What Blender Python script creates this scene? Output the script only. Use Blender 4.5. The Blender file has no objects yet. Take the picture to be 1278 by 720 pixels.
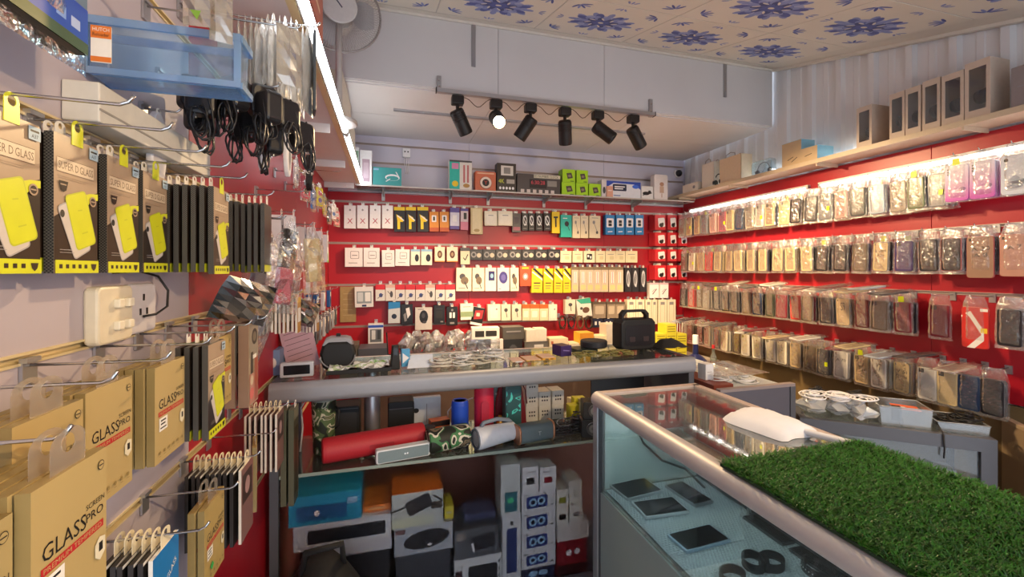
import bpy, math, random
from mathutils import Vector, Matrix

S = bpy.context.scene
COL = S.collection
PI = math.pi

# ---------------------------------------------------------------- camera
CZ = 1.45                      # eye height
YAW = math.radians(15.75)
FPX = 539.0                    # focal length in pixels of the 1278 x 720 frame
HY = 337.0                     # horizon row
cam_d = bpy.data.cameras.new('camera')
cam_d.sensor_width = 36.0
cam_d.lens = FPX / 1278.0 * 36.0
cam_d.shift_y = -(360.0 - HY) / 1278.0
cam_d.clip_start = 0.02
cam = bpy.data.objects.new('camera', cam_d)
COL.objects.link(cam)
cam.location = (0, 0, CZ)
cam.rotation_euler = (PI / 2, 0, -YAW)
S.camera = cam

# ---------------------------------------------------------------- world (daylight from the open shop front)
W = bpy.data.worlds.new('world')
S.world = W
W.use_nodes = True
bg = W.node_tree.nodes['Background']
bg.inputs[0].default_value = (0.80, 0.88, 1.0, 1)
bg.inputs[1].default_value = 1.4

S.view_settings.view_transform = 'Standard'
S.view_settings.look = 'None'
S.view_settings.gamma = 1.0
S.view_settings.exposure = 0.70
S.view_settings.use_curve_mapping = False
S.cycles.use_denoising = True
S.cycles.transparent_max_bounces = 32
S.cycles.max_bounces = 10
S.cycles.sample_clamp_indirect = 6.0

# room planes
XL, XR, YB = -0.45, 2.675, 3.5
YF = -0.55                                     # open shop front behind the camera
GROOVES = [0.522, 0.205, -0.113, -0.431, -0.75]   # slat grooves relative to the eye
SN, CS = math.sin(YAW), math.cos(YAW)


def ray(px, py):
    rx = (px - 639.0) / FPX
    return (SN + CS * rx, CS - SN * rx, (HY - py) / FPX)


def on_x(px, py, x):
    d = ray(px, py); t = x / d[0]
    return Vector((x, d[1] * t, CZ + d[2] * t))


def on_y(px, py, y):
    d = ray(px, py); t = y / d[1]
    return Vector((d[0] * t, y, CZ + d[2] * t))


def on_z(px, py, z):
    d = ray(px, py); t = (z - CZ) / d[2]
    return Vector((d[0] * t, d[1] * t, z))


# ---------------------------------------------------------------- lamps outside their fixtures' builders: none (see fixtures)
def spot_light(name, loc, target, energy, size=math.radians(60), blend=0.6, color=(1, 0.70, 0.38), radius=0.03, parent=None):
    d = bpy.data.lights.new(name, 'SPOT')
    d.energy = energy; d.spot_size = size; d.spot_blend = blend; d.color = color; d.shadow_soft_size = radius
    o = bpy.data.objects.new(name, d)
    COL.objects.link(o)
    o.location = loc
    o.rotation_euler = (Vector(target) - Vector(loc)).to_track_quat('-Z', 'Y').to_euler()
    return o
# ================================================================ materials
_mats = {}


def lin(c):
    c = c.lstrip('#')
    r = [int(c[i:i + 2], 16) / 255.0 for i in (0, 2, 4)]
    return tuple((x / 12.92 if x <= 0.04045 else ((x + 0.055) / 1.055) ** 2.4) for x in r) + (1,)


def new_mat(name):
    m = bpy.data.materials.new(name)
    m.use_nodes = True
    nt = m.node_tree
    return m, nt, nt.nodes['Principled BSDF']


def M(col, rough=0.5, metal=0.0, var=0.08, scale=60.0, bump=0.0, coat=0.0, emit=0.0):
    """plain procedural surface: one colour with a faint noise variation and optional fine relief"""
    key = ('M', col, rough, metal, var, scale, bump, coat, emit)
    if key in _mats:
        return _mats[key]
    m, nt, b = new_mat('surface_' + col.lstrip('#'))
    c = lin(col)
    b.inputs['Base Color'].default_value = c
    b.inputs['Roughness'].default_value = rough
    b.inputs['Metallic'].default_value = metal
    if coat:
        b.inputs['Coat Weight'].default_value = coat
        b.inputs['Coat Roughness'].default_value = 0.08
    if emit:
        b.inputs['Emission Color'].default_value = c
        b.inputs['Emission Strength'].default_value = emit
    if var > 0 or bump > 0:
        tc = nt.nodes.new('ShaderNodeTexCoord')
        n = nt.nodes.new('ShaderNodeTexNoise')
        n.inputs['Scale'].default_value = scale
        n.inputs['Detail'].default_value = 3
        nt.links.new(tc.outputs['Object'], n.inputs['Vector'])
        if var > 0:
            mx = nt.nodes.new('ShaderNodeMix'); mx.data_type = 'RGBA'
            mx.inputs['A'].default_value = tuple(max(0, x * (1 - var)) for x in c[:3]) + (1,)
            mx.inputs['B'].default_value = tuple(min(1, x * (1 + var)) for x in c[:3]) + (1,)
            nt.links.new(n.outputs['Fac'], mx.inputs['Factor'])
            nt.links.new(mx.outputs['Result'], b.inputs['Base Color'])
        if bump > 0:
            bp = nt.nodes.new('ShaderNodeBump')
            bp.inputs['Strength'].default_value = bump
            bp.inputs['Distance'].default_value = 0.002
            nt.links.new(n.outputs['Fac'], bp.inputs['Height'])
            nt.links.new(bp.outputs['Normal'], b.inputs['Normal'])
    _mats[key] = m
    return m


def clear(col='#ffffff', body=0.06, rough=0.12, gloss=0.10, white=0.0, crinkle=0.0):
    """thin clear plastic or glass sheet: mostly lets light straight through, with a glossy surface"""
    key = ('C', col, body, rough, gloss, white, crinkle)
    if key in _mats:
        return _mats[key]
    m = bpy.data.materials.new('clear_sheet_' + col.lstrip('#'))
    m.use_nodes = True
    nt = m.node_tree
    nt.nodes.clear()
    out = nt.nodes.new('ShaderNodeOutputMaterial')
    tr = nt.nodes.new('ShaderNodeBsdfTransparent'); tr.inputs[0].default_value = lin(col)
    gl = nt.nodes.new('ShaderNodeBsdfGlossy'); gl.inputs['Roughness'].default_value = rough
    df = nt.nodes.new('ShaderNodeBsdfDiffuse'); df.inputs[0].default_value = lin(col if white == 0 else '#f4f4f2')
    lw = nt.nodes.new('ShaderNodeLayerWeight'); lw.inputs[0].default_value = 0.35
    ma = nt.nodes.new('ShaderNodeMath'); ma.operation = 'MULTIPLY_ADD'
    ma.inputs[1].default_value = 0.45; ma.inputs[2].default_value = gloss
    nt.links.new(lw.outputs['Fresnel'], ma.inputs[0])
    if crinkle:
        tc = nt.nodes.new('ShaderNodeTexCoord'); n = nt.nodes.new('ShaderNodeTexNoise')
        n.inputs['Scale'].default_value = 55; n.inputs['Detail'].default_value = 2
        bp = nt.nodes.new('ShaderNodeBump'); bp.inputs['Strength'].default_value = crinkle; bp.inputs['Distance'].default_value = 0.01
        nt.links.new(tc.outputs['Object'], n.inputs['Vector']); nt.links.new(n.outputs['Fac'], bp.inputs['Height'])
        nt.links.new(bp.outputs['Normal'], gl.inputs['Normal'])
    m1 = nt.nodes.new('ShaderNodeMixShader'); m1.inputs[0].default_value = body + white
    nt.links.new(tr.outputs[0], m1.inputs[1]); nt.links.new(df.outputs[0], m1.inputs[2])
    m2 = nt.nodes.new('ShaderNodeMixShader')
    nt.links.new(ma.outputs[0], m2.inputs[0])
    nt.links.new(m1.outputs[0], m2.inputs[1]); nt.links.new(gl.outputs[0], m2.inputs[2])
    nt.links.new(m2.outputs[0], out.inputs[0])
    _mats[key] = m
    return m


def frosted(col, rough):
    key = ('F', col, rough)
    if key in _mats:
        return _mats[key]
    m = bpy.data.materials.new('frosted_glass')
    m.use_nodes = True
    nt = m.node_tree
    nt.nodes.clear()
    out = nt.nodes.new('ShaderNodeOutputMaterial')
    rf = nt.nodes.new('ShaderNodeBsdfRefraction'); rf.inputs['Color'].default_value = lin(col); rf.inputs['Roughness'].default_value = rough; rf.inputs['IOR'].default_value = 1.2
    tr = nt.nodes.new('ShaderNodeBsdfTransparent'); tr.inputs[0].default_value = lin(col)
    mx = nt.nodes.new('ShaderNodeMixShader'); mx.inputs[0].default_value = 0.92
    nt.links.new(tr.outputs[0], mx.inputs[1]); nt.links.new(rf.outputs[0], mx.inputs[2]); nt.links.new(mx.outputs[0], out.inputs[0])
    _mats[key] = m
    return m


def emitter(col, strength, name='lamp_glow'):
    key = ('E', col, strength)
    if key in _mats:
        return _mats[key]
    m = bpy.data.materials.new(name)
    m.use_nodes = True
    nt = m.node_tree
    nt.nodes.clear()
    out = nt.nodes.new('ShaderNodeOutputMaterial')
    e = nt.nodes.new('ShaderNodeEmission')
    e.inputs[0].default_value = lin(col); e.inputs[1].default_value = strength
    nt.links.new(e.outputs[0], out.inputs[0])
    _mats[key] = m
    return m


def blotch(name, cols, scale=14.0, rough=0.6, bump=0.0, distort=0.6):
    """hard-edged camouflage / marbled print from one noise and a constant colour ramp"""
    key = ('B', name)
    if key in _mats:
        return _mats[key]
    m, nt, b = new_mat(name)
    tc = nt.nodes.new('ShaderNodeTexCoord')
    n = nt.nodes.new('ShaderNodeTexNoise')
    n.inputs['Scale'].default_value = scale; n.inputs['Detail'].default_value = 1.5
    n.inputs['Distortion'].default_value = distort
    cr = nt.nodes.new('ShaderNodeValToRGB'); cr.color_ramp.interpolation = 'CONSTANT'
    el = cr.color_ramp.elements
    el[0].position = 0.0; el[0].color = lin(cols[0][1])
    el[1].position = cols[1][0]; el[1].color = lin(cols[1][1])
    for p, c in cols[2:]:
        e = el.new(p); e.color = lin(c)
    nt.links.new(tc.outputs['Object'], n.inputs['Vector'])
    nt.links.new(n.outputs['Fac'], cr.inputs[0])
    nt.links.new(cr.outputs[0], b.inputs['Base Color'])
    b.inputs['Roughness'].default_value = rough
    _mats[key] = m
    return m


ALU = M('#b9b9bd', 0.35, 0.85, 0.05, 30)
CHROME = M('#c8c8c8', 0.2, 1.0, 0.0)
GLASS = clear('#eef6f4', 0.02, 0.02, 0.05)
BAG = clear('#ffffff', 0.05, 0.14, 0.13, crinkle=0.8)
MILKY = clear('#ffffff', 0.0, 0.22, 0.16, white=0.62, crinkle=0.6)

# ================================================================ mesh collecting
I4 = Matrix.Identity(4)


def rotm(rx=0, ry=0, rz=0, loc=(0, 0, 0)):
    return Matrix.Translation(loc) @ Matrix.Rotation(rz, 4, 'Z') @ Matrix.Rotation(ry, 4, 'Y') @ Matrix.Rotation(rx, 4, 'X')


class MB:
    def __init__(self):
        self.v, self.f, self.mi, self.sm, self.mats = [], [], [], [], []
        self.T = I4

    def idx(self, mat):
        for i, m in enumerate(self.mats):
            if m is mat:
                return i
        self.mats.append(mat)
        return len(self.mats) - 1

    def add(self, vs, fs, mat, smooth=False):
        o = len(self.v)
        T = self.T
        if T is I4:
            self.v.extend(tuple(p) for p in vs)
        else:
            self.v.extend(tuple(T @ Vector(p)) for p in vs)
        k = self.idx(mat)
        for f in fs:
            self.f.append(tuple(i + o for i in f)); self.mi.append(k); self.sm.append(smooth)
        return self

    def box(self, x0, y0, z0, x1, y1, z1, mat):
        vs = [(x0, y0, z0), (x1, y0, z0), (x1, y1, z0), (x0, y1, z0), (x0, y0, z1), (x1, y0, z1), (x1, y1, z1), (x0, y1, z1)]
        fs = [(0, 3, 2, 1), (4, 5, 6, 7), (0, 1, 5, 4), (1, 2, 6, 5), (2, 3, 7, 6), (3, 0, 4, 7)]
        return self.add(vs, fs, mat)

    def cyl(self, p0, p1, r0, mat, r1=None, n=12, cap=True, smooth=True):
        p0, p1 = Vector(p0), Vector(p1)
        r1 = r0 if r1 is None else r1
        d = (p1 - p0).normalized()
        a = d.orthogonal().normalized(); b = d.cross(a)
        vs = []
        for p, r in ((p0, r0), (p1, r1)):
            for i in range(n):
                t = 2 * PI * i / n
                vs.append(p + (a * math.cos(t) + b * math.sin(t)) * r)
        self.add(vs, [(i, (i + 1) % n, n + (i + 1) % n, n + i) for i in range(n)], mat, smooth)
        if cap:
            self.add(vs[:n], [tuple(range(n - 1, -1, -1))], mat)
            self.add(vs[n:], [tuple(range(n))], mat)
        return self

    def tube(self, pts, r, mat, n=6):
        pts = [Vector(p) for p in pts]
        vs, fs = [], []
        a = None
        for k, p in enumerate(pts):
            d = (pts[min(k + 1, len(pts) - 1)] - pts[max(k - 1, 0)])
            if d.length < 1e-9:
                d = Vector((0, 0, 1))
            d.normalize()
            a = d.orthogonal().normalized() if a is None else (a - d * a.dot(d))
            if a.length < 1e-6:
                a = d.orthogonal()
            a.normalize(); b = d.cross(a)
            for i in range(n):
                t = 2 * PI * i / n
                vs.append(p + (a * math.cos(t) + b * math.sin(t)) * r)
        for k in range(len(pts) - 1):
            for i in range(n):
                fs.append((k * n + i, k * n + (i + 1) % n, (k + 1) * n + (i + 1) % n, (k + 1) * n + i))
        fs.append(tuple(range(n - 1, -1, -1)))
        fs.append(tuple((len(pts) - 1) * n + i for i in range(n)))
        return self.add(vs, fs, mat, True)

    def lathe(self, prof, mat, n=20, axis='Z', smooth=True, mats=None):
        """prof: list of (radius, height); around Z (or Y / X)"""
        vs = []
        for r, h in prof:
            for i in range(n):
                t = 2 * PI * i / n
                x, y = r * math.cos(t), r * math.sin(t)
                vs.append((x, y, h) if axis == 'Z' else ((x, h, y) if axis == 'Y' else (h, x, y)))
        for k in range(len(prof) - 1):
            fs = [(k * n + i, k * n + (i + 1) % n, (k + 1) * n + (i + 1) % n, (k + 1) * n + i) for i in range(n)]
            o = len(self.v)
            self.add(vs[k * n:(k + 2) * n], [tuple(j - k * n for j in f) for f in fs], mats[k] if mats else mat, smooth)
        for k, rev in ((0, True), (len(prof) - 1, False)):
            if prof[k][0] > 1e-5:
                idx = list(range(n))
                self.add(vs[k * n:(k + 1) * n], [tuple(reversed(idx)) if rev else tuple(idx)], (mats[0 if rev else -1] if mats else mat))
        return self

    def prism(self, outline, d, mat, bev=0.0, y0=0.0, side=None, smooth=False):
        """outline in XZ, front at y0, back at y0 + d, with chamfered front and back edges"""
        n = len(outline)
        cx = sum(p[0] for p in outline) / n; cz = sum(p[1] for p in outline) / n
        w = max(abs(p[0] - cx) for p in outline) or 1; h = max(abs(p[1] - cz) for p in outline) or 1

        def loop(ins, y):
            return [(cx + (p[0] - cx) * (1 - ins / w), y, cz + (p[1] - cz) * (1 - ins / h)) for p in outline]
        lv = [(0, y0), (0, y0 + d)] if bev <= 0 else [(bev, y0), (bev * 0.3, y0 + bev * 0.3), (0, y0 + bev), (0, y0 + d - bev), (bev * 0.3, y0 + d - bev * 0.3), (bev, y0 + d)]
        vs = []
        for ins, y in lv:
            vs += loop(ins, y)
        fs = []
        for k in range(len(lv) - 1):
            fs += [(k * n + i, k * n + (i + 1) % n, (k + 1) * n + (i + 1) % n, (k + 1) * n + i) for i in range(n)]
        self.add(vs, fs, side or mat, smooth)
        self.add(vs[:n], [tuple(range(n))], mat)
        self.add(vs[-n:], [tuple(range(n - 1, -1, -1))], mat)
        return self

    def slab(self, w, h, d, rad, mat, bev=0.0, cx=0.0, cz=0.0, y0=0.0, seg=4, side=None, smooth=False):
        return self.prism(rrect(w, h, rad, cx, cz, seg), d, mat, bev, y0, side, smooth)

    def flat(self, pts, y, mat):
        """print: one polygon in the XZ plane facing -Y"""
        return self.add([(p[0], y, p[1]) for p in pts], [tuple(range(len(pts)))], mat)

    def text(self, s, cx, cz, h, y, mat, rot=0.0, width=None, align='C'):
        vs, fs, w = text_mesh(s)
        sx = h if width is None else width / w
        c, sn = math.cos(rot), math.sin(rot)
        off = {'C': -w / 2, 'L': 0.0, 'R': -w}[align]
        out = []
        for x, z in vs:
            X, Z = (x + off) * sx, (z - 0.5) * h
            out.append((cx + X * c - Z * sn, y, cz + X * sn + Z * c))
        return self.add(out, fs, mat)

    def mesh(self, name):
        me = bpy.data.meshes.new(name)
        me.from_pydata(self.v, [], self.f)
        for m in self.mats:
            me.materials.append(m)
        me.polygons.foreach_set('material_index', self.mi)
        me.polygons.foreach_set('use_smooth', self.sm)
        me.update()
        return me

    def build(self, name, parent=None, loc=(0, 0, 0), rot=(0, 0, 0)):
        return link(name, self.mesh(name), parent, loc, rot)


def link(name, data, parent=None, loc=(0, 0, 0), rot=(0, 0, 0)):
    o = bpy.data.objects.new(name, data)
    COL.objects.link(o)
    o.location = loc
    o.rotation_euler = rot
    if parent is not None:
        o.parent = parent
    return o


def rrect(w, h, rad, cx=0.0, cz=0.0, seg=4):
    rad = min(rad, w / 2 - 1e-5, h / 2 - 1e-5)
    if rad <= 1e-5:
        return [(cx - w / 2, cz - h / 2), (cx + w / 2, cz - h / 2), (cx + w / 2, cz + h / 2), (cx - w / 2, cz + h / 2)]
    pts = []
    for sx, sz, a0 in ((1, -1, -PI / 2), (1, 1, 0), (-1, 1, PI / 2), (-1, -1, PI)):
        for i in range(seg + 1):
            a = a0 + PI / 2 * i / seg
            pts.append((cx + sx * (w / 2 - rad) + rad * math.cos(a), cz + sz * (h / 2 - rad) + rad * math.sin(a)))
    return pts


def ell(cx, cz, rx, rz, n=14, rot=0.0):
    c, s = math.cos(rot), math.sin(rot)
    r = []
    for i in range(n):
        a = 2 * PI * i / n
        x, z = rx * math.cos(a), rz * math.sin(a)
        r.append((cx + x * c - z * s, cz + x * s + z * c))
    return r


def rotpts(pts, cx, cz, a):
    c, s = math.cos(a), math.sin(a)
    return [(cx + (x - cx) * c - (z - cz) * s, cz + (x - cx) * s + (z - cz) * c) for x, z in pts]


def seg(x0, z0, x1, z1, w):
    dx, dz = x1 - x0, z1 - z0
    L = math.hypot(dx, dz) or 1
    nx, nz = -dz / L * w / 2, dx / L * w / 2
    return [(x0 - nx, z0 - nz), (x1 - nx, z1 - nz), (x1 + nx, z1 + nz), (x0 + nx, z0 + nz)]


_texts = {}


def text_mesh(s):
    """flat lettering as polygons, height 1, left aligned at x = 0"""
    if s in _texts:
        return _texts[s]
    cu = bpy.data.curves.new('lettering', 'FONT')
    cu.body = s
    cu.resolution_u = 2
    cu.size = 1.0
    o = bpy.data.objects.new('lettering', cu)
    COL.objects.link(o)
    dg = bpy.context.evaluated_depsgraph_get()
    me = bpy.data.meshes.new_from_object(o.evaluated_get(dg))
    vs = [(v.co.x, v.co.y) for v in me.vertices]
    fs = [tuple(p.vertices) for p in me.polygons]
    if not vs:
        vs, fs = [(0, 0), (1, 0), (1, 1)], [(0, 1, 2)]
    x0 = min(v[0] for v in vs); x1 = max(v[0] for v in vs)
    y0 = min(v[1] for v in vs); y1 = max(v[1] for v in vs)
    hh = max(y1 - y0, 1e-4)
    vs = [((x - x0) / hh, (y - y0) / hh) for x, y in vs]
    bpy.data.objects.remove(o)
    bpy.data.curves.remove(cu)
    bpy.data.meshes.remove(me)
    _texts[s] = (vs, fs, (x1 - x0) / hh)
    return _texts[s]


# ================================================================ things
def tag(o, label, cat, group=None):
    o['label'] = label
    o['category'] = cat
    if group:
        o['group'] = group
    return o


def empty(name, loc, rz, label, cat, group=None):
    o = link(name, None, None, loc, (0, 0, rz))
    o.empty_display_size = 0.05
    return tag(o, label, cat, group)


def structure(o):
    o['kind'] = 'structure'
    return o


def stuff(o):
    o['kind'] = 'stuff'
    return o


def prints(mb, w, h, items, z0=0.0, y=0.0):
    """flat print on the front face of a pack; coordinates in fractions of its width (-.5..+.5) and height (0 top .. 1 bottom)"""
    k = 0
    X = lambda u: u * w
    Z = lambda t: z0 - t * h
    for it in items:
        k += 1
        yy = y - 0.0003 - 0.00006 * k
        a = it[0]
        if a == 'r':
            _, u0, t0, u1, t1, c = it
            mb.flat([(X(u0), Z(t1)), (X(u1), Z(t1)), (X(u1), Z(t0)), (X(u0), Z(t0))], yy, c)
        elif a == 'rr':
            _, u, t, ww, hh, rot, c = it
            mb.flat(rotpts(rrect(ww * w, hh * h, min(ww * w, hh * h) * 0.14, X(u), Z(t), 3), X(u), Z(t), rot), yy, c)
        elif a == 'e':
            _, u, t, rx, rz, c = it[:6]
            mb.flat(ell(X(u), Z(t), rx * w, rz * h, 14, it[6] if len(it) > 6 else 0), yy, c)
        elif a == 'p':
            mb.flat([(X(u), Z(t)) for u, t in it[1]], yy, it[2])
        elif a == 'l':
            _, u0, t0, u1, t1, wd, c = it
            mb.flat(seg(X(u0), Z(t0), X(u1), Z(t1), wd * w), yy, c)
        elif a == 't':
            _, s, u, t, hh, c = it[:6]
            mb.text(s, X(u), Z(t), hh * h, yy, c, it[7] if len(it) > 7 else 0.0, it[6] * w if len(it) > 6 and it[6] else None)


def pack_mesh(name, w, h, d, base, items=(), side=None, rad=0.0, bev=0.0, drop=0.018):
    """hanging box or card: hang point at the origin, front at y = 0 facing -Y, body below"""
    mb = MB()
    if rad > 0 or bev > 0:
        mb.slab(w, h, d, rad, base, bev, 0, -drop - h / 2, 0, 3, side)
    else:
        x, z1, z0 = w / 2, -drop, -drop - h
        mb.add([(-x, 0, z0), (x, 0, z0), (x, 0, z1), (-x, 0, z1)], [(0, 1, 2, 3)], base)
        mb.add([(-x, 0, z0), (x, 0, z0), (x, d, z0), (-x, d, z0), (-x, 0, z1), (x, 0, z1), (x, d, z1), (-x, d, z1)],
               [(0, 3, 2, 1), (4, 5, 6, 7), (1, 2, 6, 5), (2, 3, 7, 6), (3, 0, 4, 7)], side or base)
    prints(mb, w, h, items, -drop, 0.0)
    return mb.mesh(name)


def tab_mesh(w, h, mat, hole=0.006, y=0.002):
    """flat plastic hang tab with a round hole, reaching from just above the hook down onto the pack"""
    mb = MB()
    n = 16
    out = []
    for i in range(n):
        a = 2 * PI * i / n
        x, z = math.cos(a), math.sin(a)
        k = 1.0 / max(abs(x), abs(z)) if z < 0 else 1.0
        out.append((x * k * w / 2, 0, z * (k * (h - hole * 1.6) if z < 0 else hole * 1.6)))
    inn = [(hole * math.cos(2 * PI * i / n), 0, hole * math.sin(2 * PI * i / n)) for i in range(n)]
    t = 0.0008
    vs = [(x, y, z) for x, _, z in out + inn] + [(x, y + t, z) for x, _, z in out + inn]
    fs = []
    for i in range(n):
        j = (i + 1) % n
        fs += [(i, j, n + j, n + i), (2 * n + i, 3 * n + i, 3 * n + j, 2 * n + j), (i, 2 * n + i, 2 * n + j, j), (n + i, n + j, 3 * n + j, 3 * n + i)]
    mb.add(vs, fs, mat)
    return mb.mesh('hang_tab')


TAB_CLEAR = tab_mesh(0.030, 0.032, clear('#fff8ee', 0.0, 0.3, 0.08, white=0.4))
TAB_WHITE = tab_mesh(0.024, 0.026, M('#efe9e0', 0.5))
TAB_SMALL = tab_mesh(0.018, 0.022, M('#e6e0d8', 0.5), 0.004)

WALLROT = {'L': PI / 2, 'R': -PI / 2, 'B': 0.0}


def wall_pos(wall, u, dist, z):
    if wall == 'L':
        return (XL + dist, u, z)
    if wall == 'R':
        return (XR - dist, u, z)
    return (u, YB - dist, z)


BODY = {'phone_case': 'case_shell', 'white_pouch': 'pouch', 'oval_case': 'case_shell', 'cable_coil': 'coil', 'remote_control': 'remote', 'handset': 'phone_body', 'boxed_phone': 'phone_box', 'white_cable_loop': 'loop', 'cable_bundle': 'bundle', 'adapter_pack': 'adapter', 'red_earphone_card': 'card'}


def hang(name, mesh, label, cat, wall, u, dist, z, group=None, tab=None, tilt=0.0, spin=0.0):
    o = link(name, None, None, wall_pos(wall, u, dist, z), (0, tilt, WALLROT[wall] + spin))
    o.empty_display_size = 0.02
    tag(o, label, cat, group)
    link(BODY.get(name, 'box' if 'box' in name else 'card'), mesh, o)
    if tab is not None:
        link('hang_tab', tab, o)
    return o


def hook_mesh(L, r=0.0022, tip=0.018, mat=CHROME):
    mb = MB()
    mb.tube([(0, 0, 0), (0, -L * 0.5, -0.001), (0, -L + tip * 0.8, -0.002), (0, -L + tip * 0.3, 0.002), (0, -L, tip * 0.55)], r, mat, 6)
    return mb.mesh('display_hook')


def clip_mesh(mat=ALU):
    mb = MB()
    mb.box(-0.012, -0.004, -0.028, 0.012, 0.0, 0.010, mat)
    mb.box(-0.012, -0.008, 0.004, 0.012, -0.004, 0.010, mat)
    return mb.mesh('hook_clip')


HOOK_L = hook_mesh(0.155, 0.0021, 0.018)
HOOK_M = hook_mesh(0.11, 0.002, 0.014)
HOOK_S = hook_mesh(0.07, 0.0016, 0.010)
CLIP = clip_mesh()
HOOKGRP = {'L': 'peg hooks of the grey and red side wall', 'R': 'peg hooks holding phone cases', 'B': 'short hooks of the red back wall'}
HOOKWORD = {'L': 'chrome peg hook', 'R': 'thin chrome hook', 'B': 'short chrome hook'}


def hook(wall, u, z, mesh=None, label=None, of=None):
    """label: its own full label; of: label of the goods it carries"""
    if label is None:
        w = (of or 'goods on the wall').split()
        w = ' '.join(w[:11]).rstrip(',')
        label = HOOKWORD[wall] + ' carrying the ' + w
    o = link('display_hook', None, None, wall_pos(wall, u, 0.004, z), (0, 0, WALLROT[wall]))
    o.empty_display_size = 0.02
    link('hook_rod', mesh or HOOK_L, o)
    tag(o, label, 'hook', HOOKGRP[wall])
    link('hook_clip', CLIP, o, (0, 0.003, 0))
    return o


def stand_box(name, w, d, h, mat, label, cat, loc, rz=0.0, items=(), side=None, group=None, top=None, bev=0.0, rx=0.0, ry=0.0, topitems=()):
    """box standing on its base centre at loc, front facing -Y before the turn, with flat print on the front"""
    mb = MB()
    x, y = w / 2, d / 2
    s = side or mat
    if bev:
        mb.T = Matrix.Translation((0, -y, h / 2))
        mb.slab(w, h, d, bev, mat, bev * 0.5, 0, 0, 0, 3, s)
        mb.T = I4
    else:
        mb.add([(-x, -y, 0), (x, -y, 0), (x, -y, h), (-x, -y, h)], [(0, 1, 2, 3)], mat)
        mb.add([(-x, -y, 0), (x, -y, 0), (x, y, 0), (-x, y, 0), (-x, -y, h), (x, -y, h), (x, y, h), (-x, y, h)],
               [(0, 3, 2, 1), (1, 2, 6, 5), (2, 3, 7, 6), (3, 0, 4, 7)], s)
        mb.add([(-x, -y, h), (x, -y, h), (x, y, h), (-x, y, h)], [(0, 1, 2, 3)], top or s)
        # a lid flap edge, so that a box never is a bare cuboid
        mb.box(-x + 0.0004, -y + 0.0004, h, x - 0.0004, y - 0.0004, h + 0.0012, top or s)
    prints(mb, w, h, items, h, -y)
    if topitems:
        mb.T = Matrix.Translation((0, 0, h + 0.0013)) @ Matrix.Rotation(-PI / 2, 4, 'X') @ Matrix.Translation((0, 0, 0))
        prints(mb, w, d, topitems, d / 2, 0.0)
        mb.T = I4
    o = mb.build(name, None, loc, (rx, ry, rz))
    return tag(o, label, cat, group)
# ================================================================ the room
GREY = M('#b3a9b1', 0.45, 0, 0.04, 8, 0.05)
RED = M('#aa1726', 0.38, 0, 0.05, 6, 0.04)
LAV = M('#cfcad8', 0.5, 0, 0.04, 6)
CREAM = M('#d9c79a', 0.4, 0.25, 0.06, 20)
WHITEP = M('#d4d0cf', 0.55, 0, 0.05, 4, 0.05)
METALW = M('#e2e2e4', 0.42, 0.0, 0.05, 5)
CEILW = M('#d9d2c6', 0.5, 0, 0.05, 8)


def zc(dz):
    return CZ + dz


SLOPE = 0.27


def ceil_z(y):
    return CZ + 1.452 + SLOPE * (y - 2.51)


# floor
mb = MB(); mb.box(XL - 0.1, YF, -0.06, XR + 0.1, YB + 0.1, 0.0, M('#bdb4a8', 0.3, 0, 0.1, 9))
floor = structure(mb.build('floor'))

# side and back walls: a backing with separate slat boards and metal groove strips
mb = MB(); mb.box(XL - 0.10, YF, 0.0, XL - 0.020, YB + 0.1, 3.0, GREY)
wall_left = structure(mb.build('wall_left'))
mb = MB(); mb.box(XL - 0.1, YB + 0.020, 0.0, XR + 0.1, YB + 0.1, 3.0, LAV)
wall_back = structure(mb.build('wall_back'))
mb = MB(); mb.box(XR + 0.030, YF, 0.0, XR + 0.1, YB + 0.1, 3.0, METALW)
wall_right = structure(mb.build('wall_right'))

BANDS = [-1.45] + GROOVES[::-1] + [0.60]
GAP = 0.006


def boards(wall, parent, segs, bands, strips=True):
    """segs: (u0, u1, material) along the wall; bands: heights of the grooves"""
    for u0, u1, mat in segs:
        for i in range(len(bands) - 1):
            b0, b1 = zc(bands[i]) + (GAP if i else 0), zc(bands[i + 1]) - GAP
            mb = MB()
            L, H = u1 - u0 - 0.0015, b1 - b0
            mb.T = Matrix.Translation((0, 0, 0))
            mb.slab(L, H, 0.018, 0.0, mat, 0.0015)
            p = wall_pos(wall, (u0 + u1) / 2, 0.0, (b0 + b1) / 2)
            mb.build('slat_board', parent, p, (0, 0, WALLROT[wall]))
    if strips:
        a, b = segs[0][0], segs[-1][1]
        for g in bands[1:-1]:
            mb = MB()
            L = b - a
            sm_ = CREAM if wall == 'L' else M('#b5a49c', 0.4, 0.3, 0.06, 20)
            mb.box(-L / 2, -0.003, 0.0045, L / 2, 0.010, 0.008, sm_)
            mb.box(-L / 2, -0.003, -0.008, L / 2, 0.010, -0.0045, sm_)
            mb.box(-L / 2, 0.008, -0.008, L / 2, 0.012, 0.008, sm_)
            mb.build('groove_strip', parent, wall_pos(wall, (a + b) / 2, 0.0, zc(g)), (0, 0, WALLROT[wall]))


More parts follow.
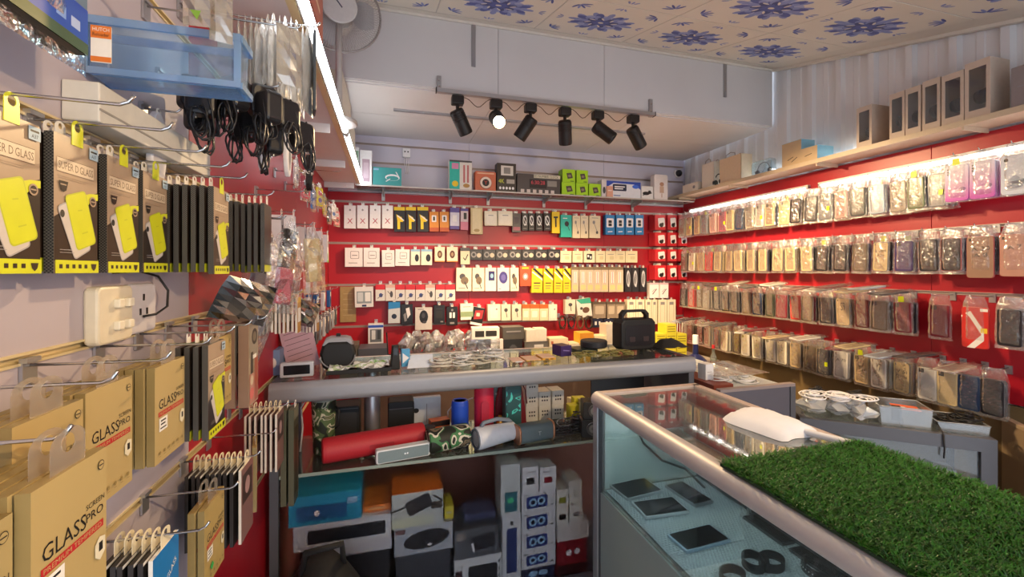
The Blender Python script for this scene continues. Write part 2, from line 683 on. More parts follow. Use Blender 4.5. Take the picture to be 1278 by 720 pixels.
boards('L', wall_left, [(YF, 0.1, GREY), (0.1, 1.17, GREY), (1.17, 2.35, RED), (2.35, YB, RED)], BANDS[:-1] + [0.83, 1.40])
boards('B', wall_back, [(XL, 0.62, RED), (0.62, 1.84, RED), (1.84, XR, RED)], BANDS)
boards('B', wall_back, [(XL, 0.62, LAV), (0.62, 1.84, LAV), (1.84, XR, LAV)], [0.60, 0.83, 0.97, 1.04])
TANB = M('#75603f', 0.5, 0, 0.15, 5)
boards('R', wall_right, [(YF, 0.35, RED), (0.35, 1.55, RED), (1.55, 2.75, RED), (2.75, YB, RED)], [-0.60] + BANDS[3:-1] + [0.650])
boards('R', wall_right, [(YF, 0.35, TANB), (0.35, 1.55, TANB), (1.55, 2.75, TANB), (2.75, YB, TANB)], [-1.45, -0.60])

# corrugated metal sheet above the long shelf
mb = MB()
prof = []
y = YF
k = 0
ribs = [1.275 + 0.189 * i for i in range(-10, 12)]
for r in ribs:
    if r < YF + 0.05 or r > YB - 0.03:
        continue
    prof += [(r - 0.028, 0.0), (r - 0.016, 0.022), (r + 0.016, 0.022), (r + 0.028, 0.0)]
    prof += [(r + 0.075, 0.0), (r + 0.082, 0.004), (r + 0.108, 0.004), (r + 0.115, 0.0)]
prof = [(YF, 0.0)] + prof + [(YB, 0.0)]
vs, fs = [], []
for (yy, dx) in prof:
    x = XR + 0.024 - dx
    vs += [(x, yy, zc(0.655)), (x, yy, ceil_z(yy) - 0.012)]
for i in range(len(prof) - 1):
    fs.append((2 * i, 2 * i + 2, 2 * i + 3, 2 * i + 1))
mb.add(vs, fs, METALW)
mb.build('corrugated_sheet', wall_right)

# soffit and fascia in front of the back wall
mb = MB(); mb.box(XL, 2.53, zc(1.04), XR, YB, zc(1.07), WHITEP)
soffit = structure(mb.build('ceiling_soffit'))
SOFW = M('#d8d4d4', 0.5, 0, 0.04, 5)
for x0, x1 in ((XL, 0.62), (0.62, 1.62), (1.62, XR)):
    for y0, y1 in ((2.53, 3.0), (3.0, YB)):
        mb = MB(); mb.box(x0 + 0.002, y0 + 0.002, zc(1.034), x1 - 0.002, y1 - 0.002, zc(1.04), SOFW)
        mb.build('soffit_panel', soffit)
mb = MB(); mb.box(0.02, 2.86, zc(1.022), 1.85, 2.885, zc(1.034), ALU)
mb.build('conduit_strip', soffit)
mb = MB(); mb.box(XL, 2.51, zc(1.04), XR, 2.53, 2.95, WHITEP)
fascia = structure(mb.build('wall_fascia'))
for x0, x1 in ((XL, 0.62), (0.62, 1.318), (1.318, XR - 0.02)):
    mb = MB(); mb.box(x0 + 0.0015, 2.500, zc(1.045), x1 - 0.0015, 2.51, zc(1.44), WHITEP)
    mb.build('fascia_panel', fascia)
STRAP = M('#a8a5a6', 0.4, 0.6, 0.05)
for px, y0, y1 in ((591, 28, 83), (905, 80, 121)):
    p, q = on_y(px, y0, 2.495), on_y(px, y1, 2.495)
    mb = MB(); mb.box(p.x - 0.012, 2.492, q.z, p.x + 0.012, 2.500, p.z, STRAP)
    mb.build('hanger_strap', fascia)
for px, y0, y1 in ((548, 95, 114), (812, 124, 146)):
    p, q = on_y(px, y0, 2.49), on_y(px, y1, 2.49)
    mb = MB()
    mb.box(p.x - 0.012, 2.484, q.z, p.x + 0.012, 2.500, p.z, STRAP)
    for zz in (0.3, 0.7):
        zq = q.z + (p.z - q.z) * zz
        mb.cyl((p.x, 2.484, zq), (p.x, 2.480, zq), 0.005, CHROME, n=8)
    mb.build('track_bracket', fascia)

# sloping ceiling with printed tiles
tilt = math.atan(SLOPE)
mb = MB()
mb.add([(XL, YF, ceil_z(YF) + 0.012), (XR + 0.05, YF, ceil_z(YF) + 0.012), (XR + 0.05, 2.53, ceil_z(2.53) + 0.012), (XL, 2.53, ceil_z(2.53) + 0.012),
        (XL, YF, ceil_z(YF) + 0.06), (XR + 0.05, YF, ceil_z(YF) + 0.06), (XR + 0.05, 2.53, ceil_z(2.53) + 0.06), (XL, 2.53, ceil_z(2.53) + 0.06)],
       [(0, 1, 2, 3), (7, 6, 5, 4), (0, 4, 5, 1), (1, 5, 6, 2), (2, 6, 7, 3), (3, 7, 4, 0)], CEILW)
ceiling = structure(mb.build('ceiling'))
TW, TL = 0.575, 0.577
BL1, BL2, BL3 = M('#4553a0', 0.5, 0, 0.25, 40), M('#7f8cc4', 0.5, 0, 0.2, 40), M('#2f3a7c', 0.5, 0, 0.2, 40)
TILEM = M('#dcd5c8', 0.42, 0, 0.05, 6)
mb = MB()
mb.T = Matrix.Rotation(PI / 2, 4, 'X')
mb.slab(TW - 0.006, TL - 0.006, 0.010, 0.0, TILEM, 0.002, 0, 0, 0)
rr = random.Random(3)


def tp(pts, k, m):
    mb.flat(pts, -0.0004 - 0.0001 * k, m)


tp(ell(0, 0, 0.150, 0.112, 24), 0.5, M('#9aa4cf', 0.5, 0, 0.2, 40))
tp(ell(0, 0, 0.105, 0.078, 24), 0.7, BL1)
for ring, (nn, rad, ra, rb, m) in enumerate([(12, 0.125, 0.034, 0.017, BL2), (8, 0.105, 0.040, 0.022, BL1), (12, 0.075, 0.034, 0.018, BL2), (8, 0.055, 0.030, 0.016, BL3), (6, 0.030, 0.018, 0.010, BL1)]):
    for i in range(nn):
        a = 2 * PI * (i + 0.5 * (ring % 2)) / nn
        tp(ell(rad * 1.25 * math.cos(a), rad * math.sin(a), ra, rb, 10, a), ring + 1, m)
for i in range(8):
    a = 2 * PI * i / 8 + 0.2
    tp(ell(0.075 * math.cos(a), 0.06 * math.sin(a), 0.020, 0.006, 8, a + 0.5), 8, TILEM)
tp(ell(0, 0, 0.016, 0.012, 10), 9, TILEM)
for sx in (-1, 1):
    for sz in (-1, 1):
        cx, cz_ = sx * 0.215, sz * 0.215
        for j in range(5):
            a = math.atan2(sz, sx) + (j - 2) * 0.55
            tp(ell(cx - 0.035 * math.cos(a), cz_ - 0.035 * math.sin(a), 0.030, 0.007, 8, a), 1 + j % 2, BL2 if j % 2 else BL1)
for a in (0, PI / 2, PI, -PI / 2):
    for j in (-1, 0, 1):
        tp(ell(0.235 * math.cos(a) + j * 0.02 * math.sin(a), 0.235 * math.sin(a) + j * 0.02 * math.cos(a), 0.018, 0.006, 8, a + j * 0.6), 2, BL2)
TILE = mb.mesh('ceiling_tile')
edges_x = [1.97 + TW * i for i in range(-4, 2)]
for i in range(-5, 2):
    x0 = 1.97 + TW * i
    for j in range(0, 6):
        y1 = 2.42 - 0.557 * j
        yc = y1 - 0.2785
        xc = x0 + TW / 2
        if xc - TW / 2 < XL - 0.62 or xc + TW / 2 > XR + 0.6 or yc < YF - 0.1:
            continue
        if xc - TW / 2 < XL - 0.01 or xc + TW / 2 > XR + 0.01:
            continue
        link('ceiling_tile', TILE, ceiling, (xc, yc, ceil_z(yc)), (tilt, 0, 0))
STRIPM = M('#b9b4ae', 0.4, 0.3, 0.05)
for i in range(-4, 3):                                  # joint strips running up the slope
    x0 = 1.97 + TW * i
    if XL < x0 < XR:
        mb = MB(); mb.box(-0.004, -1.5, 0.0, 0.004, 1.58, 0.008, STRIPM)
        mb.build('joint_strip', ceiling, (x0, 0.95, ceil_z(0.95) + 0.002), (tilt, 0, 0))
for j in range(0, 6):
    y1 = 2.42 - 0.557 * j
    mb = MB(); mb.box(XL, -0.004, 0, XR, 0.004, 0.008, STRIPM)
    mb.build('joint_strip', ceiling, (0, y1, ceil_z(y1) + 0.002), (tilt, 0, 0))
mb = MB(); mb.box(XL, -0.035, 0.0, XR, 0.035, 0.010, CEILW); mb.box(XL, 0.02, -0.012, XR, 0.035, 0.0, CEILW)
mb.build('edge_trim', ceiling, (0, 2.462, ceil_z(2.462)), (tilt, 0, 0))
mb = MB(); mb.box(-0.03, -1.55, 0.0, 0.03, 1.62, 0.008, CEILW); mb.box(0.0, -1.55, -0.016, 0.03, 1.62, 0.0, CEILW)
mb.build('edge_trim', ceiling, (XR - 0.03, 0.92, ceil_z(0.92)), (tilt, 0, 0))
mb = MB(); mb.box(-0.07, -1.5, 0.0, 0.055, 1.58, 0.008, CEILW)
mb.build('edge_trim', ceiling, (XR - 0.075, 0.95, ceil_z(0.95)), (tilt, 0, 0))

# ================================================================ shelves
SHELF = M('#c4b096', 0.45, 0, 0.05, 10)
mb = MB(); mb.box(-0.09, -1.95, -0.010, 0.09, 1.95, 0.010, SHELF)
mb.T = Matrix.Translation((-0.09, 0, 0)); mb.box(-0.004, -1.95, -0.014, 0.0, 1.95, 0.012, M('#c9b598', 0.4)); mb.T = I4
long_shelf = tag(mb.build('long_shelf', None, (XR - 0.09, 1.53, zc(0.665))), 'long cream shelf along the corrugated metal wall above the phone cases', 'shelf')
for yy in (-1.6, -0.9, -0.2, 0.5, 1.2, 1.8):
    mb = MB(); mb.box(-0.085, yy - 0.004, -0.030, 0.085, yy + 0.004, -0.010, SHELF)
    mb.build('shelf_bracket', long_shelf)

mb = MB(); mb.box(0, -1.5, -0.011, 0.23, 1.5, 0.011, M('#d9cfcf', 0.5, 0, 0.05, 9))
left_shelf = tag(mb.build('white_shelf', None, (XL + 0.002, 1.99, zc(0.635))), 'white shelf with tube lamps along its front edge, below the fan', 'shelf')
for yy in (-1.3, -0.65, 0.0, 0.65, 1.3):
    mb = MB(); mb.box(0, yy - 0.004, -0.05, 0.2, yy + 0.004, -0.011, WHITEP)
    mb.build('shelf_bracket', left_shelf)
mb = MB(); mb.box(0.215, -1.5, -0.014, 0.236, 1.5, 0.014, CREAM)
mb.build('front_edge', left_shelf)

# glass shelf on the back wall with brackets
gx0, gx1 = -0.24, 2.62
mb = MB(); mb.box(gx0, -0.22, -0.004, gx1, 0.0, 0.004, clear('#e6f2ee', 0.10, 0.05, 0.08))
glass_shelf = tag(mb.build('glass_shelf', None, (0, YB - 0.001, zc(0.612))), 'long glass shelf on brackets across the red and white back wall', 'shelf')
mb = MB(); mb.box(gx0, -0.223, -0.005, gx1, -0.220, 0.005, M('#c9c2bd', 0.25, 0.1))
mb.build('edge_strip', glass_shelf)
for px in (478, 565, 614, 686, 740, 800):
    p = on_y(px, 240, YB - 0.15)
    mb2 = MB()
    mb2.box(p.x - 0.012, -0.012, -0.075, p.x + 0.012, 0.0, -0.005, STRAP)
    mb2.T = Matrix.Translation((p.x - 0.003, 0, 0)) @ Matrix.Rotation(-PI / 2, 4, 'Z')
    mb2.prism([(0, -0.006), (0.0, -0.045), (0.012, -0.045), (0.17, -0.014), (0.17, -0.006)], 0.006, STRAP)
    mb2.build('shelf_bracket', glass_shelf)

# ================================================================ tube lights
TUBE = emitter('#f4fbff', 11.0, 'tube_glow')
TUBE_R = emitter('#fff4ea', 10.0, 'tube_glow_warm')


def tube_light(label, loc, L, rz, mat, side=False):
    root = empty('tube_light', loc, rz, label, 'lamp')
    mb = MB()
    if side:
        mb.box(-0.014, -L / 2, -0.010, -0.010, L / 2, 0.012, M('#dcd9d2', 0.4))
    else:
        mb.box(-0.011, -L / 2, 0.008, 0.011, L / 2, 0.022, M('#dcd9d2', 0.4))
    mb.build('batten', root)
    mb = MB(); mb.cyl((0, -L / 2 + 0.02, 0), (0, L / 2 - 0.02, 0), 0.012, mat, n=10)
    mb.build('tube', root)
    for s in (-1, 1):
        mb = MB(); mb.cyl((0, s * (L / 2 - 0.02), 0), (0, s * L / 2, 0), 0.0105, M('#d0d0cc', 0.4), n=10)
        mb.box(-0.009, min(s * (L / 2 - 0.016), s * L / 2), 0, 0.009, max(s * (L / 2 - 0.016), s * L / 2), 0.010, M('#d0d0cc', 0.4))
        mb.build('end_cap', root)
    return root


tube_light('long lit tube lamp along the white shelf edge, its end by the teal box', (XL + 0.254, 2.72, zc(0.632)), 1.16, 0, TUBE, True)
tube_light('long lit tube lamp along the white shelf edge, below the fan', (XL + 0.254, 1.50, zc(0.632)), 1.22, 0, TUBE, True)
for i, (yy, lab) in enumerate(((2.8, 'lit tube lamp under the cream shelf, below the carton and headphones'),
                               (1.55, 'lit tube lamp under the cream shelf, below the window boxes'),
                               (0.3, 'lit tube lamp under the cream shelf, beside the grass mat counter'))):
    tube_light(lab, (XR - 0.016, yy, zc(0.540)), 1.18, 0, TUBE_R)

tube_light('cool tube lamp lying on the cream shelf behind the cartons', (XR - 0.035, 2.35, zc(0.665) + 0.023), 1.2, 0, emitter('#dff2ff', 8.0, 'tube_glow_cool'))
# ================================================================ track spots
BLK = M('#211c1a', 0.45, 0.2, 0.1)
GLOW = emitter('#ffd9a0', 60.0, 'spot_glow')


def track_head(base, d, label, lit, energy, group=None, size=70):
    root = empty('track_spotlight', base, 0, label, 'lamp', group)
    mb = MB(); mb.slab(0.07, 0.05, 0.05, 0.008, BLK, 0.005, 0, -0.030, -0.025)
    mb.cyl((0, 0, -0.05), (0, 0, -0.10), 0.010, BLK, n=10)
    mb.build('mount', root)
    dv = Vector(d).normalized()
    piv = Vector((0, 0, -0.105))
    T = Matrix.Translation(piv) @ dv.to_track_quat('Z', 'Y').to_matrix().to_4x4()
    mb = MB(); mb.T = T
    mb.lathe([(0.0, -0.025), (0.036, -0.022), (0.041, -0.012), (0.041, 0.115), (0.039, 0.122), (0.035, 0.122), (0.033, 0.105), (0.0, 0.104)], BLK, 20)
    for k in range(4):
        mb.lathe([(0.0415, -0.005 + k * 0.012), (0.0425, -0.003 + k * 0.012), (0.0415, 0.001 + k * 0.012)], BLK, 20)
    mb.build('lamp_housing', root)
    mb = MB(); mb.T = T @ Matrix.Translation((0, 0, 0.1055))
    mb.lathe([(0.0, 0.004), (0.031, 0.0)], GLOW if lit else M('#d8d0c0', 0.3), 18)
    mb.build('lamp_face', root)
    if energy > 0:
        p = Vector(base) + piv + dv * 0.128
        spot_light('spot_beam', p, p + dv, energy, math.radians(size), 0.7, radius=0.028)
    return root


track = empty('track_rail', (0, 2.462, zc(1.0035)), 0, 'thin metal track carrying six black spotlights under the white fascia', 'lamp track')
xa, xb = on_y(545, 110, 2.462).x, on_y(816, 140, 2.462).x
mb = MB(); mb.box(xa, -0.015, 0.0, xb, 0.015, 0.022, ALU); mb.build('rail', track)
mb = MB(); mb.box(xa - 0.005, -0.017, -0.002, xa, 0.017, 0.024, BLK); mb.build('end_cap', track)
mb = MB(); mb.box(xb, -0.017, -0.002, xb + 0.005, 0.017, 0.024, BLK); mb.build('end_cap', track)
HEADS = [(571, (0.50, 0.35, -0.85), 'black track spotlight at the end by the fan, unlit face turned away', False, 45),
         (619, (-0.05, -0.83, -0.5), 'black track spotlight glowing towards the front of the shop', True, 55),
         (662, (-0.50, 0.40, -0.82), 'black track spotlight tilted back towards the fan side', False, 45),
         (705, (0.22, 0.45, -0.90), 'black track spotlight hanging almost straight down', False, 45),
         (746, (0.78, -0.38, -0.72), 'black track spotlight with its pale lens seen, aimed at the phone cases', False, 70),
         (790, (0.70, 0.25, -0.82), 'black track spotlight at the rail end towards the corrugated wall', False, 60)]
hx = []
for px, d, lab, lit, en in HEADS:
    x = on_y(px, 130, 2.462).x
    hx.append(x)
    track_head((x, 2.462, zc(0.999)), d, lab, lit, en * 1.25, None, 84)
mb = MB()
for i in range(5):
    a, b = hx[i] + 0.03, hx[i + 1] - 0.03
    mb.tube([(a + (b - a) * t, -0.012, -0.018 - 0.035 * math.sin(PI * t) + 0.012 * math.sin(9 * t)) for t in [k / 10 for k in range(11)]], 0.0022, M('#3a2a22', 0.5), 5)
mb.build('feed_wire', track)
# further spots of the shop behind the viewer, on the low end of the sloping ceiling
for x, tgt, en, lab in ((0.95, (XL, 0.75, 1.35), 46, 'black ceiling spotlight aimed at the gold glass boxes'),
                        (1.75, (1.3, 2.4, 0.7), 60, 'black ceiling spotlight aimed along the glass counters')):
    base = Vector((x, -0.35, ceil_z(-0.35) - 0.004))
    track_head(base, Vector(tgt) - (base + Vector((0, 0, -0.105))), lab, True, en, None, 80)
# ================================================================ glass counters
DKFR = M('#5c5e65', 0.5, 0.3, 0.06, 30)
RAILM = M('#96979c', 0.5, 0.35, 0.05, 30)
PANEL = M('#565560', 0.5, 0, 0.08, 14)
zA = zc(-0.46)
# ---- counter A across the shop
AX0, AX1, AY0, AY1 = -0.43, 1.42, 1.79, 2.22
cA = empty('glass_counter', (0, 0, 0), 0, 'glass display counter with a thick grey rail, speakers on its glass shelf', 'counter')
mb = MB()
mb.T = Matrix.Translation((AX0, 0, 0)) @ Matrix.Rotation(PI / 2, 4, 'Z') 
prof = rrect(0.052, 0.078, 0.024, 0, 0, 5)
mb.T = I4
n = len(prof)
vs = [(AX0, AY0 + p[0], zA + p[1]) for p in prof] + [(AX1, AY0 + p[0], zA + p[1]) for p in prof]
mb.add(vs, [(i, (i + 1) % n, n + (i + 1) % n, n + i) for i in range(n)], RAILM, True)
mb.add(vs, [tuple(range(n)), tuple(range(2 * n - 1, n - 1, -1))], RAILM)
mb.build('front_rail', cA)
mb = MB(); mb.box(AX0, AY1 - 0.012, zA + 0.02, AX1, AY1 + 0.012, zA + 0.038, M('#dcdad6', 0.35, 0.4)); mb.build('back_rail', cA)
for x in (AX0, AX1 - 0.03):
    mb = MB(); mb.box(x, AY0 + 0.025, zA + 0.012, x + 0.03, AY1 - 0.012, zA + 0.038, DKFR); mb.build('side_rail', cA)
for x, y in ((AX0, AY0 - 0.012), (AX1 - 0.03, AY0 - 0.012), (AX0, AY1 - 0.015), (AX1 - 0.03, AY1 - 0.015)):
    mb = MB(); mb.box(x, y, 0.0, x + 0.03, y + 0.03, zA + 0.02, DKFR); mb.build('post', cA)
mb = MB(); mb.cyl((on_z(466, 533, zc(-0.775)).x, 2.10, zc(-0.775)), (on_z(466, 533, zc(-0.775)).x, 2.10, zA + 0.02), 0.036, ALU, n=18); mb.build('middle_post', cA)
mb = MB(); mb.box(AX0 + 0.03, AY0 + 0.03, zA + 0.030, AX1 - 0.03, AY1 - 0.013, zA + 0.038, GLASS); mb.build('top_glass', cA)
mb = MB(); mb.box(AX0 + 0.03, AY0 + 0.004, zc(-0.783), AX1 - 0.03, AY1 - 0.016, zc(-0.775), clear('#dcebe6', 0.04, 0.03, 0.10)); mb.build('glass_shelf', cA)
mb = MB(); mb.box(AX0 + 0.03, AY0 + 0.001, zc(-0.785), AX1 - 0.03, AY0 + 0.004, zc(-0.773), M('#8d9c94', 0.2, 0.1)); mb.build('shelf_edge', cA)
mb = MB(); mb.box(AX0 + 0.03, AY0, zc(-1.365), AX1 - 0.03, AY0 + 0.003, zc(-0.786), frosted('#f2f2f4', 0.38)); mb.build('front_glass', cA)
mb = MB(); mb.box(AX0, AY0 - 0.012, 0.0, AX1, AY1, 0.085, PANEL); mb.build('plinth', cA)
mb = MB(); mb.box(AX0 + 0.03, AY1 - 0.010, 0.085, AX1 - 0.03, AY1 - 0.002, zc(-0.79), M('#8a5a4c', 0.5, 0, 0.1, 5)); mb.build('back_panel', cA)
mb = MB(); mb.box(AX1 - 0.008, AY0 + 0.02, 0.085, AX1 - 0.002, AY1 - 0.016, zA + 0.01, PANEL); mb.build('side_panel', cA)
mb = MB(); mb.box(AX1 - 0.36, AY1 - 0.06, zc(-0.775), AX1 - 0.03, AY1 - 0.052, zA - 0.02, M('#2a2524', 0.5)); mb.build('dark_divider', cA)

# ---- counter B along the aisle with the grass mat
BX0, BX1, BY1, BY0 = 0.715, 1.125, 1.405, -0.3
cB = empty('glass_counter', (0, 0, 0), 0, 'glass counter holding phones on bubble wrap, grass mat on top', 'counter')
RB = M('#b3adac', 0.48, 0.3, 0.05, 30)
mb = MB(); mb.cyl((BX0, BY0, zA), (BX0, BY1, zA), 0.027, RB, n=20); mb.build('front_rail', cB)
mb = MB(); mb.box(BX1 - 0.014, BY0, zA + 0.002, BX1 + 0.014, BY1, zA + 0.022, M('#c2b3ac', 0.4, 0.4)); mb.build('back_rail', cB)
mb = MB(); mb.box(BX0, BY1 - 0.014, zA + 0.002, BX1 + 0.014, BY1 + 0.014, zA + 0.022, M('#c2b3ac', 0.4, 0.4)); mb.build('end_rail', cB)
mb = MB(); mb.box(BX0 + 0.012, BY0, zA + 0.010, BX1 - 0.012, BY1 - 0.012, zA + 0.016, clear('#e2ecea', 0.05, 0.02, 0.30)); mb.build('top_glass', cB)
for x, y in ((BX0 - 0.012, BY1 - 0.018), (BX1 - 0.016, BY1 - 0.018)):
    mb = MB(); mb.box(x, y, 0, x + 0.028, y + 0.03, zA + 0.003, ALU)
    mb.box(x + 0.006, y - 0.004, 0, x + 0.022, y, zA, M('#33353a', 0.5)); mb.build('post', cB)
p = on_z(870, 600, zc(-0.775))
mb = MB(); mb.cyl((1.085, 1.10, zc(-0.77)), (1.085, 1.10, zA), 0.010, CHROME, n=10); mb.build('inner_post', cB)
mb = MB(); mb.box(BX0 + 0.018, BY1 - 0.022, zc(-0.775), BX1, BY1 - 0.016, zA, M('#cfe0dd', 0.4, 0, 0.04)); mb.build('end_panel', cB)
mb = MB(); mb.box(BX0, BY0, zc(-0.775), BX0 + 0.005, BY1 - 0.02, zA - 0.02, clear('#eef6f4', 0.015, 0.02, 0.03)); mb.build('front_glass', cB)
mb = MB(); mb.box(BX0, BY0, 0.0, BX0 + 0.008, BY1 - 0.02, zc(-0.786), M('#7f8f8e', 0.3, 0, 0.05, 3)); mb.build('front_panel', cB)
mb = MB(); mb.box(BX0 + 0.005, BY0, zc(-0.785), BX1 - 0.01, BY1 - 0.022, zc(-0.777), clear('#dcebe6', 0.2, 0.03, 0.10)); mb.build('glass_shelf', cB)
mb = MB(); mb.box(BX1 - 0.006, BY0, 0.0, BX1, BY1 - 0.02, zA, M('#4b4e55', 0.35)); mb.build('back_panel', cB)
mb = MB(); mb.box(BX0, BY1 - 0.010, 0.0, BX1, BY1 - 0.004, zc(-0.79), M('#7f8f8e', 0.3)); mb.build('lower_end_panel', cB)

# ---- plain grey cabinet beside counter A
DX0, DX1, DY0, DY1 = 1.36, 1.86, 1.62, 2.35
zD = zc(-0.55)
cD = empty('grey_cabinet', (0, 0, 0), 0, 'plain dark grey cabinet with open top between two counters, cable bag on it', 'cabinet')
mb = MB(); mb.box(DX0 + 0.07, DY0, 0, DX1, DY0 + 0.018, zD, PANEL); mb.build('front_panel', cD)
mb = MB(); mb.box(DX0 + 0.07, DY0 - 0.004, zD - 0.004, DX1, DY0 + 0.024, zD + 0.010, M('#8a7f7e', 0.45)); mb.build('front_edge', cD)
mb = MB(); mb.box(DX1 - 0.03, DY0 - 0.006, 0, DX1, DY0 + 0.024, zD - 0.004, DKFR); mb.build('corner_post', cD)
mb = MB(); mb.box(DX0 + 0.07, DY0 + 0.024, zD - 0.03, DX1, DY1, zD - 0.012, M('#aab0b4', 0.35)); mb.build('top_board', cD)
mb = MB(); mb.box(DX1 - 0.012, DY0 + 0.024, 0, DX1, DY1, zD - 0.03, PANEL); mb.box(DX0 + 0.07, DY0 + 0.024, 0, DX0 + 0.082, DY1, zD - 0.03, PANEL); mb.build('side_panel', cD)

# ---- low glass counter C set at an angle before the right wall
zC = zc(-0.70)
pA = Vector((1.87, 1.60, 0)); pB = Vector((2.40, 1.165, 0))
cC = empty('low_glass_counter', (0, 0, 0), 0, 'low grey framed glass counter with white boxes inside and tubs on top', 'counter')
dC = (pB - pA).normalized(); nC = Vector((-dC.y, dC.x, 0))
if nC.y < 0:
    nC = -nC
angC = math.atan2(dC.y, dC.x)
LC = (pB - pA).length
TC = Matrix.Translation(pA) @ Matrix.Rotation(angC, 4, 'Z')
DC = 0.34


def cpart(name, x0, y0, z0, x1, y1, z1, mat):
    mb = MB(); mb.T = TC; mb.box(x0, y0, z0, x1, y1, z1, mat); return mb.build(name, cC)


mb = MB(); mb.box(DX0 + 0.09, DY0 + 0.06, zD - 0.012, DX0 + 0.20, DY1 - 0.03, zD + 0.012, M('#7a3a2c', .45, 0, .12, 30)); mb.build('brown_partition', cD)
cpart('front_rail', 0, 0, zC - 0.055, LC, 0.03, zC, DKFR)
cpart('back_rail', 0, DC - 0.03, zC - 0.03, LC, DC, zC, DKFR)
cpart('side_rail', 0, 0.03, zC - 0.03, 0.03, DC - 0.03, zC, DKFR)
cpart('side_rail', LC - 0.03, 0.03, zC - 0.03, LC, DC - 0.03, zC, DKFR)
cpart('post', LC - 0.05, 0.0, 0, LC, 0.03, zC - 0.055, DKFR)
cpart('post', 0.0, 0.0, 0, 0.04, 0.03, zC - 0.055, DKFR)
cpart('post', LC - 0.03, DC - 0.03, 0, LC, DC, zC - 0.03, DKFR)
cpart('post', 0.0, DC - 0.03, 0, 0.03, DC, zC - 0.03, DKFR)
cpart('top_glass', 0.03, 0.03, zC - 0.008, LC - 0.03, DC - 0.03, zC, clear('#e2ecea', 0.10, 0.03, 0.08))
cpart('front_glass', 0.04, 0.012, 0.10, LC - 0.05, 0.016, zC - 0.055, clear('#eef2f4', 0.03, 0.03, 0.03))
cpart('bottom_shelf', 0.0, 0.03, 0.34, LC, DC, 0.352, M('#9a8f80', 0.5))
cpart('plinth', 0.0, 0.0, 0.0, LC, DC - 0.03, 0.10, PANEL)
cpart('back_panel', 0.03, DC - 0.012, 0.10, LC - 0.03, DC - 0.004, zC - 0.03, M('#b09a7c', 0.5))
cpart('end_panel', LC - 0.008, 0.03, 0.10, LC - 0.002, DC - 0.03, zC - 0.03, M('#b09a7c', 0.5))

# plain board that closes the corner beyond the low counter
mb = MB(); mb.box(-0.01, -0.22, 0, 0.01, 0.22, zc(-0.665), M('#a08a6e', 0.5, 0, 0.08, 6)); mb.box(-0.014, -0.22, zc(-0.675), 0.014, 0.22, zc(-0.66), M('#b39c7e', 0.5))
tag(mb.build('end_board', None, (2.52, 1.10, 0), (0, 0, math.radians(-40))), 'tan board panel standing beyond the low grey counter', 'board')

# ---- ledge along the foot of the back wall
zL = zc(-0.745)
LEDGE = M('#cbbfb3', 0.45, 0, 0.06, 10)
ledge = empty('back_ledge', (0, 0, 0), 0, 'low cream ledge along the red back wall piled with boxes and bags', 'ledge')
mb = MB(); mb.box(XL + 0.25, 2.98, zL - 0.025, XR - 0.05, YB - 0.004, zL, LEDGE); mb.build('top_board', ledge)
mb = MB(); mb.box(XL + 0.25, 3.0, 0, XR - 0.05, 3.02, zL - 0.025, M('#6a5850', 0.5)); mb.build('front_panel', ledge)
# ================================================================ goods on the left wall
def dots_mat():
    m, nt, b = new_mat('dotted_black')
    tc = nt.nodes.new('ShaderNodeTexCoord')
    ck = nt.nodes.new('ShaderNodeTexChecker')
    ck.inputs['Scale'].default_value = 500
    ck.inputs['Color1'].default_value = lin('#15120f'); ck.inputs['Color2'].default_value = lin('#5c574e')
    nt.links.new(tc.outputs['Object'], ck.inputs['Vector'])
    nt.links.new(ck.outputs[0], b.inputs['Base Color'])
    b.inputs['Roughness'].default_value = 0.45
    return m


DOTS = dots_mat()
TAN, DARKB, YEL, GOLD = M('#a58d74', 0.35, 0, 0.15, 25), M('#2b211b', 0.3, 0, 0.1), M('#cdd01e', 0.35, 0, 0.1, 30), M('#b8a06a', 0.45, 0.1, 0.05, 14)
INK, WHT, GRN, REDI = M('#1a1715', 0.5), M('#e8e4dc', 0.45), M('#3aa655', 0.5), M('#b3262a', 0.45)
GREYP, SKIN = M('#a9a3a0', 0.4), M('#d9a888', 0.6, 0, 0.15, 40)
YEL2 = M('#b9be22', 0.4, 0, 0.1, 30)

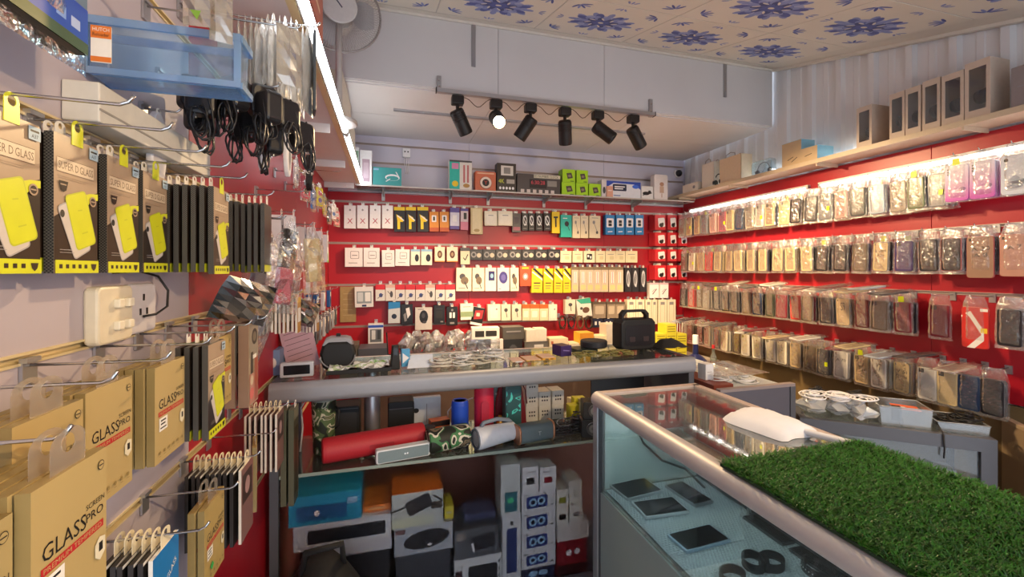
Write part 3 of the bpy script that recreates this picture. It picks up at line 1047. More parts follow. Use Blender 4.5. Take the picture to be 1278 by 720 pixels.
D_ITEMS = [('p', [(-.5, .60), (-.2, .52), (.1, .42), (.5, .36), (.5, .91), (-.5, .91)], DARKB),
           ('r', -.44, .17, .40, .27, M('#cbb79c', 0.4)), ('t', 'SUPER D', -.19, .22, .055, M('#6a513d'), .44), ('t', 'GLASS', .22, .22, .055, M('#6a513d'), .32),
           ('l', -.44, .17, .40, .17, .008, M('#6a513d')), ('l', -.44, .27, .40, .27, .008, M('#6a513d')),
           ('l', -.42, .30, .30, .30, .006, TAN), ('l', -.42, .315, .20, .315, .006, M('#8b735c')),
           ('p', [(.02, .45), (.1, .41), (.3, .38), (.5, .37), (.5, .42), (.34, .43), (.2, .50)], YEL),
           ('rr', -.06, .67, .44, .42, .44, GREYP), ('rr', -.06, .67, .41, .40, .44, M('#c9c0b6', 0.3)),
           ('e', -.34, .57, .05, .028, INK),
           ('rr', .08, .60, .50, .42, .32, YEL2), ('rr', .08, .60, .46, .40, .32, YEL),
           ('l', .10, .70, .24, .68, .02, YEL2), ('l', .0, .53, .10, .52, .02, YEL2),
           ('p', [(-.42, .335), (-.22, .335), (-.26, .40), (-.32, .415), (-.38, .40)], DARKB), ('l', -.39, .36, -.26, .36, .02, TAN),
           ('e', .36, .44, .085, .04, TAN), ('e', .36, .44, .06, .028, DARKB), ('l', .31, .44, .41, .44, .02, TAN),
           ('r', -.5, .905, .5, 1.0, YEL)] + \
          [('r', -.42 + i * .14, .935, -.35 + i * .14, .965, DARKB) for i in range(5)] + \
          [('p', [(.30, .93), (.44, .93), (.42, .965), (.37, .985), (.32, .965)], DARKB),
           ('r', .26, .02, .48, .11, M('#9fb6c6')), ('l', .29, .05, .45, .05, .03, INK), ('t', 'A37', .37, .085, .025, INK, .12),
           ('l', -.42, .83, -.16, .83, .008, GREYP), ('l', -.42, .85, -.1, .85, .008, GREYP)]
D_PACK = pack_mesh('glass_protector_pack', 0.082, 0.176, 0.010, TAN, D_ITEMS, DOTS, drop=0.016)
D_BACK = pack_mesh('black_pack', 0.080, 0.172, 0.0085, DARKB, [('r', -.5, .9, .5, 1, YEL2)], DOTS, drop=0.018)
YTAG = tab_mesh(0.021, 0.034, YEL, 0.006, -0.001)
D_LABS = ['yellow and brown phone glass pack, first on the upper hooks by the ring light pack',
          'yellow and brown phone glass pack, second along the upper hooks',
          'yellow and brown phone glass pack, third along, above the white sockets',
          'yellow and brown phone glass pack, fourth along the upper hooks']
for i, (yc, fd) in enumerate(((0.612, 0.045), (0.708, 0.050), (0.822, 0.045), (0.930, 0.040))):
    hook('L', yc, zc(0.196), of=D_LABS[i])
    o = hang('glass_protector_pack', D_PACK, D_LABS[i], 'screen protector', 'L', yc, fd, zc(0.188), 'yellow and brown phone glass packs', YTAG)
    for k in range(2):
        hang('glass_protector_pack', D_BACK, 'dark phone glass pack hidden behind a yellow and brown front pack', 'screen protector', 'L', yc - 0.004, fd - 0.013 - 0.012 * k, zc(0.188), 'dark packs behind the yellow fronts', TAB_SMALL)
hook('L', 1.035, zc(0.196), of='yellow pack fronting the dotted edges')
hang('glass_protector_pack', D_PACK, 'yellow and brown phone glass pack fronting a stack of dotted edges', 'screen protector', 'L', 1.035, 0.110, zc(0.184), 'yellow and brown phone glass packs', YTAG)
for k in range(6):
    hang('glass_protector_pack', D_BACK, 'black phone glass pack with dotted edge stacked behind a yellow front', 'screen protector', 'L', 1.03, 0.095 - 0.0145 * k, zc(0.186), 'dotted edge packs', TAB_SMALL)
rnd = random.Random(11)
hook('L', 1.25, zc(0.196), of='stack of black packs next to the clear bags')
for k in range(10):
    hang('glass_protector_pack', D_BACK, 'black phone glass pack, edge on, in the stack next to the clear bags', 'screen protector', 'L', 1.25 + rnd.uniform(-.004, .004), 0.145 - 0.0138 * k, zc(0.186 + rnd.uniform(-.003, .002)), 'black packs stacked edge on', TAB_SMALL, spin=rnd.uniform(-.05, .05))

# gold boxes
G_ITEMS = [('t', 'GLASS', -.10, .40, .10, INK, .56), ('t', 'SCREEN', .32, .325, .035, INK, .28), ('t', 'PRO', .31, .395, .055, INK, .26),
           ('r', -.40, .475, .44, .525, REDI), ('t', 'PREMIUM TEMPERED', .02, .50, .03, GOLD, .78),
           ('r', -.38, .545, -.12, .68, WHT), ('l', -.33, .575, -.17, .575, .025, INK), ('l', -.33, .61, -.19, .61, .025, INK), ('l', -.35, .65, -.16, .65, .02, INK),
           ('e', .40, .10, .05, .033, INK), ('e', .40, .10, .042, .028, GOLD), ('l', .365, .10, .435, .10, .012, INK),
           ('p', [(.30, .62), (.37, .58), (.46, .60), (.46, .70), (.38, .74), (.30, .70)], M('#d9d0b4')), ('r', .36, .62, .42, .68, INK)] + \
          [x for i in range(6) for x in (('e', -.36 + i * .145, .90, .028, .018, M('#8f7a48')), ('l', -.39 + i * .145, .935, -.33 + i * .145, .935, .008, M('#8f7a48')))]
G_BOX = pack_mesh('gold_glass_box', 0.100, 0.152, 0.011, GOLD, G_ITEMS, M('#8d7848', 0.5), drop=0.024)
G_DOT = pack_mesh('gold_glass_box', 0.100, 0.152, 0.011, M('#b39a5e', 0.42, 0.1), G_ITEMS + [('rr', -.18, .80, .12, .08, .7, GRN)], M('#8d7848', 0.5), drop=0.024)
G_ITEMS2 = [it for it in G_ITEMS]
BIGTAB = tab_mesh(0.046, 0.044, clear('#fff6e6', 0.0, 0.3, 0.06, white=0.10), 0.009, 0.003)
GB = [(0.405, 0.150, 'gold GLASS SCREEN PRO box on the bottom-most near hook, cut by the frame', 0.0),
      (0.508, 0.160, 'large gold GLASS SCREEN PRO box pushed to the end of its hook', 0.0),
      (0.580, 0.100, 'gold GLASS SCREEN PRO box half covered by a white hang tab', 0.0),
      (0.702, 0.090, 'gold GLASS SCREEN PRO box just below the white sockets', 0.0),
      (0.842, 0.100, 'single gold GLASS SCREEN PRO box with a long hook shadow, beside the red boards', 0.0)]
for i, (yc, fd, lab, sp) in enumerate(GB):
    dz = -0.122 if i != 1 else -0.157
    if i == 0:
        dz = -0.170
    hook('L', yc, zc(dz), of=lab)
    hang('gold_glass_box', G_BOX, lab, 'screen protector', 'L', yc, fd, zc(dz - 0.006), 'gold glass boxes on the middle hooks', BIGTAB, spin=sp)
    wh = ('the box cut by the frame', 'the large box at its hook end', 'the box under a white tab', 'the box below the sockets', 'the single box by the red boards')[i]
    for k in range(3 if i != 1 else 4):
        hang('gold_glass_box', G_BOX, 'gold glass box filed behind ' + wh, 'screen protector', 'L', yc - 0.003 + 0.002 * k, fd - 0.0135 * (k + 1), zc(dz - 0.006), 'gold boxes filed behind ' + wh, BIGTAB if k == 0 else None, spin=sp)
# hooks D and E hang lower: the wall strip offset is bridged by their long clips
hook('L', 0.955, zc(-0.118), of='low yellow and brown glass pack')
hang('glass_protector_pack', D_PACK, 'yellow and brown phone glass pack hanging low beside the single gold box', 'screen protector', 'L', 0.965, 0.125, zc(-0.124), 'yellow and brown phone glass packs', BIGTAB)
for k in range(3):
    hang('glass_protector_pack', D_BACK, 'dark phone glass pack behind the low yellow and brown pack', 'screen protector', 'L', 0.962, 0.110 - 0.014 * k, zc(-0.124), 'dark packs on the low hook', TAB_SMALL)
hook('L', 1.065, zc(-0.118), of='gold box with the green dot')
hang('gold_glass_box', G_DOT, 'gold glass box with a green dot behind the low yellow pack', 'screen protector', 'L', 1.075, 0.10, zc(-0.120), None, BIGTAB)
hang('gold_glass_box', G_BOX, 'gold glass box behind the one with the green dot', 'screen protector', 'L', 1.072, 0.086, zc(-0.120), None, BIGTAB)

# cable pack with red box inside, at the end of the middle hooks
C_ITEMS = [('r', -.45, .02, .45, .42, M('#8c8272', 0.35)), ('e', .1, .18, .30, .10, INK), ('e', .1, .18, .20, .06, M('#6b6355')), ('r', -.30, .36, -.05, .62, M('#3b342c')),
           ('r', .10, .44, .45, .98, M('#9a4a34', 0.35)), ('r', -.45, .62, .08, .98, M('#b07a68', 0.35)), ('e', -.2, .70, .16, .06, M('#c9b49a')), ('e', -.2, .86, .22, .07, M('#c96a66')), ('r', -.1, .40, .28, .45, WHT)]
CAB = pack_mesh('cable_pack', 0.075, 0.20, 0.022, M('#a28f76', 0.35), C_ITEMS, M('#8a6a52', 0.4), drop=0.012)
hook('L', 1.19, zc(-0.118), of='red and brown cable card')
hang('cable_pack', CAB, 'clear cable pack with a red and brown card hanging at the red boards', 'cable', 'L', 1.20, 0.125, zc(-0.116), None, TAB_WHITE)
hang('cable_pack', CAB, 'cable pack hanging behind the red and brown cable card', 'cable', 'L', 1.20, 0.095, zc(-0.116), None, TAB_WHITE)

# lower hooks
B_ITEMS = [('t', 'GLASS', .2, .30, .06, WHT, .4, 0.5), ('e', -.2, .65, .16, .1, M('#7ab4d8')), ('r', -.5, .9, .5, 1, M('#0f4f86'))]
BLUEP = pack_mesh('blue_glass_pack', 0.085, 0.165, 0.006, M('#1f76b8', 0.35), B_ITEMS, WHT, drop=0.020)
WB = pack_mesh('slim_black_pack', 0.085, 0.165, 0.007, M('#1e1b1a', 0.35), [('r', -.5, 0, .5, .03, WHT)], M('#2a2625'), drop=0.020)
WB2 = pack_mesh('slim_black_pack', 0.085, 0.165, 0.0055, M('#7b5a55', 0.35), [('r', -.4, .1, .4, .5, M('#3a2b2a')), ('e', 0, .3, .2, .12, M('#a08080'))], M('#d8cfc0'), drop=0.020)
PAPERTAB = tab_mesh(0.030, 0.034, M('#e6d9b8', 0.5), 0.006, 0.001)
hook('L', 0.832, zc(-0.430), of='bright blue glass pack')
hang('slim_pack', BLUEP, 'bright blue glass pack with white lettering on the lowest hooks', 'screen protector', 'L', 0.840, 0.095, zc(-0.432), None, PAPERTAB)
for k in range(5):
    hang('slim_pack', WB, 'slim black pack with a cream tab, filed behind the blue pack', 'screen protector', 'L', 0.837 + rnd.uniform(-.003, .003), 0.083 - 0.0125 * k, zc(-0.432), 'slim black packs behind the blue one', PAPERTAB, spin=rnd.uniform(-.04, .04))
hook('L', 0.975, zc(-0.430), of='gold box with a green sticker')
hang('gold_glass_box', G_DOT, 'gold glass box with a green sticker on the lowest hooks', 'screen protector', 'L', 0.985, 0.115, zc(-0.428), None, BIGTAB)
hang('gold_glass_box', G_BOX, 'gold glass box behind the one with a green sticker', 'screen protector', 'L', 0.982, 0.100, zc(-0.428), None, BIGTAB)
hook('L', 1.13, zc(-0.430), of='brown picture pack on the lowest row')
hang('slim_pack', WB2, 'slim brown picture pack fronting cream tabbed packs on the lowest hooks', 'screen protector', 'L', 1.135, 0.130, zc(-0.428), None, PAPERTAB)
for k in range(8):
    hang('slim_pack', WB, 'slim black pack with a cream tab, filed behind the brown picture pack', 'screen protector', 'L', 1.13 + rnd.uniform(-.003, .003), 0.117 - 0.0125 * k, zc(-0.428), 'slim black packs behind the brown one', PAPERTAB, spin=rnd.uniform(-.05, .05))
hook('L', 1.275, zc(-0.430), of='plain turned gold box')
hang('gold_glass_box', pack_mesh('gold_glass_box', 0.09, 0.165, 0.01, GOLD, [('l', -.2, .8, .2, .8, .01, M('#8f7a48'))], M('#8d7848'), drop=0.026),
     'plain gold box turned on its hook near the counter end', 'screen protector', 'L', 1.285, 0.11, zc(-0.428), None, BIGTAB, spin=0.25)
# bundle of white tabbed packs and two tall olive packs before the counter
hook('L', 1.42, zc(-0.40), of='bundle of cream tabbed packs')
for k in range(7):
    hang('slim_pack', WB2, 'slim pack in the bundle of cream tabs beside the counter post', 'screen protector', 'L', 1.43 + rnd.uniform(-.003, .003), 0.135 - 0.013 * k, zc(-0.398), 'bundle of cream tabbed packs', PAPERTAB, spin=rnd.uniform(-.05, .05))
OLV = pack_mesh('tall_dark_pack', 0.07, 0.30, 0.016, M('#3c3a22', 0.35, 0, 0.2), [('r', -.5, 0, .5, .12, M('#6d6b58')), ('r', -.3, .2, .3, .9, M('#2c2a18'))], M('#4c4a33'), drop=0.012)
hook('L', 1.52, zc(-0.432), of='tall olive packs')
for k in range(2):
    hang('tall_dark_pack', OLV, 'tall dark olive pack hanging before the glass counter', 'accessory pack', 'L', 1.52 + 0.002 * k, 0.16 - 0.022 * k, zc(-0.425), 'tall olive packs', TAB_WHITE)

# wall sockets
mb = MB()
mb.slab(0.094, 0.092, 0.020, 0.010, M('#d8cdb4', 0.4), 0.004)
sw = tag(mb.build('wall_switch', None, (XL + 0.020, 0.855, zc(-0.072)), (0, 0, PI / 2)), 'cream switch plate with four square knobs on the grey boards', 'switch')
for sx in (-1, 1):
    for sz in (-1, 1):
        mb = MB(); mb.slab(0.015, 0.015, 0.010, 0.003, M('#e2d8c0', 0.4), 0.002, sx * 0.014 + 0.012, sz * 0.018, -0.009)
        mb.build('switch_knob', sw)
mb = MB()
mb.slab(0.090, 0.090, 0.012, 0.008, M('#c9c4c8', 0.4), 0.004)
sk = tag(mb.build('wall_socket', None, (XL + 0.012, 0.952, zc(-0.070)), (0, 0, PI / 2)), 'pale socket plate with a black lead beside the switch plate', 'socket')
for k, (x, z) in enumerate(((0.0, 0.020), (-0.011, -0.006), (0.011, -0.006))):
    mb = MB(); mb.box(x - 0.003, -0.0006, z - 0.006, x + 0.003, 0.001, z + 0.006, INK); mb.build('socket_slot', sk)
mb = MB()
mb.tube([(XL + 0.014, 0.945, zc(-0.085)), (XL + 0.03, 0.955, zc(-0.082)), (XL + 0.035, 0.985, zc(-0.07)), (XL + 0.03, 1.00, zc(-0.04)), (XL + 0.02, 0.985, zc(-0.012)), (XL + 0.012, 0.94, zc(-0.002)), (XL + 0.012, 0.86, zc(-0.004))], 0.0022, INK, 6)
tag(mb.build('power_lead', None), 'thin black lead looping out of the pale socket plate', 'cable')

# white trunking with the blue tub on it
mb = MB(); mb.slab(0.40, 0.058, 0.045, 0.003, M('#cfcabf', 0.4), 0.002)
mb.box(-0.2, -0.0012, -0.012, 0.2, 0.0, -0.009, M('#9a958c'))
trk = tag(mb.build('wall_trunking', None, (XL + 0.046, 0.962, zc(0.243)), (0, 0, PI / 2)), 'long white trunking box fixed to the wall under the blue tub', 'trunking')
BLUT = clear('#dceffe', 0.10, 0.06, 0.06)
BLUE_E = clear('#b4d8f8', 0.30, 0.1, 0.10)
tub = empty('blue_tub', (-0.342, 0.832, zc(0.298)), 0, 'clear blue plastic tub with an orange HUTCH sticker above the packs', 'tub')
tw, td, th = 0.205, 0.055, 0.088


def tub_wall(name, pts, t, mat):
    mb = MB(); mb.prism(pts, t, mat, 0.0); return mb


for nm, (T, L) in {'front_side': (Matrix.Translation((0, -td / 2, 0)), tw), 'back_side': (Matrix.Translation((0, td / 2 - 0.003, 0)), tw),
                   'end_side': (Matrix.Translation((-tw / 2 + 0.003, 0, 0)) @ Matrix.Rotation(PI / 2, 4, 'Z'), td - 0.006), 'end_side.': (Matrix.Translation((tw / 2, 0, 0)) @ Matrix.Rotation(PI / 2, 4, 'Z'), td - 0.006)}.items():
    mb = MB(); mb.T = T
    mb.prism([(-L / 2 + 0.006, 0.006), (L / 2 - 0.006, 0.006), (L / 2, th), (-L / 2, th)], 0.003, BLUT)
    mb.build(nm.strip('.'), tub)
mb = MB(); mb.box(-tw / 2 + 0.005, -td / 2 + 0.004, 0, tw / 2 - 0.005, td / 2 - 0.004, 0.006, BLUE_E); mb.build('tub_floor', tub)
mb = MB()
for (x0, y0, x1, y1) in ((-tw / 2 - 0.004, -td / 2 - 0.005, tw / 2 + 0.004, -td / 2 - 0.0005), (-tw / 2 - 0.004, td / 2 + 0.0005, tw / 2 + 0.004, td / 2 + 0.005), (tw / 2 + 0.0005, -td / 2, tw / 2 + 0.006, td / 2)):
    mb.box(x0, y0, th - 0.012, x1, y1, th, BLUE_E)
    mb.box(x0, y0, 0.0, x1, y1, 0.010, BLUE_E)
mb.box(tw / 2 - 0.006, -td / 2 - 0.004, 0.01, tw / 2 + 0.004, -td / 2 - 0.0005, th - 0.01, BLUE_E)
mb.box(-tw / 2 - 0.004, -td / 2 - 0.004, 0.01, -tw / 2 + 0.004, -td / 2 - 0.0005, th - 0.01, BLUE_E)
stuff(mb.build('tub_rim', tub))
mb = MB(); mb.T = Matrix.Translation((-0.082, -td / 2 - 0.0012, 0.046))
mb.slab(0.026, 0.056, 0.0008, 0.001, WHT)
prints(mb, 0.026, 0.056, [('r', -.5, 0, .5, .34, M('#d9762a')), ('t', 'HUTCH', 0, .10, .10, WHT, .8), ('t', 'Reloader', 0, .24, .09, INK, .8), ('r', -.5, .84, .5, .98, M('#d9762a'))], 0.028, 0.0)
mb.build('sticker', tub)


def pouch_mesh(w, h, puff, mat, seed, drop=0.0, nx=4, nz=7, pinch=0.35):
    """crumpled plastic bag: two wavy sheets joined at the edges, gathered at the top"""
    r = random.Random(seed)
    mb = MB()
    for s in (-1, 1):
        vs, fs = [], []
        for j in range(nz + 1):
            t = j / nz
            ww = w * (pinch + (1 - pinch) * min(1, t * 3.0))
            for i in range(nx + 1):
                u = i / nx - 0.5
                b = math.sin(PI * i / nx) * math.sin(PI * min(1, max(0.0, t)))
                e = 0 if i in (0, nx) or j in (0, nz) else r.uniform(-0.35, 0.35)
                vs.append((u * ww + (r.uniform(-.03, .03) * w if 0 < i < nx else 0), s * puff * (b * 0.5 + e * 0.5 * (1 if b > 0 else 0)), -drop - t * h + r.uniform(-.012, .012) * h * (1 if 0 < j < nz else 0)))
        for j in range(nz):
            for i in range(nx):
                a = j * (nx + 1) + i
                q = (a, a + 1, a + nx + 2, a + nx + 1)
                fs.append(q if s < 0 else q[::-1])
        mb.add(vs, fs, mat, False)
    return mb.mesh('clear_bag')


POUCH_W = [pouch_mesh(0.065, 0.215, 0.012, MILKY, 40 + i, pinch=0.15) for i in range(3)]
for k in range(13):
    hook_y = 1.12
    hang('white_pouch', POUCH_W[k % 3], 'milky white pouch hanging in a row right of the blue tub', 'pouch', 'L', hook_y + rnd.uniform(-.006, .006), 0.262 - 0.0120 * k, zc(0.590 + rnd.uniform(-.01, .006)), 'milky pouches right of the blue tub', None, spin=rnd.uniform(-.25, .25))
hook('L', 1.12, zc(0.582), hook_mesh(0.285, 0.0022, 0.02), 'long chrome hook carrying the milky white pouches')
mb = MB(); mb.slab(0.05, 0.19, 0.006, 0.004, M('#2a3138', 0.4), 0.001, 0, -0.11)
DARKCARD = mb.mesh('dark_card')
hang('dark_card', DARKCARD, 'slim dark card at the end of the milky pouches', 'card', 'L', 1.125, 0.278, zc(0.580), None, TAB_SMALL, spin=0.2)


# chargers with cables in bags under the tub
def charger(lab, loc, rz, seed, group=None):
    r = random.Random(seed)
    BK = M('#17161a', 0.4)
    root = empty('phone_charger', loc, rz, lab, 'charger', group)
    mb = MB(); mb.slab(0.050, 0.066, 0.036, 0.012, BK, 0.006, 0, -0.024, -0.018)
    mb.build('adapter', root)
    for s in (-1, 1):
        mb = MB(); mb.cyl((s * 0.009, 0, -0.044), (s * 0.009, 0, -0.062), 0.0022, CHROME, n=8); mb.build('pin', root)
    mb = MB()
    pts = []
    for t in range(46):
        a = t / 45 * 2 * PI * 3.2
        pts.append((0.022 * math.cos(a) + 0.010 * math.sin(t * 0.4), -0.018 + 0.006 * math.sin(t * 0.7 + seed), -0.075 - 0.032 * math.sin(a) + r.uniform(-.003, .003)))
    pts = [(0, 0, 0.004), (0.004, -0.010, 0.012), (0.012, -0.018, -0.02), (0.02, -0.018, -0.05)] + pts
    mb.tube(pts, 0.0021, BK, 5)
    mb.build('cord', root)
    return root


for k, (x, y, dz) in enumerate(((-0.385, 1.02, 0.412), (-0.345, 1.05, 0.415), (-0.305, 1.00, 0.412), (-0.262, 1.03, 0.412), (-0.225, 1.07, 0.40), (-0.32, 1.10, 0.375), (-0.205, 1.14, 0.375), (-0.40, 1.09, 0.39), (-0.36, 0.99, 0.392), (-0.285, 1.07, 0.385), (-0.243, 1.00, 0.39), (-0.27, 1.14, 0.36))):
    charger('black phone charger with coiled cord hanging under the blue tub', (x, y, zc(dz - 0.030)), rnd.uniform(-1, 1), k, 'black chargers under the blue tub')
hook('L', 1.03, zc(0.394), hook_mesh(0.22, 0.0022, 0.02), 'long chrome hook carrying the black chargers')
for k, (u, d, dz) in enumerate(((0.97, 0.03, 0.30), (1.28, 0.13, 0.40), (1.33, 0.18, 0.40))):
    mb = MB(); mb.prism(ell(0, -0.07, 0.028, 0.07, 18), 0.012, M('#d8d4d6', 0.4), 0.003)
    prints(mb, 0.05, 0.14, [('e', 0, .5, .3, .38, M('#8f8a92')), ('e', 0, .5, .2, .26, M('#26242a'))] if k else [], 0.0, 0.0)
    hook('L', u, zc(dz) + 0.004, hook_mesh(max(d, 0.03) + 0.03, .002, .01), of='oval case near the black chargers')
    hang('oval_case', mb.mesh('oval_case'), ['small white oval case lying on the grey boards below the trunking', 'oval earphone case hanging behind the black chargers', 'oval earphone case with a pale rim beside the black chargers'][k], 'case', 'L', u, d, zc(dz), None, TAB_SMALL)

# ring light pack at the very top
RL_ITEMS = [('p', [(-.5, 0), (-.15, 0), (-.2, .62), (-.5, .62)], M('#8a8f2a')), ('p', [(-.36, .25), (-.12, .2), (-.02, .66), (-.36, .66)], SKIN), ('e', -.22, .40, .10, .12, SKIN), ('p', [(-.36, .2), (-.1, .22), (-.16, .36), (-.3, .34)], M('#b98f4e')),
            ('r', -.04, 0, .5, .68, M('#5d6f80'))] + [('e', .18, .38, .30 - .03 * k, .34 - .034 * k, M('#b9c6cf') if k % 2 == 0 else M('#5d6f80')) for k in range(8)] + \
           [('r', -.5, .68, .5, .92, M('#1f3fa0')), ('r', -.2, .76, -.04, .83, M('#c98a4a')), ('r', .05, .78, .18, .86, M('#7f9ad0')), ('r', .25, .80, .38, .87, M('#aab6d8')), ('r', -.5, .92, .5, 1, M('#3d4a16')), ('l', -.4, .72, .0, .74, .02, WHT)]
RLP = pack_mesh('ring_light_pack', 0.115, 0.17, 0.03, M('#26301a', 0.25), RL_ITEMS, M('#14160f', 0.3), drop=0.012)
hook('L', 0.588, zc(0.442), of='ring light pack')
rl = hang('ring_light_pack', RLP, 'glossy blue and green ring light pack at the blue tub', 'ring light pack', 'L', 0.588, 0.095, zc(0.442), None, TAB_WHITE)
mb = MB(); mb.T = Matrix.Translation((0, 0, 0)); 
link('clear_bag', pouch_mesh(0.155, 0.20, 0.05, BAG, 5, 0.0, pinch=0.7), rl, (0, 0.012, 0.0))
# shiny bags hanging before the tub
SHINY = clear('#d9d2c4', 0.25, 0.12, 0.22)
for k, (x, y, dz, w, h) in enumerate(((-0.275, 0.74, 0.445, 0.035, 0.085), (-0.25, 0.76, 0.44, 0.03, 0.09), (-0.20, 0.98, 0.50, 0.05, 0.12))):
    o = link('foil_bag', pouch_mesh(w, h, 0.012, SHINY, 70 + k, pinch=1.0), None, (x, y, zc(dz)), (0, 0, 0.3 * k))
    tag(o, 'small shiny foil bag dangling over the blue tub', 'bag', 'foil bags over the blue tub')
    if k:
        continue
    mb = MB(); mb.flat([(-.006, -.0), (.008, 0.0), (.003, -.014)], 0, M('#6f9430')); link('green_corner', mb.mesh('green_corner'), o, (0, -0.007, -h + 0.02))
hook('L', 0.745, zc(0.447), hook_mesh(0.24, 0.002, 0.012), 'long chrome hook holding foil bags above the blue tub')
hook('L', 0.98, zc(0.502), hook_mesh(0.27, 0.002, 0.012), 'long chrome hook with one foil bag behind the blue tub')

# ---------------------------------------------------------------- far part of the left wall
def lw_pt(px, py, dist):
    p = on_x(px, py, XL + dist)
    return p


# coiled black cable and bags hanging at the lit shelf
mb = MB()
pts = []
for t in range(120):
    a = t / 119 * 2 * PI * 7
    pts.append((0.022 * math.cos(a) + 0.003 * math.sin(a * 3.3), 0.008 * math.sin(a * 1.37), -0.075 - 0.07 * math.sin(a)))
mb.tube(pts, 0.0026, INK, 5)
mb.cyl((-0.026, 0, -0.075), (0.026, 0, -0.075), 0.010, M('#cfc9c2'), n=8)
p = lw_pt(386, 192, 0.14)
hang('cable_coil', mb.mesh('cable_coil'), 'bundle of coiled black cable hanging below the tube lamp', 'cable', 'L', p.y, 0.14, p.z, None)
hook('L', p.y, p.z + 0.004, hook_mesh(0.16, .002, .012), 'chrome hook with the coiled black cable')
CLUT = [M(c, 0.4) for c in ('#3d6fb4', '#c8cdd6', '#d84f62', '#e6d23c', '#26242a', '#7c63a8', '#e8e4e6', '#55a0c4')]


def gadget_mesh(seed):
    r = random.Random(seed)
    mb = MB()
    mb.slab(0.05, 0.09, 0.010, 0.008, r.choice(CLUT), 0.002, 0, -0.062)
    items = [('rr', 0, .3, .6, .25, 0, r.choice(CLUT)), ('e', 0, .68, .3, .14, r.choice(CLUT)), ('l', -.3, .9, .3, .9, .04, r.choice(CLUT))]
    prints(mb, 0.05, 0.09, items, -0.017, 0.0)
    return mb.mesh('earphone_card')


GAD = [gadget_mesh(i) for i in range(6)]
BAG_S = [pouch_mesh(0.066, 0.125, 0.026, BAG, 80 + i) for i in range(3)]
for k in range(8):
    p = Vector((0, 1.75 + 0.18 * k, zc(0.42) - 0.02 * (k % 3)))
    hook('L', p.y, p.z, HOOK_M, of='bagged earphone cards by the tube lamp')
    o = hang('earphone_card', GAD[k % 6], 'small colourful earphone card in a clear bag under the end of the tube lamp', 'earphone card', 'L', p.y, 0.12, p.z, 'colourful bagged cards by the tube lamp', TAB_SMALL, spin=rnd.uniform(-.3, .3) - .3)
    link('clear_bag', BAG_S[k % 3], o, (0, 0.004, 0.006))
for px, py in ((340, 236), (404, 178), (406, 200), (412, 212)):
    p = lw_pt(px, py, 0.0)
    p = on_x(px - 22, py, XL)
    hook('L', p.y, p.z, HOOK_L, label='bare chrome peg hook on the red boards under the tube lamp')

# big crinkly bags with boxed phones behind the black packs
BAGL = [pouch_mesh(0.13, 0.27, 0.05, BAG, 20 + i, nx=5, nz=9, pinch=0.12) for i in range(4)]


def bag_item(kind):
    mb = MB()
    if kind == 0:
        mb.slab(0.055, 0.14, 0.018, 0.004, M('#9a9aa2', 0.3), 0.002, 0, -0.12)
        for i in range(6):
            for j in range(2):
                mb.slab(0.014, 0.010, 0.002, 0.002, INK, 0.0005, -0.011 + 0.022 * j, -0.075 - 0.016 * i, -0.002)
        nm = 'remote_control'
    elif kind == 1:
        mb.slab(0.045, 0.11, 0.02, 0.004, INK, 0.003, 0, -0.09)
        mb.slab(0.052, 0.10, 0.016, 0.004, M('#b04a5c', 0.4), 0.003, 0, -0.195)
        for i in range(5):
            mb.slab(0.016, 0.008, 0.002, 0.002, M('#4a4a50'), 0.0005, -0.01, -0.05 - 0.016 * i, -0.002)
            mb.slab(0.016, 0.008, 0.002, 0.002, M('#4a4a50'), 0.0005, 0.011, -0.05 - 0.016 * i, -0.002)
        nm = 'handset'
    else:
        mb.slab(0.075, 0.17, 0.02, 0.006, M('#d9c48e', 0.4), 0.003, 0, -0.14)
        prints(mb, 0.075, 0.17, [('rr', 0, .35, .5, .2, 0, M('#efe2b8')), ('r', -.1, .3, .05, .4, M('#fffbe6'))], -0.055, 0.0)
        nm = 'boxed_phone'
    return nm, mb.mesh(nm)


for k, (px, py, dist, kind, lab) in enumerate(((334, 272, 0.11, 0, 'grey remote in a crinkled clear bag next to the black packs'), (368, 272, 0.19, 1, 'black handset in a large crinkled clear bag'),
                                               (391, 280, 0.16, 2, 'cream boxed phone in a large crinkled clear bag'), (345, 350, 0.08, 0, 'crinkled clear bag with a grey remote below the black packs'))):
    nm, me = bag_item(kind)
    p = lw_pt(px, py, dist)
    hook('L', p.y, p.z, HOOK_L, of=lab)
    o = hang(nm, me, lab, 'bagged phone', 'L', p.y, dist, p.z, None, None, tilt=(0.1, 0.18, -0.08, 0.5)[k], spin=-0.5)
    link('clear_bag', BAGL[k], o, (0, 0.008, 0.0))
# black film pack in clear bag, lying low
BKF = pouch_mesh(0.16, 0.10, 0.05, clear('#2a2626', 0.72, 0.14, 0.10), 33, nx=5, pinch=0.9)
for k, (px, py) in enumerate(((318, 352), (386, 376))):
    p = lw_pt(px, py, 0.14)
    tag(link('dark_film_bag', BKF, None, p, (0.3, 0.25, PI / 2 - 0.5)), ['crinkled dark film bag under the black packs', 'crinkled dark film bag under the boxed phone'][k], 'bag')
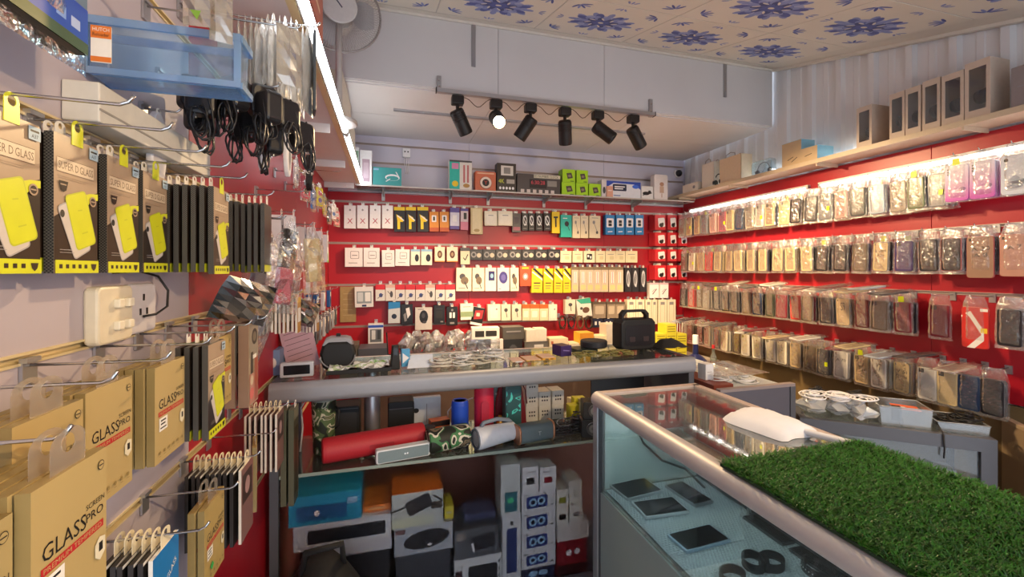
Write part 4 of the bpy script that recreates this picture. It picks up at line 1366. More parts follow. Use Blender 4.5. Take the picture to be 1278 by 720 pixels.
# white boxes with green foot
WG = pack_mesh('white_green_box', 0.05, 0.155, 0.03, M('#e6e2e4', 0.4), [('r', -.2, .22, .2, .45, M('#5b5358')), ('r', -.5, .62, .5, 1, M('#cfe3c8')), ('r', -.3, .68, .1, .9, M('#444a44')), ('r', -.5, .92, .5, 1, M('#7cc242'))], M('#d8d4d6'), drop=0.016)
for k, px in enumerate((352, 398, 408, 417)):
    p = Vector((0, (1.75, 2.2, 2.42, 2.64)[k], zc(0.215)))
    hook('L', p.y, p.z, HOOK_M, of='white boxes with green foot')
    hang('white_green_box', WG, 'white slim box with green foot near the red back corner', 'box', 'L', p.y, 0.11, p.z, 'white boxes with green foot', TAB_WHITE)
    hang('white_green_box', WG, 'white slim box with green foot near the red back corner', 'box', 'L', p.y, 0.07, p.z, 'white boxes with green foot', TAB_WHITE)
WPL = pack_mesh('white_pack', 0.05, 0.12, 0.012, M('#e9e6e8', 0.4), [('l', -.2, .3, .2, .3, .1, GREYP), ('l', -.3, .5, .3, .5, .05, GREYP), ('l', -.3, .6, .2, .6, .05, GREYP)], None, drop=0.014)
for k, (px, py) in enumerate(((424, 282), (412, 335), (405, 335))):
    p = Vector((0, (2.95, 2.5, 2.3)[k], zc((0.215, 0.02, 0.02)[k])))
    hook('L', p.y, p.z, HOOK_S, of='white printed packs at the back corner')
    hang('white_pack', WPL, 'small white printed pack on the side wall close to the back corner', 'accessory pack', 'L', p.y, 0.07, p.z, 'white printed packs at the back corner', TAB_SMALL)
# row of narrow packs with red and gold edges
ED = [pack_mesh('narrow_pack', 0.05, 0.12, 0.007, M(c, 0.4), [('r', -.5, 0, .5, .15, M('#d8b04a')), ('r', -.4, .3, .4, .7, WHT)], M(c2), drop=0.014) for c, c2 in (('#b8862f', '#d9cfc0'), ('#a02a28', '#cfc4b4'), ('#8a7a66', '#e0d6c8'))]
for g, (yc, z, n) in enumerate(((1.62, -0.075, 11), (2.02, -0.13, 7))):
    hook('L', yc, zc(z), of=['narrow edged packs below the clear bags', 'narrow packs beyond the boxed phone'][g])
    for k in range(n):
        hang('narrow_pack', ED[k % 3], ['narrow red and gold edged pack in a row below the big clear bags', 'narrow edged pack beyond the cream boxed phone'][g], 'accessory pack', 'L', yc + rnd.uniform(-.004, .004), 0.15 - 0.0125 * k, zc(z + rnd.uniform(-.004, .002)), ['narrow edged packs', 'narrow packs beyond the boxed phone'][g], TAB_SMALL, spin=rnd.uniform(-.06, .06))
# silver and blue small goods on the side wall, above the counter end
for k in range(13):
    low = k < 9
    yk = 2.15 + 0.135 * k if low else 2.3 + 0.26 * (k - 9)
    zk, dk = (-0.255, 0.09) if low else (-0.118, 0.07)
    c = ('#8d9096', '#b9bcc2', '#5c6066')[k % 3] if low else ('#2f5f9e', '#c9ccd4')[k % 2]
    mb = MB(); mb.slab(0.06, 0.11, 0.022, 0.006, M(c, 0.3, 0.3), 0.003, 0, -0.071)
    prints(mb, 0.06, 0.11, [('r', -.3, .1, .3, .35, WHT), ('e', 0, .65, .25, .16, INK)], -0.016, 0.0)
    hook('L', yk, zc(zk), HOOK_M, of='silver adapter packs' if low else 'blue and white adapter packs')
    for q in range(2):
        hang('adapter_pack', mb.mesh('adapter_pack'), 'silver adapter pack in the row over the leaning pink box' if low else 'small blue or white adapter pack beside the tan card', 'adapter', 'L', yk, dk - 0.035 * q, zc(zk), 'silver adapter packs' if low else 'blue and white adapter packs', TAB_SMALL)
# tan card on the back wall corner
p0, p1 = on_y(424, 358, YB - 0.03), on_y(444, 402, YB - 0.03)
mb = MB(); mb.slab(p1.x - p0.x, p0.z - p1.z, 0.008, 0.002, M('#a08a5c', 0.4, 0, 0.2, 40), 0.001)
prints(mb, p1.x - p0.x, p0.z - p1.z, [('l', -.3, .2 + .15 * i, .3, .2 + .15 * i, .02, M('#c9b88a')) for i in range(5)], (p0.z - p1.z) / 2, 0)
tag(mb.build('tan_card', None, ((p0.x + p1.x) / 2, YB - 0.012, (p0.z + p1.z) / 2)), 'plain tan card on the red wall beside the silver adapters', 'card')
# ================================================================ goods on the back wall
rb = random.Random(21)
WH, WH2, BGE = M('#eceaec', 0.4), M('#dcd9d6', 0.4), M('#e3d5b6', 0.4)
BLK2, ORG, PUR, PNK, TEAL, BLU = M('#1d1b1c', 0.35), M('#d98a2a', 0.4), M('#5a4a9a', 0.4), M('#d9809a', 0.4), M('#2bb5a6', 0.4), M('#2a86c8', 0.4)
YLW, REDC, LBL = M('#e9c81c', 0.4), M('#cf2430', 0.4), M('#8fb8d8', 0.4)
DGR, MGR = M('#4a484c', 0.4), M('#8d8a8c', 0.4)


def kind(k):
    """base colour, print, side colour of each sort of pack on the back wall"""
    if k == 'xbox':
        return WH, [('t', 'X', 0, .68, .22, M('#b03050')), ('e', 0, .20, .09, .045, MGR)], WH2
    if k == 'blkyel':
        return BLK2, [('r', -.5, 0, .5, .14, YLW), ('p', [(-.3, .30), (.2, .42), (.35, .60), (.05, .60), (.05, .9), (-.2, .9), (-.2, .55)], YLW), ('l', -.2, .35, .4, .55, .1, WH)], BLK2
    if k == 'orange':
        return ORG, [('rr', 0, .35, .5, .34, 0, WH), ('rr', 0, .35, .2, .2, 0, BLK2), ('r', -.5, .8, .5, 1, M('#b8532a'))], M('#c06a20')
    if k == 'purple':
        return M('#d8d4e4', .4), [('r', -.5, 0, .5, .22, PUR), ('r', -.5, .85, .5, 1, PUR), ('rr', 0, .5, .5, .3, 0, WH)], PUR
    if k == 'pink':
        return M('#d8c4c6', .4), [('r', -.5, .62, .5, 1, PNK), ('rr', .1, .35, .4, .3, 0, BLK2), ('r', -.5, 0, .5, .12, PUR)], PNK
    if k == 'beige':
        return M('#d3bf8e', .35), [('rr', 0, .5, .7, .9, 0, M('#e2d2a6', .35)), ('e', 0, .86, .25, .06, M('#b89f68'))], M('#bca673')
    if k == 'white':
        return M('#ebe3cc', .4), [('rr', 0, .55, .8, .7, 0, M('#f2ecda', .4)), ('l', -.2, .3, .2, .3, .05, MGR)], M('#d8cfb6')
    if k == 'drk':
        return M('#3b3235', .3), [('rr', 0, .35, .7, .35, 0, M('#5b5254')), ('r', -.4, .72, .4, .9, M('#b06a78'))], BLK2
    if k == 'blkcable':
        return BLK2, [('e', 0, .42, .34, .3, M('#d8d8d8')), ('e', 0, .42, .24, .2, BLK2), ('l', -.3, .2, .3, .7, .09, WH), ('l', -.3, .88, .3, .88, .08, MGR)], BLK2
    if k == 'yellow':
        return YLW, [('r', -.28, .22, .28, .30, BLK2), ('r', -.1, .3, .1, .72, BLK2)], M('#c9aa16')
    if k == 'teal':
        return TEAL, [('e', .05, .4, .2, .12, BLK2), ('l', .05, .4, .3, .7, .05, BLK2), ('l', -.3, .15, .1, .15, .06, WH)], M('#239688')
    if k == 'beigeear':
        return BGE, [('e', -.1, .3, .12, .08, MGR), ('l', -.1, .3, .2, .7, .05, MGR), ('e', .2, .75, .1, .07, DGR), ('l', -.3, .1, .3, .1, .05, MGR)], M('#cbbd9c')
    if k == 'bluewin':
        return BLU, [('rr', .0, .40, .78, .46, 0, WH), ('rr', 0, .34, .36, .14, 0, BLK2), ('rr', 0, .50, .36, .14, 0, BLK2), ('l', -.25, .86, .25, .84, .1, WH)], M('#1c6aa4')
    if k == 'linewhite':
        return WH, [('rr', .05, .38, .5, .4, 0, MGR), ('rr', .05, .38, .44, .35, 0, WH), ('l', -.1, .4, .2, .4, .05, MGR), ('l', -.3, .8, .2, .8, .04, MGR)], WH2
    if k == 'ovalwhite':
        return M('#ece6d4', .4), [('e', .15, .55, .22, .24, BLK2), ('r', -.5, 0, .5, .14, LBL)], WH2
    if k == 'brownoval':
        return M('#ecdcc4', .4), [('e', 0, .5, .24, .26, M('#5a3424')), ('e', 0, .5, .12, .14, M('#a88a6a')), ('r', -.5, .94, .5, 1, ORG)], M('#c9823a')
    if k == 'tick':
        return M('#d8d0b4', .4), [('r', -.5, 0, .5, .2, DGR), ('l', -.2, .6, .0, .75, .1, BLK2), ('l', .0, .75, .3, .4, .1, BLK2)], DGR
    if k == 'blackwide':
        return BLK2, [('e', -.2, .5, .22, .28, MGR), ('e', .22, .55, .18, .22, M('#c0b8a8')), ('l', -.4, .2, .4, .2, .06, DGR), ('e', -.2, .5, .12, .15, BLK2)], BLK2
    if k == 'creamcard':
        return M('#e2d6b4', .4), [('l', -.3, .3, .3, .3, .05, MGR), ('rr', .1, .6, .4, .3, 0, M('#d0c39c'))], M('#b9ae90')
    if k == 'qbox':
        return M('#e6dcc0', .4), [('rr', 0, .5, .5, .5, 0, BLK2), ('rr', -.1, .45, .15, .2, 0, WH), ('rr', .12, .55, .12, .2, 0, WH)], M('#b9ae90')
    if k == 'redtop':
        return WH2, [('r', -.5, 0, .5, .32, REDC), ('e', .05, .66, .2, .13, M('#3a4a8a')), ('l', -.3, .85, .3, .6, .06, DGR)], M('#b8a8a8')
    if k == 'redtop2':
        return WH2, [('r', -.5, 0, .5, .2, M('#d8b0a8')), ('e', .1, .6, .16, .2, DGR), ('l', -.3, .4, .2, .75, .06, DGR)], M('#b8a8a8')
    if k == 'fancard':
        return M('#efe6cc', .4), [('e', -.1, .38, .2, .13, DGR), ('e', .05, .55, .26, .17, M('#7a6a58')), ('l', .05, .6, .25, .9, .08, DGR), ('l', -.35, .88, .1, .88, .06, MGR)], M('#c9bd9e')
    if k == 'bluefan':
        return M('#ddd6e0', .4), [('e', .0, .42, .36, .26, M('#46408c')), ('e', .0, .42, .2, .14, M('#6a64b0')), ('l', -.4, .9, -.2, .9, .05, MGR)], M('#b9b0c0')
    if k == 'bluesq':
        return M('#e6e2dc', .4), [('r', -.2, .15, .35, .55, M('#2f2a6a')), ('e', .1, .35, .15, .1, LBL)], M('#c9c3bc')
    if k == 'orangebox':
        return M('#d9532a', .4), [('e', 0, .52, .26, .18, M('#9a948e')), ('e', 0, .52, .14, .1, WH), ('r', -.3, .06, .3, .14, YLW)], M('#a83a1a')
    if k == 'yelstripe':
        return YLW, [('p', [(-.2, 0), (.5, .28), (.5, .40), (-.45, .02)], BLK2), ('p', [(-.4, .12), (.5, .44), (.5, .5), (-.5, .16)], WH), ('l', -.3, .60, .3, .60, .1, BLK2), ('l', -.3, .72, .3, .72, .06, DGR), ('l', -.3, .82, .2, .82, .06, DGR)], M('#c9a916')
    if k == 'clearpink':
        return M('#c9b8a4', .3), [('r', -.5, 0, .5, .12, M('#7a6a52')), ('rr', 0, .42, .34, .45, 0, M('#efe4e4')), ('l', 0, .2, 0, .66, .1, M('#b58a94')), ('rr', 0, .82, .7, .2, 0, M('#d9c48a'))], M('#a8937a')
    if k == 'cableblk':
        return M('#2b2a30', .3), [('e', 0, .45, .28, .34, M('#b9b9c2')), ('e', 0, .45, .17, .24, M('#2b2a30')), ('l', -.05, .15, .1, .8, .07, M('#dcdce4'))], BLK2
    if k == 'boxslash':
        return WH, [('l', -.2, .75, .25, .4, .08, M('#7a3a5a')), ('l', -.25, .6, .1, .4, .05, MGR), ('r', -.5, 0, .5, .12, M('#d8b8c4'))], WH2
    if k == 'bluetop':
        return M('#cfd6dc', .4), [('p', [(-.5, 0), (.5, 0), (.5, .28), (-.5, .34)], BLU), ('e', 0, .68, .22, .12, M('#20304a'))], BLU
    if k == 'mouse':
        return M('#d9d4d0', .4), [('e', .0, .42, .26, .30, BLK2), ('e', -.02, .36, .1, .12, DGR), ('l', -.35, .08, .0, .08, .05, MGR), ('e', .05, .66, .12, .06, DGR)], M('#b9b4b0')
    if k == 'blackcard':
        return BLK2, [('l', -.3, .2, .3, .2, .04, DGR), ('rr', 0, .5, .6, .4, 0, M('#2c2a2c')), ('r', .1, .85, .35, .92, MGR)], BLK2
    if k == 'blackbud':
        return BLK2, [('rr', -.15, .45, .2, .3, 0, WH), ('rr', .15, .45, .2, .3, 0, WH), ('r', -.2, .82, .2, .92, MGR), ('e', 0, .18, .1, .06, MGR)], BLK2
    if k == 'plug':
        return BLK2, [('p', [(-.1, .2), (.2, .15), (.3, .5), (.05, .7)], WH), ('p', [(-.3, .5), (-.1, .4), (.0, .8), (-.2, .85)], MGR)], BLK2
    if k == 'greenwhite':
        return M('#e8e4da', .4), [('r', -.5, .5, .5, .82, M('#8aa07a')), ('l', -.3, .2, .3, .2, .05, MGR)], M('#b9bca8')
    if k == 'redblack':
        return BLK2, [('p', [(-.3, .2), (.4, .1), (.4, .6), (-.3, .7)], M('#a8343a')), ('rr', 0, .4, .3, .2, .1, M('#d8c8b8')), ('r', -.5, .86, .5, 1, WH)], WH2
    if k == 'whitecase':
        return M('#ece4d2', .35), [('rr', 0, .5, .6, .7, 0, M('#f4eede', .3)), ('e', .2, .3, .08, .06, MGR)], M('#cfc6b2')
    if k == 'earwhite':
        return M('#e6dcc8', .35), [('e', 0, .35, .2, .12, DGR), ('l', 0, .4, .1, .8, .07, DGR)], M('#cfc6b2')
    if k == 'orangear':
        return M('#e9d8b4', .35), [('r', -.5, 0, .5, .25, M('#d8642a')), ('rr', 0, .6, .6, .4, 0, M('#f4eede', .3))], M('#cf9a5a')
    if k == 'tealwhite':
        return M('#ece8e0', .4), [('p', [(-.5, 0), (.5, 0), (.5, .3), (-.2, .25)], M('#3aa890')), ('e', .1, .62, .25, .16, M('#6a4a3a')), ('e', -.2, .5, .1, .08, DGR)], M('#c9c4ba')
    if k == 'brownbox':
        return M('#8f8070', .4), [('rr', 0, .5, .7, .5, 0, M('#b9ab98')), ('r', -.5, 0, .5, .14, M('#5a4c40'))], M('#6a5c50')
    if k == 'tallwhite':
        return M('#e8e0c8', .35), [('l', -.25, .2, -.25, .9, .06, M('#c9bfa4')), ('l', .25, .2, .25, .9, .06, M('#c9bfa4')), ('rr', 0, .15, .5, .12, 0, MGR)], M('#cfc6ae')
    if k == 'navybox':
        return M('#1c2340', .35), [('r', -.3, .3, -.1, .7, WH), ('r', .1, .3, .25, .7, WH)], M('#141a30')
    if k == 'accbox':
        return M('#e2e2e4', .35), [('r', -.4, .22, .4, .82, M('#8b9aa4')), ('rr', -.2, .5, .3, .45, 0, M('#c9d2d8')), ('rr', .2, .5, .3, .45, 0, M('#e6eaec')), ('r', -.12, .88, .12, .98, M('#2a3a6a'))], WH2
    if k == 'accblue':
        return M('#e2e4ea', .35), [('r', -.5, .08, .5, .2, M('#2a56c0')), ('r', -.38, .28, .38, .9, M('#6a727c')), ('rr', -.15, .55, .25, .45, 0, M('#d9dde2')), ('rr', .2, .55, .2, .45, 0, M('#3a4048'))], WH2
    raise KeyError(k)


_kc = {}


def back_item(x0, x1, y0, y1, k, label, cat, group=None, dist=0.062, d=None, n=1, name=None, tilt=0.0):
    a = on_y(x0, y0, YB - dist); b = on_y(x1, y1, YB - dist)
    w, h = (b.x - a.x) * 1.05, (a.z - b.z) * 1.04
    base, items, side = kind(k)
    dd = d or min(0.045, w * 0.5)
    me = pack_mesh(k, w, h, dd, base, items, side, drop=0.014)
    u, z = (a.x + b.x) / 2, a.z + 0.014
    hook('B', u, z, HOOK_S, of=label)
    for q in range(n):
        hang(name or cat.replace(' ', '_'), me, label, cat, 'B', u + rb.uniform(-.001, .001), dist - q * (dd + 0.002), z, group, TAB_SMALL, tilt=tilt + rb.uniform(-.015, .015))


# row 1, right below the glass shelf
r1 = 'in the top row of the back wall'
for x0, x1 in ((430, 444), (446, 459), (462, 475), (477, 490)):
    back_item(x0, x1, 256, 284, 'xbox', 'white box with a red X on its front, top row of the back wall', 'cable box', 'white boxes with a red X')
for x0, x1 in ((492, 505), (507, 519), (521, 534)):
    back_item(x0, x1, 258, 288, 'blkyel', 'black and yellow cable pack beside the red X boxes', 'cable pack', 'black and yellow packs')
for x0, x1 in ((536, 547), (549, 560)):
    back_item(x0, x1, 264, 288, 'orange', 'orange pack with a white window in the top back row', 'charger pack', 'orange windowed packs')
back_item(562, 573, 259, 285, 'purple', 'purple and white pack between orange and pink packs', 'charger pack')
back_item(575, 584, 260, 286, 'pink', 'narrow pink pack next to the tall beige box', 'charger pack')
back_item(588, 602, 259, 291, 'beige', 'tall beige box in the top back row', 'power bank box')
for x0, x1 in ((605, 620), (622, 639)):
    back_item(x0, x1, 263, 281, 'white', 'squat ivory box beside the tall beige box', 'adapter box', 'squat ivory boxes')
back_item(640, 650, 266, 289, 'drk', 'dark pack with a pink strip beside the ivory boxes', 'cable pack')
for x0, x1 in ((652, 659), (660, 667), (669, 677), (679, 687)):
    back_item(x0, x1, 266, 287, 'blkcable', 'black cable pack with a white coil, left of the bright yellow pack', 'cable pack', 'black packs with white coils')
back_item(689, 698, 264, 290, 'yellow', 'bright yellow pack with a black T shape', 'cable pack')
back_item(700, 713, 268, 295, 'teal', 'teal earphone box beside the bright yellow pack', 'earphone box')
for x0, x1 in ((715, 724), (725, 734), (736, 749)):
    back_item(x0, x1, 269, 296, 'beigeear', 'beige earphone box between the teal and blue boxes', 'earphone box', 'beige earphone boxes')
for x0, x1 in ((756, 767), (769, 779), (781, 791), (793, 803)):
    back_item(x0, x1, 268, 292, 'bluewin', 'blue box with a white window in the top back row', 'earbud box', 'blue windowed boxes')
# row 2
for x0, x1, y0, y1 in ((431, 452, 309, 332), (454, 473, 309, 332), (477, 492, 312, 332), (494, 511, 311, 331)):
    back_item(x0, x1, y0, y1, 'linewhite', 'white box with a small grey line drawing below the red X boxes', 'adapter box', 'white boxes with line drawings', d=0.05)
for x0, x1 in ((513, 524), (526, 539)):
    back_item(x0, x1, 311, 330, 'ovalwhite', 'white box with a black oval, second back row', 'mouse box', 'white boxes with a black oval')
for x0, x1 in ((543, 555), (558, 571)):
    back_item(x0, x1, 308, 326, 'brownoval', 'cream box with a brown oval and orange foot', 'mouse box', 'cream boxes with a brown oval')
back_item(575, 586, 309, 329, 'tick', 'narrow cream pack with a black tick mark', 'cable pack')
for i in range(7):
    x0 = 587 + i * 16.2
    back_item(x0, x0 + 15, 311, 324, 'blackwide', 'black car charger pack in the dark middle run of the second row', 'charger pack', 'black car charger packs', d=0.04)
for x0, x1, k in ((700, 713, 'creamcard'), (715, 727, 'creamcard'), (729, 742, 'qbox'), (744, 755, 'creamcard'), (756, 768, 'creamcard'), (769, 780, 'creamcard'), (781, 795, 'creamcard')):
    back_item(x0, x1, 313, 327, k, 'cream card with a dark square picture, second back row' if k == 'qbox' else 'plain cream card in the second back row', 'adapter card', None if k == 'qbox' else 'plain cream cards')
# row 3
back_item(443, 465, 358, 382, 'accbox', 'white accessory case with grey inserts on the red wall', 'accessory box')
for i in range(8):
    x0 = 469 + i * 12.5
    back_item(x0, x0 + 11.3, 355, 374.5, 'redtop' if i % 4 != 1 else 'redtop2', 'small white card with a red head, third back row' if i % 4 != 1 else 'small white card with a pale head among red headed ones', 'earphone card', 'red headed earphone cards' if i % 4 != 1 else 'pale headed earphone cards')
for x0, x1, k, lab in ((570, 588, 'fancard', 'cream card with a dark fan picture, first of the third row cards'), (590, 604, 'fancard', 'cream card with a dark fan picture, beside the blue square card'),
                       (606, 619, 'bluesq', 'white card with a dark blue square picture'), (621, 635, 'bluefan', 'pale card with a violet round fan'), (637, 647, 'fancard', 'narrow cream card next to the orange box')):
    back_item(x0, x1, 334, 362, k, lab, 'gadget card')
back_item(649, 662, 332, 356, 'orangebox', 'orange box with a grey round lens picture', 'gadget box')
for x0, x1 in ((664, 677), (679, 690), (692, 702), (703, 712)):
    back_item(x0, x1, 335, 364, 'yelstripe', 'yellow pack with a black and white slash, middle of the back wall', 'cable pack', 'yellow slashed packs')
for i in range(7):
    x0 = 714 + i * 9.2
    back_item(x0, x0 + 8.4, 333, 363, 'clearpink', 'slim clear pack with a white and rose cable', 'cable pack', 'slim clear cable packs')
for x0, x1 in ((780, 788), (789, 797), (799, 807)):
    back_item(x0, x1, 334, 363, 'cableblk', 'dark pack with a silver cable coil, near the corner', 'cable pack', 'dark packs with silver coils')
for x0, x1 in ((811, 822), (824, 834)):
    back_item(x0, x1, 353, 371, 'boxslash', 'white box with a purple slash below the red cards', 'earphone box', 'white boxes with a purple slash')
# row 4
back_item(485, 499, 377, 402, 'bluetop', 'white box with a bright blue lid, lower back row', 'mouse box', d=0.05)
back_item(501, 515, 380, 404, 'plug', 'black pack with white plugs beside the blue lid box', 'charger pack')
back_item(519, 539, 384, 410, 'mouse', 'white card with a black computer mouse', 'mouse')
back_item(542, 555, 381, 403, 'blackcard', 'plain black card right of the mouse card', 'cable pack')
back_item(558, 571, 383, 405, 'blackbud', 'black card with two white buds', 'earbud pack')
back_item(575, 590, 379, 398, 'greenwhite', 'white box with a grey green picture', 'gadget box')
back_item(592, 606, 384, 405, 'redblack', 'tilted black and red box in the lower back row', 'gadget box', tilt=0.22)
for x0, x1, k in ((609, 624, 'whitecase'), (626, 637, 'earwhite'), (639, 650, 'earwhite'), (652, 661, 'orangear'), (662, 673, 'orangear'), (674, 684, 'orangear'), (685, 695, 'whitecase')):
    back_item(x0, x1, 380, 399, k, {'whitecase': 'small ivory earbud case box, lower back row', 'earwhite': 'ivory earphone box with a dark bud, lower back row', 'orangear': 'ivory box with an orange head, lower back row'}[k], 'earphone box', {'whitecase': 'small ivory boxes', 'earwhite': 'ivory boxes with a dark bud', 'orangear': 'orange headed ivory boxes'}[k], dist=0.07)
back_item(706, 718, 374, 391, 'earwhite', 'cream card with dark buds beside the teal headed card', 'earphone card')
back_item(719, 736, 373, 395, 'tealwhite', 'white card with a teal head and brown picture', 'gadget card', tilt=-0.12)
for x0, x1 in ((741, 756), (758, 768), (769, 780)):
    back_item(x0, x1, 377, 396, 'brownbox', 'brown grey windowed box above the navy boxes', 'gadget box', 'brown windowed boxes', dist=0.08, d=0.06)
for x0, x1 in ((740, 752), (754, 765), (766, 776)):
    back_item(x0, x1, 398, 408, 'navybox', 'small navy box with white bars behind the black speaker', 'gadget box', 'small navy boxes', dist=0.08)
for x0, x1 in ((783, 793), (794, 804), (806, 813), (814, 820), (822, 832), (833, 843)):
    back_item(x0, x1, 374, 403, 'tallwhite', 'tall ivory box behind the black speaker with a handle', 'lamp box', 'tall ivory boxes', d=0.05)
a = on_y(765, 368, YB - 0.05)
back_item(460, 478, 404, 428, 'accblue', 'white accessory case with a blue head hanging low on the wall', 'accessory box', dist=0.08)

# red and white card stacks in the corner
RW = [('r', -.5, 0, .5, .25, REDC), ('rr', .12, .5, .62, .62, 0.1, WH), ('e', .1, .68, .2, .14, BLK2), ('e', .22, .6, .1, .1, BLK2)]
for ri, (y0, y1) in enumerate(((268, 287), (290, 307), (311, 326), (331, 349))):
    for ci, (x0, x1) in enumerate(((817, 831), (833, 845), (847, 858))):
        dist = 0.085 if ci == 0 else 0.06
        a = on_y(x0, y0, YB - dist); b = on_y(x1, y1, YB - dist)
        w, h = (b.x - a.x) * 0.95, a.z - b.z
        me = pack_mesh('red_earphone_card', w, h, 0.006, M('#c22a34', 0.4), RW, M('#9a1a22'), drop=0.012)
        u, z = (a.x + b.x) / 2, a.z + 0.012
        hook('B', u, z, HOOK_M, of='red and white earphone cards in the back corner')
        for q in range(7 if ci == 0 else 3):
            hang('red_earphone_card', me, 'red and white earphone card %s' % ('fronting its hook in the back corner' if q == 0 else 'stacked edge on in the back corner'), 'earphone card', 'B', u - 0.003 * q, dist - 0.011 * q, z, 'red and white cards in the corner' if q == 0 else 'stacked red cards in the corner', TAB_SMALL, spin=rb.uniform(-.05, .05))
a0, a1 = on_y(846, 352, YB - 0.06), on_y(858, 366, YB - 0.06)

# ---------------------------------------------------------------- on the glass shelf
zS = zc(0.612) + 0.0045


def shelf_box(x0, x1, y0, k_or_mat, label, cat, items=(), group=None, name=None, dist=0.20, d=0.08, side=None, z=None, rz=0.0):
    yy = YB - dist
    a = on_y(x0, y0, yy); b = on_y(x1, 240, yy)
    zb = zS if z is None else z
    return stand_box(name or cat.replace(' ', '_'), (b.x - a.x), d, a.z - zb - 0.0012, k_or_mat, label, cat, ((a.x + b.x) / 2, yy + d / 2, zb), rz, items, side, group)


shelf_box(443, 448, 183, WH, 'narrow white box at the shelf end by the tube lamp', 'cable box', [('r', -.4, .1, .4, .5, M('#8fb59a'))])
shelf_box(449.5, 464, 187, WH, 'white box with a grey window on the glass shelf', 'gadget box', [('r', -.32, .25, .32, .9, M('#b59aa8')), ('r', -.22, .35, .22, .8, M('#c9b4c0'))])
shelf_box(465.5, 501, 208, M('#3f9c9c', .4), 'flat teal box with a white headset outline', 'headset box', [('e', .18, .52, .26, .18, WH), ('e', .18, .56, .22, .13, M('#3f9c9c', .4)), ('l', .30, .2, .42, .5, .03, WH), ('l', -.05, .75, .1, .6, .03, WH), ('r', -.48, .06, -.3, .16, LBL)])
a = on_y(502.5, 185, YB - 0.02); b = on_y(512, 220, YB - 0.02)
mb = MB(); mb.slab(b.x - a.x, 0.07, 0.03, 0.006, WH, 0.003, 0, 0.0)
prints(mb, b.x - a.x, 0.07, [('e', -.2, .4, .1, .08, INK), ('e', .2, .4, .1, .08, INK)], 0.035, 0)
o = tag(mb.build('wall_plug', None, ((a.x + b.x) / 2, YB - 0.032, a.z - 0.035)), 'white plug socket with hanging cable above the glass shelf', 'socket')
mb = MB()
for s in (-1, 0, 1):
    mb.tube([(s * 0.014, 0.01, -0.035), (s * 0.016, 0.004, -0.08), (s * 0.010 + 0.008, 0.006, -0.14), (s * 0.012, 0.01, -0.165)], 0.0025, WH, 5)
stuff(mb.build('white_leads', o))
shelf_box(561, 589, 199, M('#ddd8cf', .4), 'teal and white picture box on the glass shelf', 'toy box', [('r', -.5, 0, -.05, 1, TEAL), ('r', -.4, .1, -.1, .3, M('#d98ab0')), ('e', -.25, .8, .14, .1, YLW), ('l', .15, .15, .15, .75, .08, M('#c06a6a')), ('l', .32, .15, .32, .75, .08, M('#c06a6a')), ('e', .25, .85, .15, .07, M('#b58a4a')), ('r', -.5, 0, .5, .06, DGR)])
# orange retro radio
a = on_y(593, 213, YB - 0.20); b = on_y(619, 240, YB - 0.20)
w, h = b.x - a.x, a.z - zS
rad = empty('retro_radio', ((a.x + b.x) / 2, YB - 0.17, zS), 0, 'orange round-fronted radio between the toy box and dark box', 'radio')
mb = MB(); mb.T = Matrix.Translation((0, -0.03, h / 2)); mb.slab(w, h, 0.06, 0.010, M('#c96a4a', 0.4), 0.004); mb.build('body', rad)
mb = MB(); mb.T = Matrix.Translation((0, -0.03, h * 0.42)); mb.lathe([(0.0, -0.006), (0.028, -0.006), (0.045, -0.008), (0.048, -0.001), (0.048, 0.0)], M('#e8dccb', 0.4), 20, 'Y', mats=[BLK2, M('#e0cfc0'), M('#8a5a4a'), M('#8a5a4a')]); mb.build('speaker_grille', rad)
mb = MB(); mb.box(-w * .4, -0.032, h * .86, w * .4, -0.030, h * .93, M('#e2b090')); mb.build('dial', rad)
mb = MB(); mb.text('Y', 0, h * 0.42, 0.03, -0.039, M('#c04a3a')); mb.build('emblem', rad)
shelf_box(620.5, 644, 203, M('#3a322c', .4), 'dark box with a yellow 4K mark and white window', 'camera box', [('r', -.3, .08, .35, .42, M('#d8d4cc')), ('r', -.15, .14, .2, .36, M('#8a8680')), ('t', '4K', -.28, .62, .14, M('#c9d23a'), .3), ('r', .0, .55, .42, .7, M('#a9a29a'))] + [('e', -.34 + .17 * i, .86, .06, .05, WH) for i in range(5)])
shelf_box(645.5, 699, 216, M('#4a4444', .4), 'wide dark box reading LED NUMBER CLOCK with red digits', 'clock box', [('r', -.12, .0, .5, .18, M('#cfc9b4')), ('t', 'LED NUMBER CLOCK', .16, .09, .12, INK, .6), ('r', -.22, .26, .18, .72, M('#241818')), ('t', '6:30:28', -.02, .42, .2, M('#d8485a'), .32), ('r', .2, .3, .42, .6, M('#8a8680'))] + [('r', -.42 + .14 * i, .80, -.34 + .14 * i, .97, M('#cfc4be')) for i in range(6)], d=0.09, dist=0.205)
GB_ = M('#a6d81c', .4)
gi = [('p', [(-.2, .3), (.2, .25), (.32, .65), (-.1, .75)], M('#4a4038')), ('e', .05, .5, .14, .1, M('#8a7a6a')), ('r', .1, .88, .4, .94, M('#3a5a1a'))]
g1 = None
for x0, x1, lv in ((701, 718, 0), (719, 734, 0), (735, 750, 0), (702, 718, 1), (719.5, 734, 1)):
    a = on_y(x0, 222 + (x0 - 701) * 0.06, YB - 0.19); b = on_y(x1, 240, YB - 0.19)
    hh = (0.108 if lv == 0 else 0.105)
    stand_box('lime_box', b.x - a.x - 0.002, 0.09, hh, GB_, 'lime green box standing on the glass shelf' if lv == 0 else 'lime green box on top of other lime boxes', 'gadget box', ((a.x + b.x) / 2, YB - 0.145, zS + lv * (0.108 + 0.0022)), 0, gi, M('#8fbe1a', .4), 'lime boxes on the shelf' if lv == 0 else 'upper lime boxes')
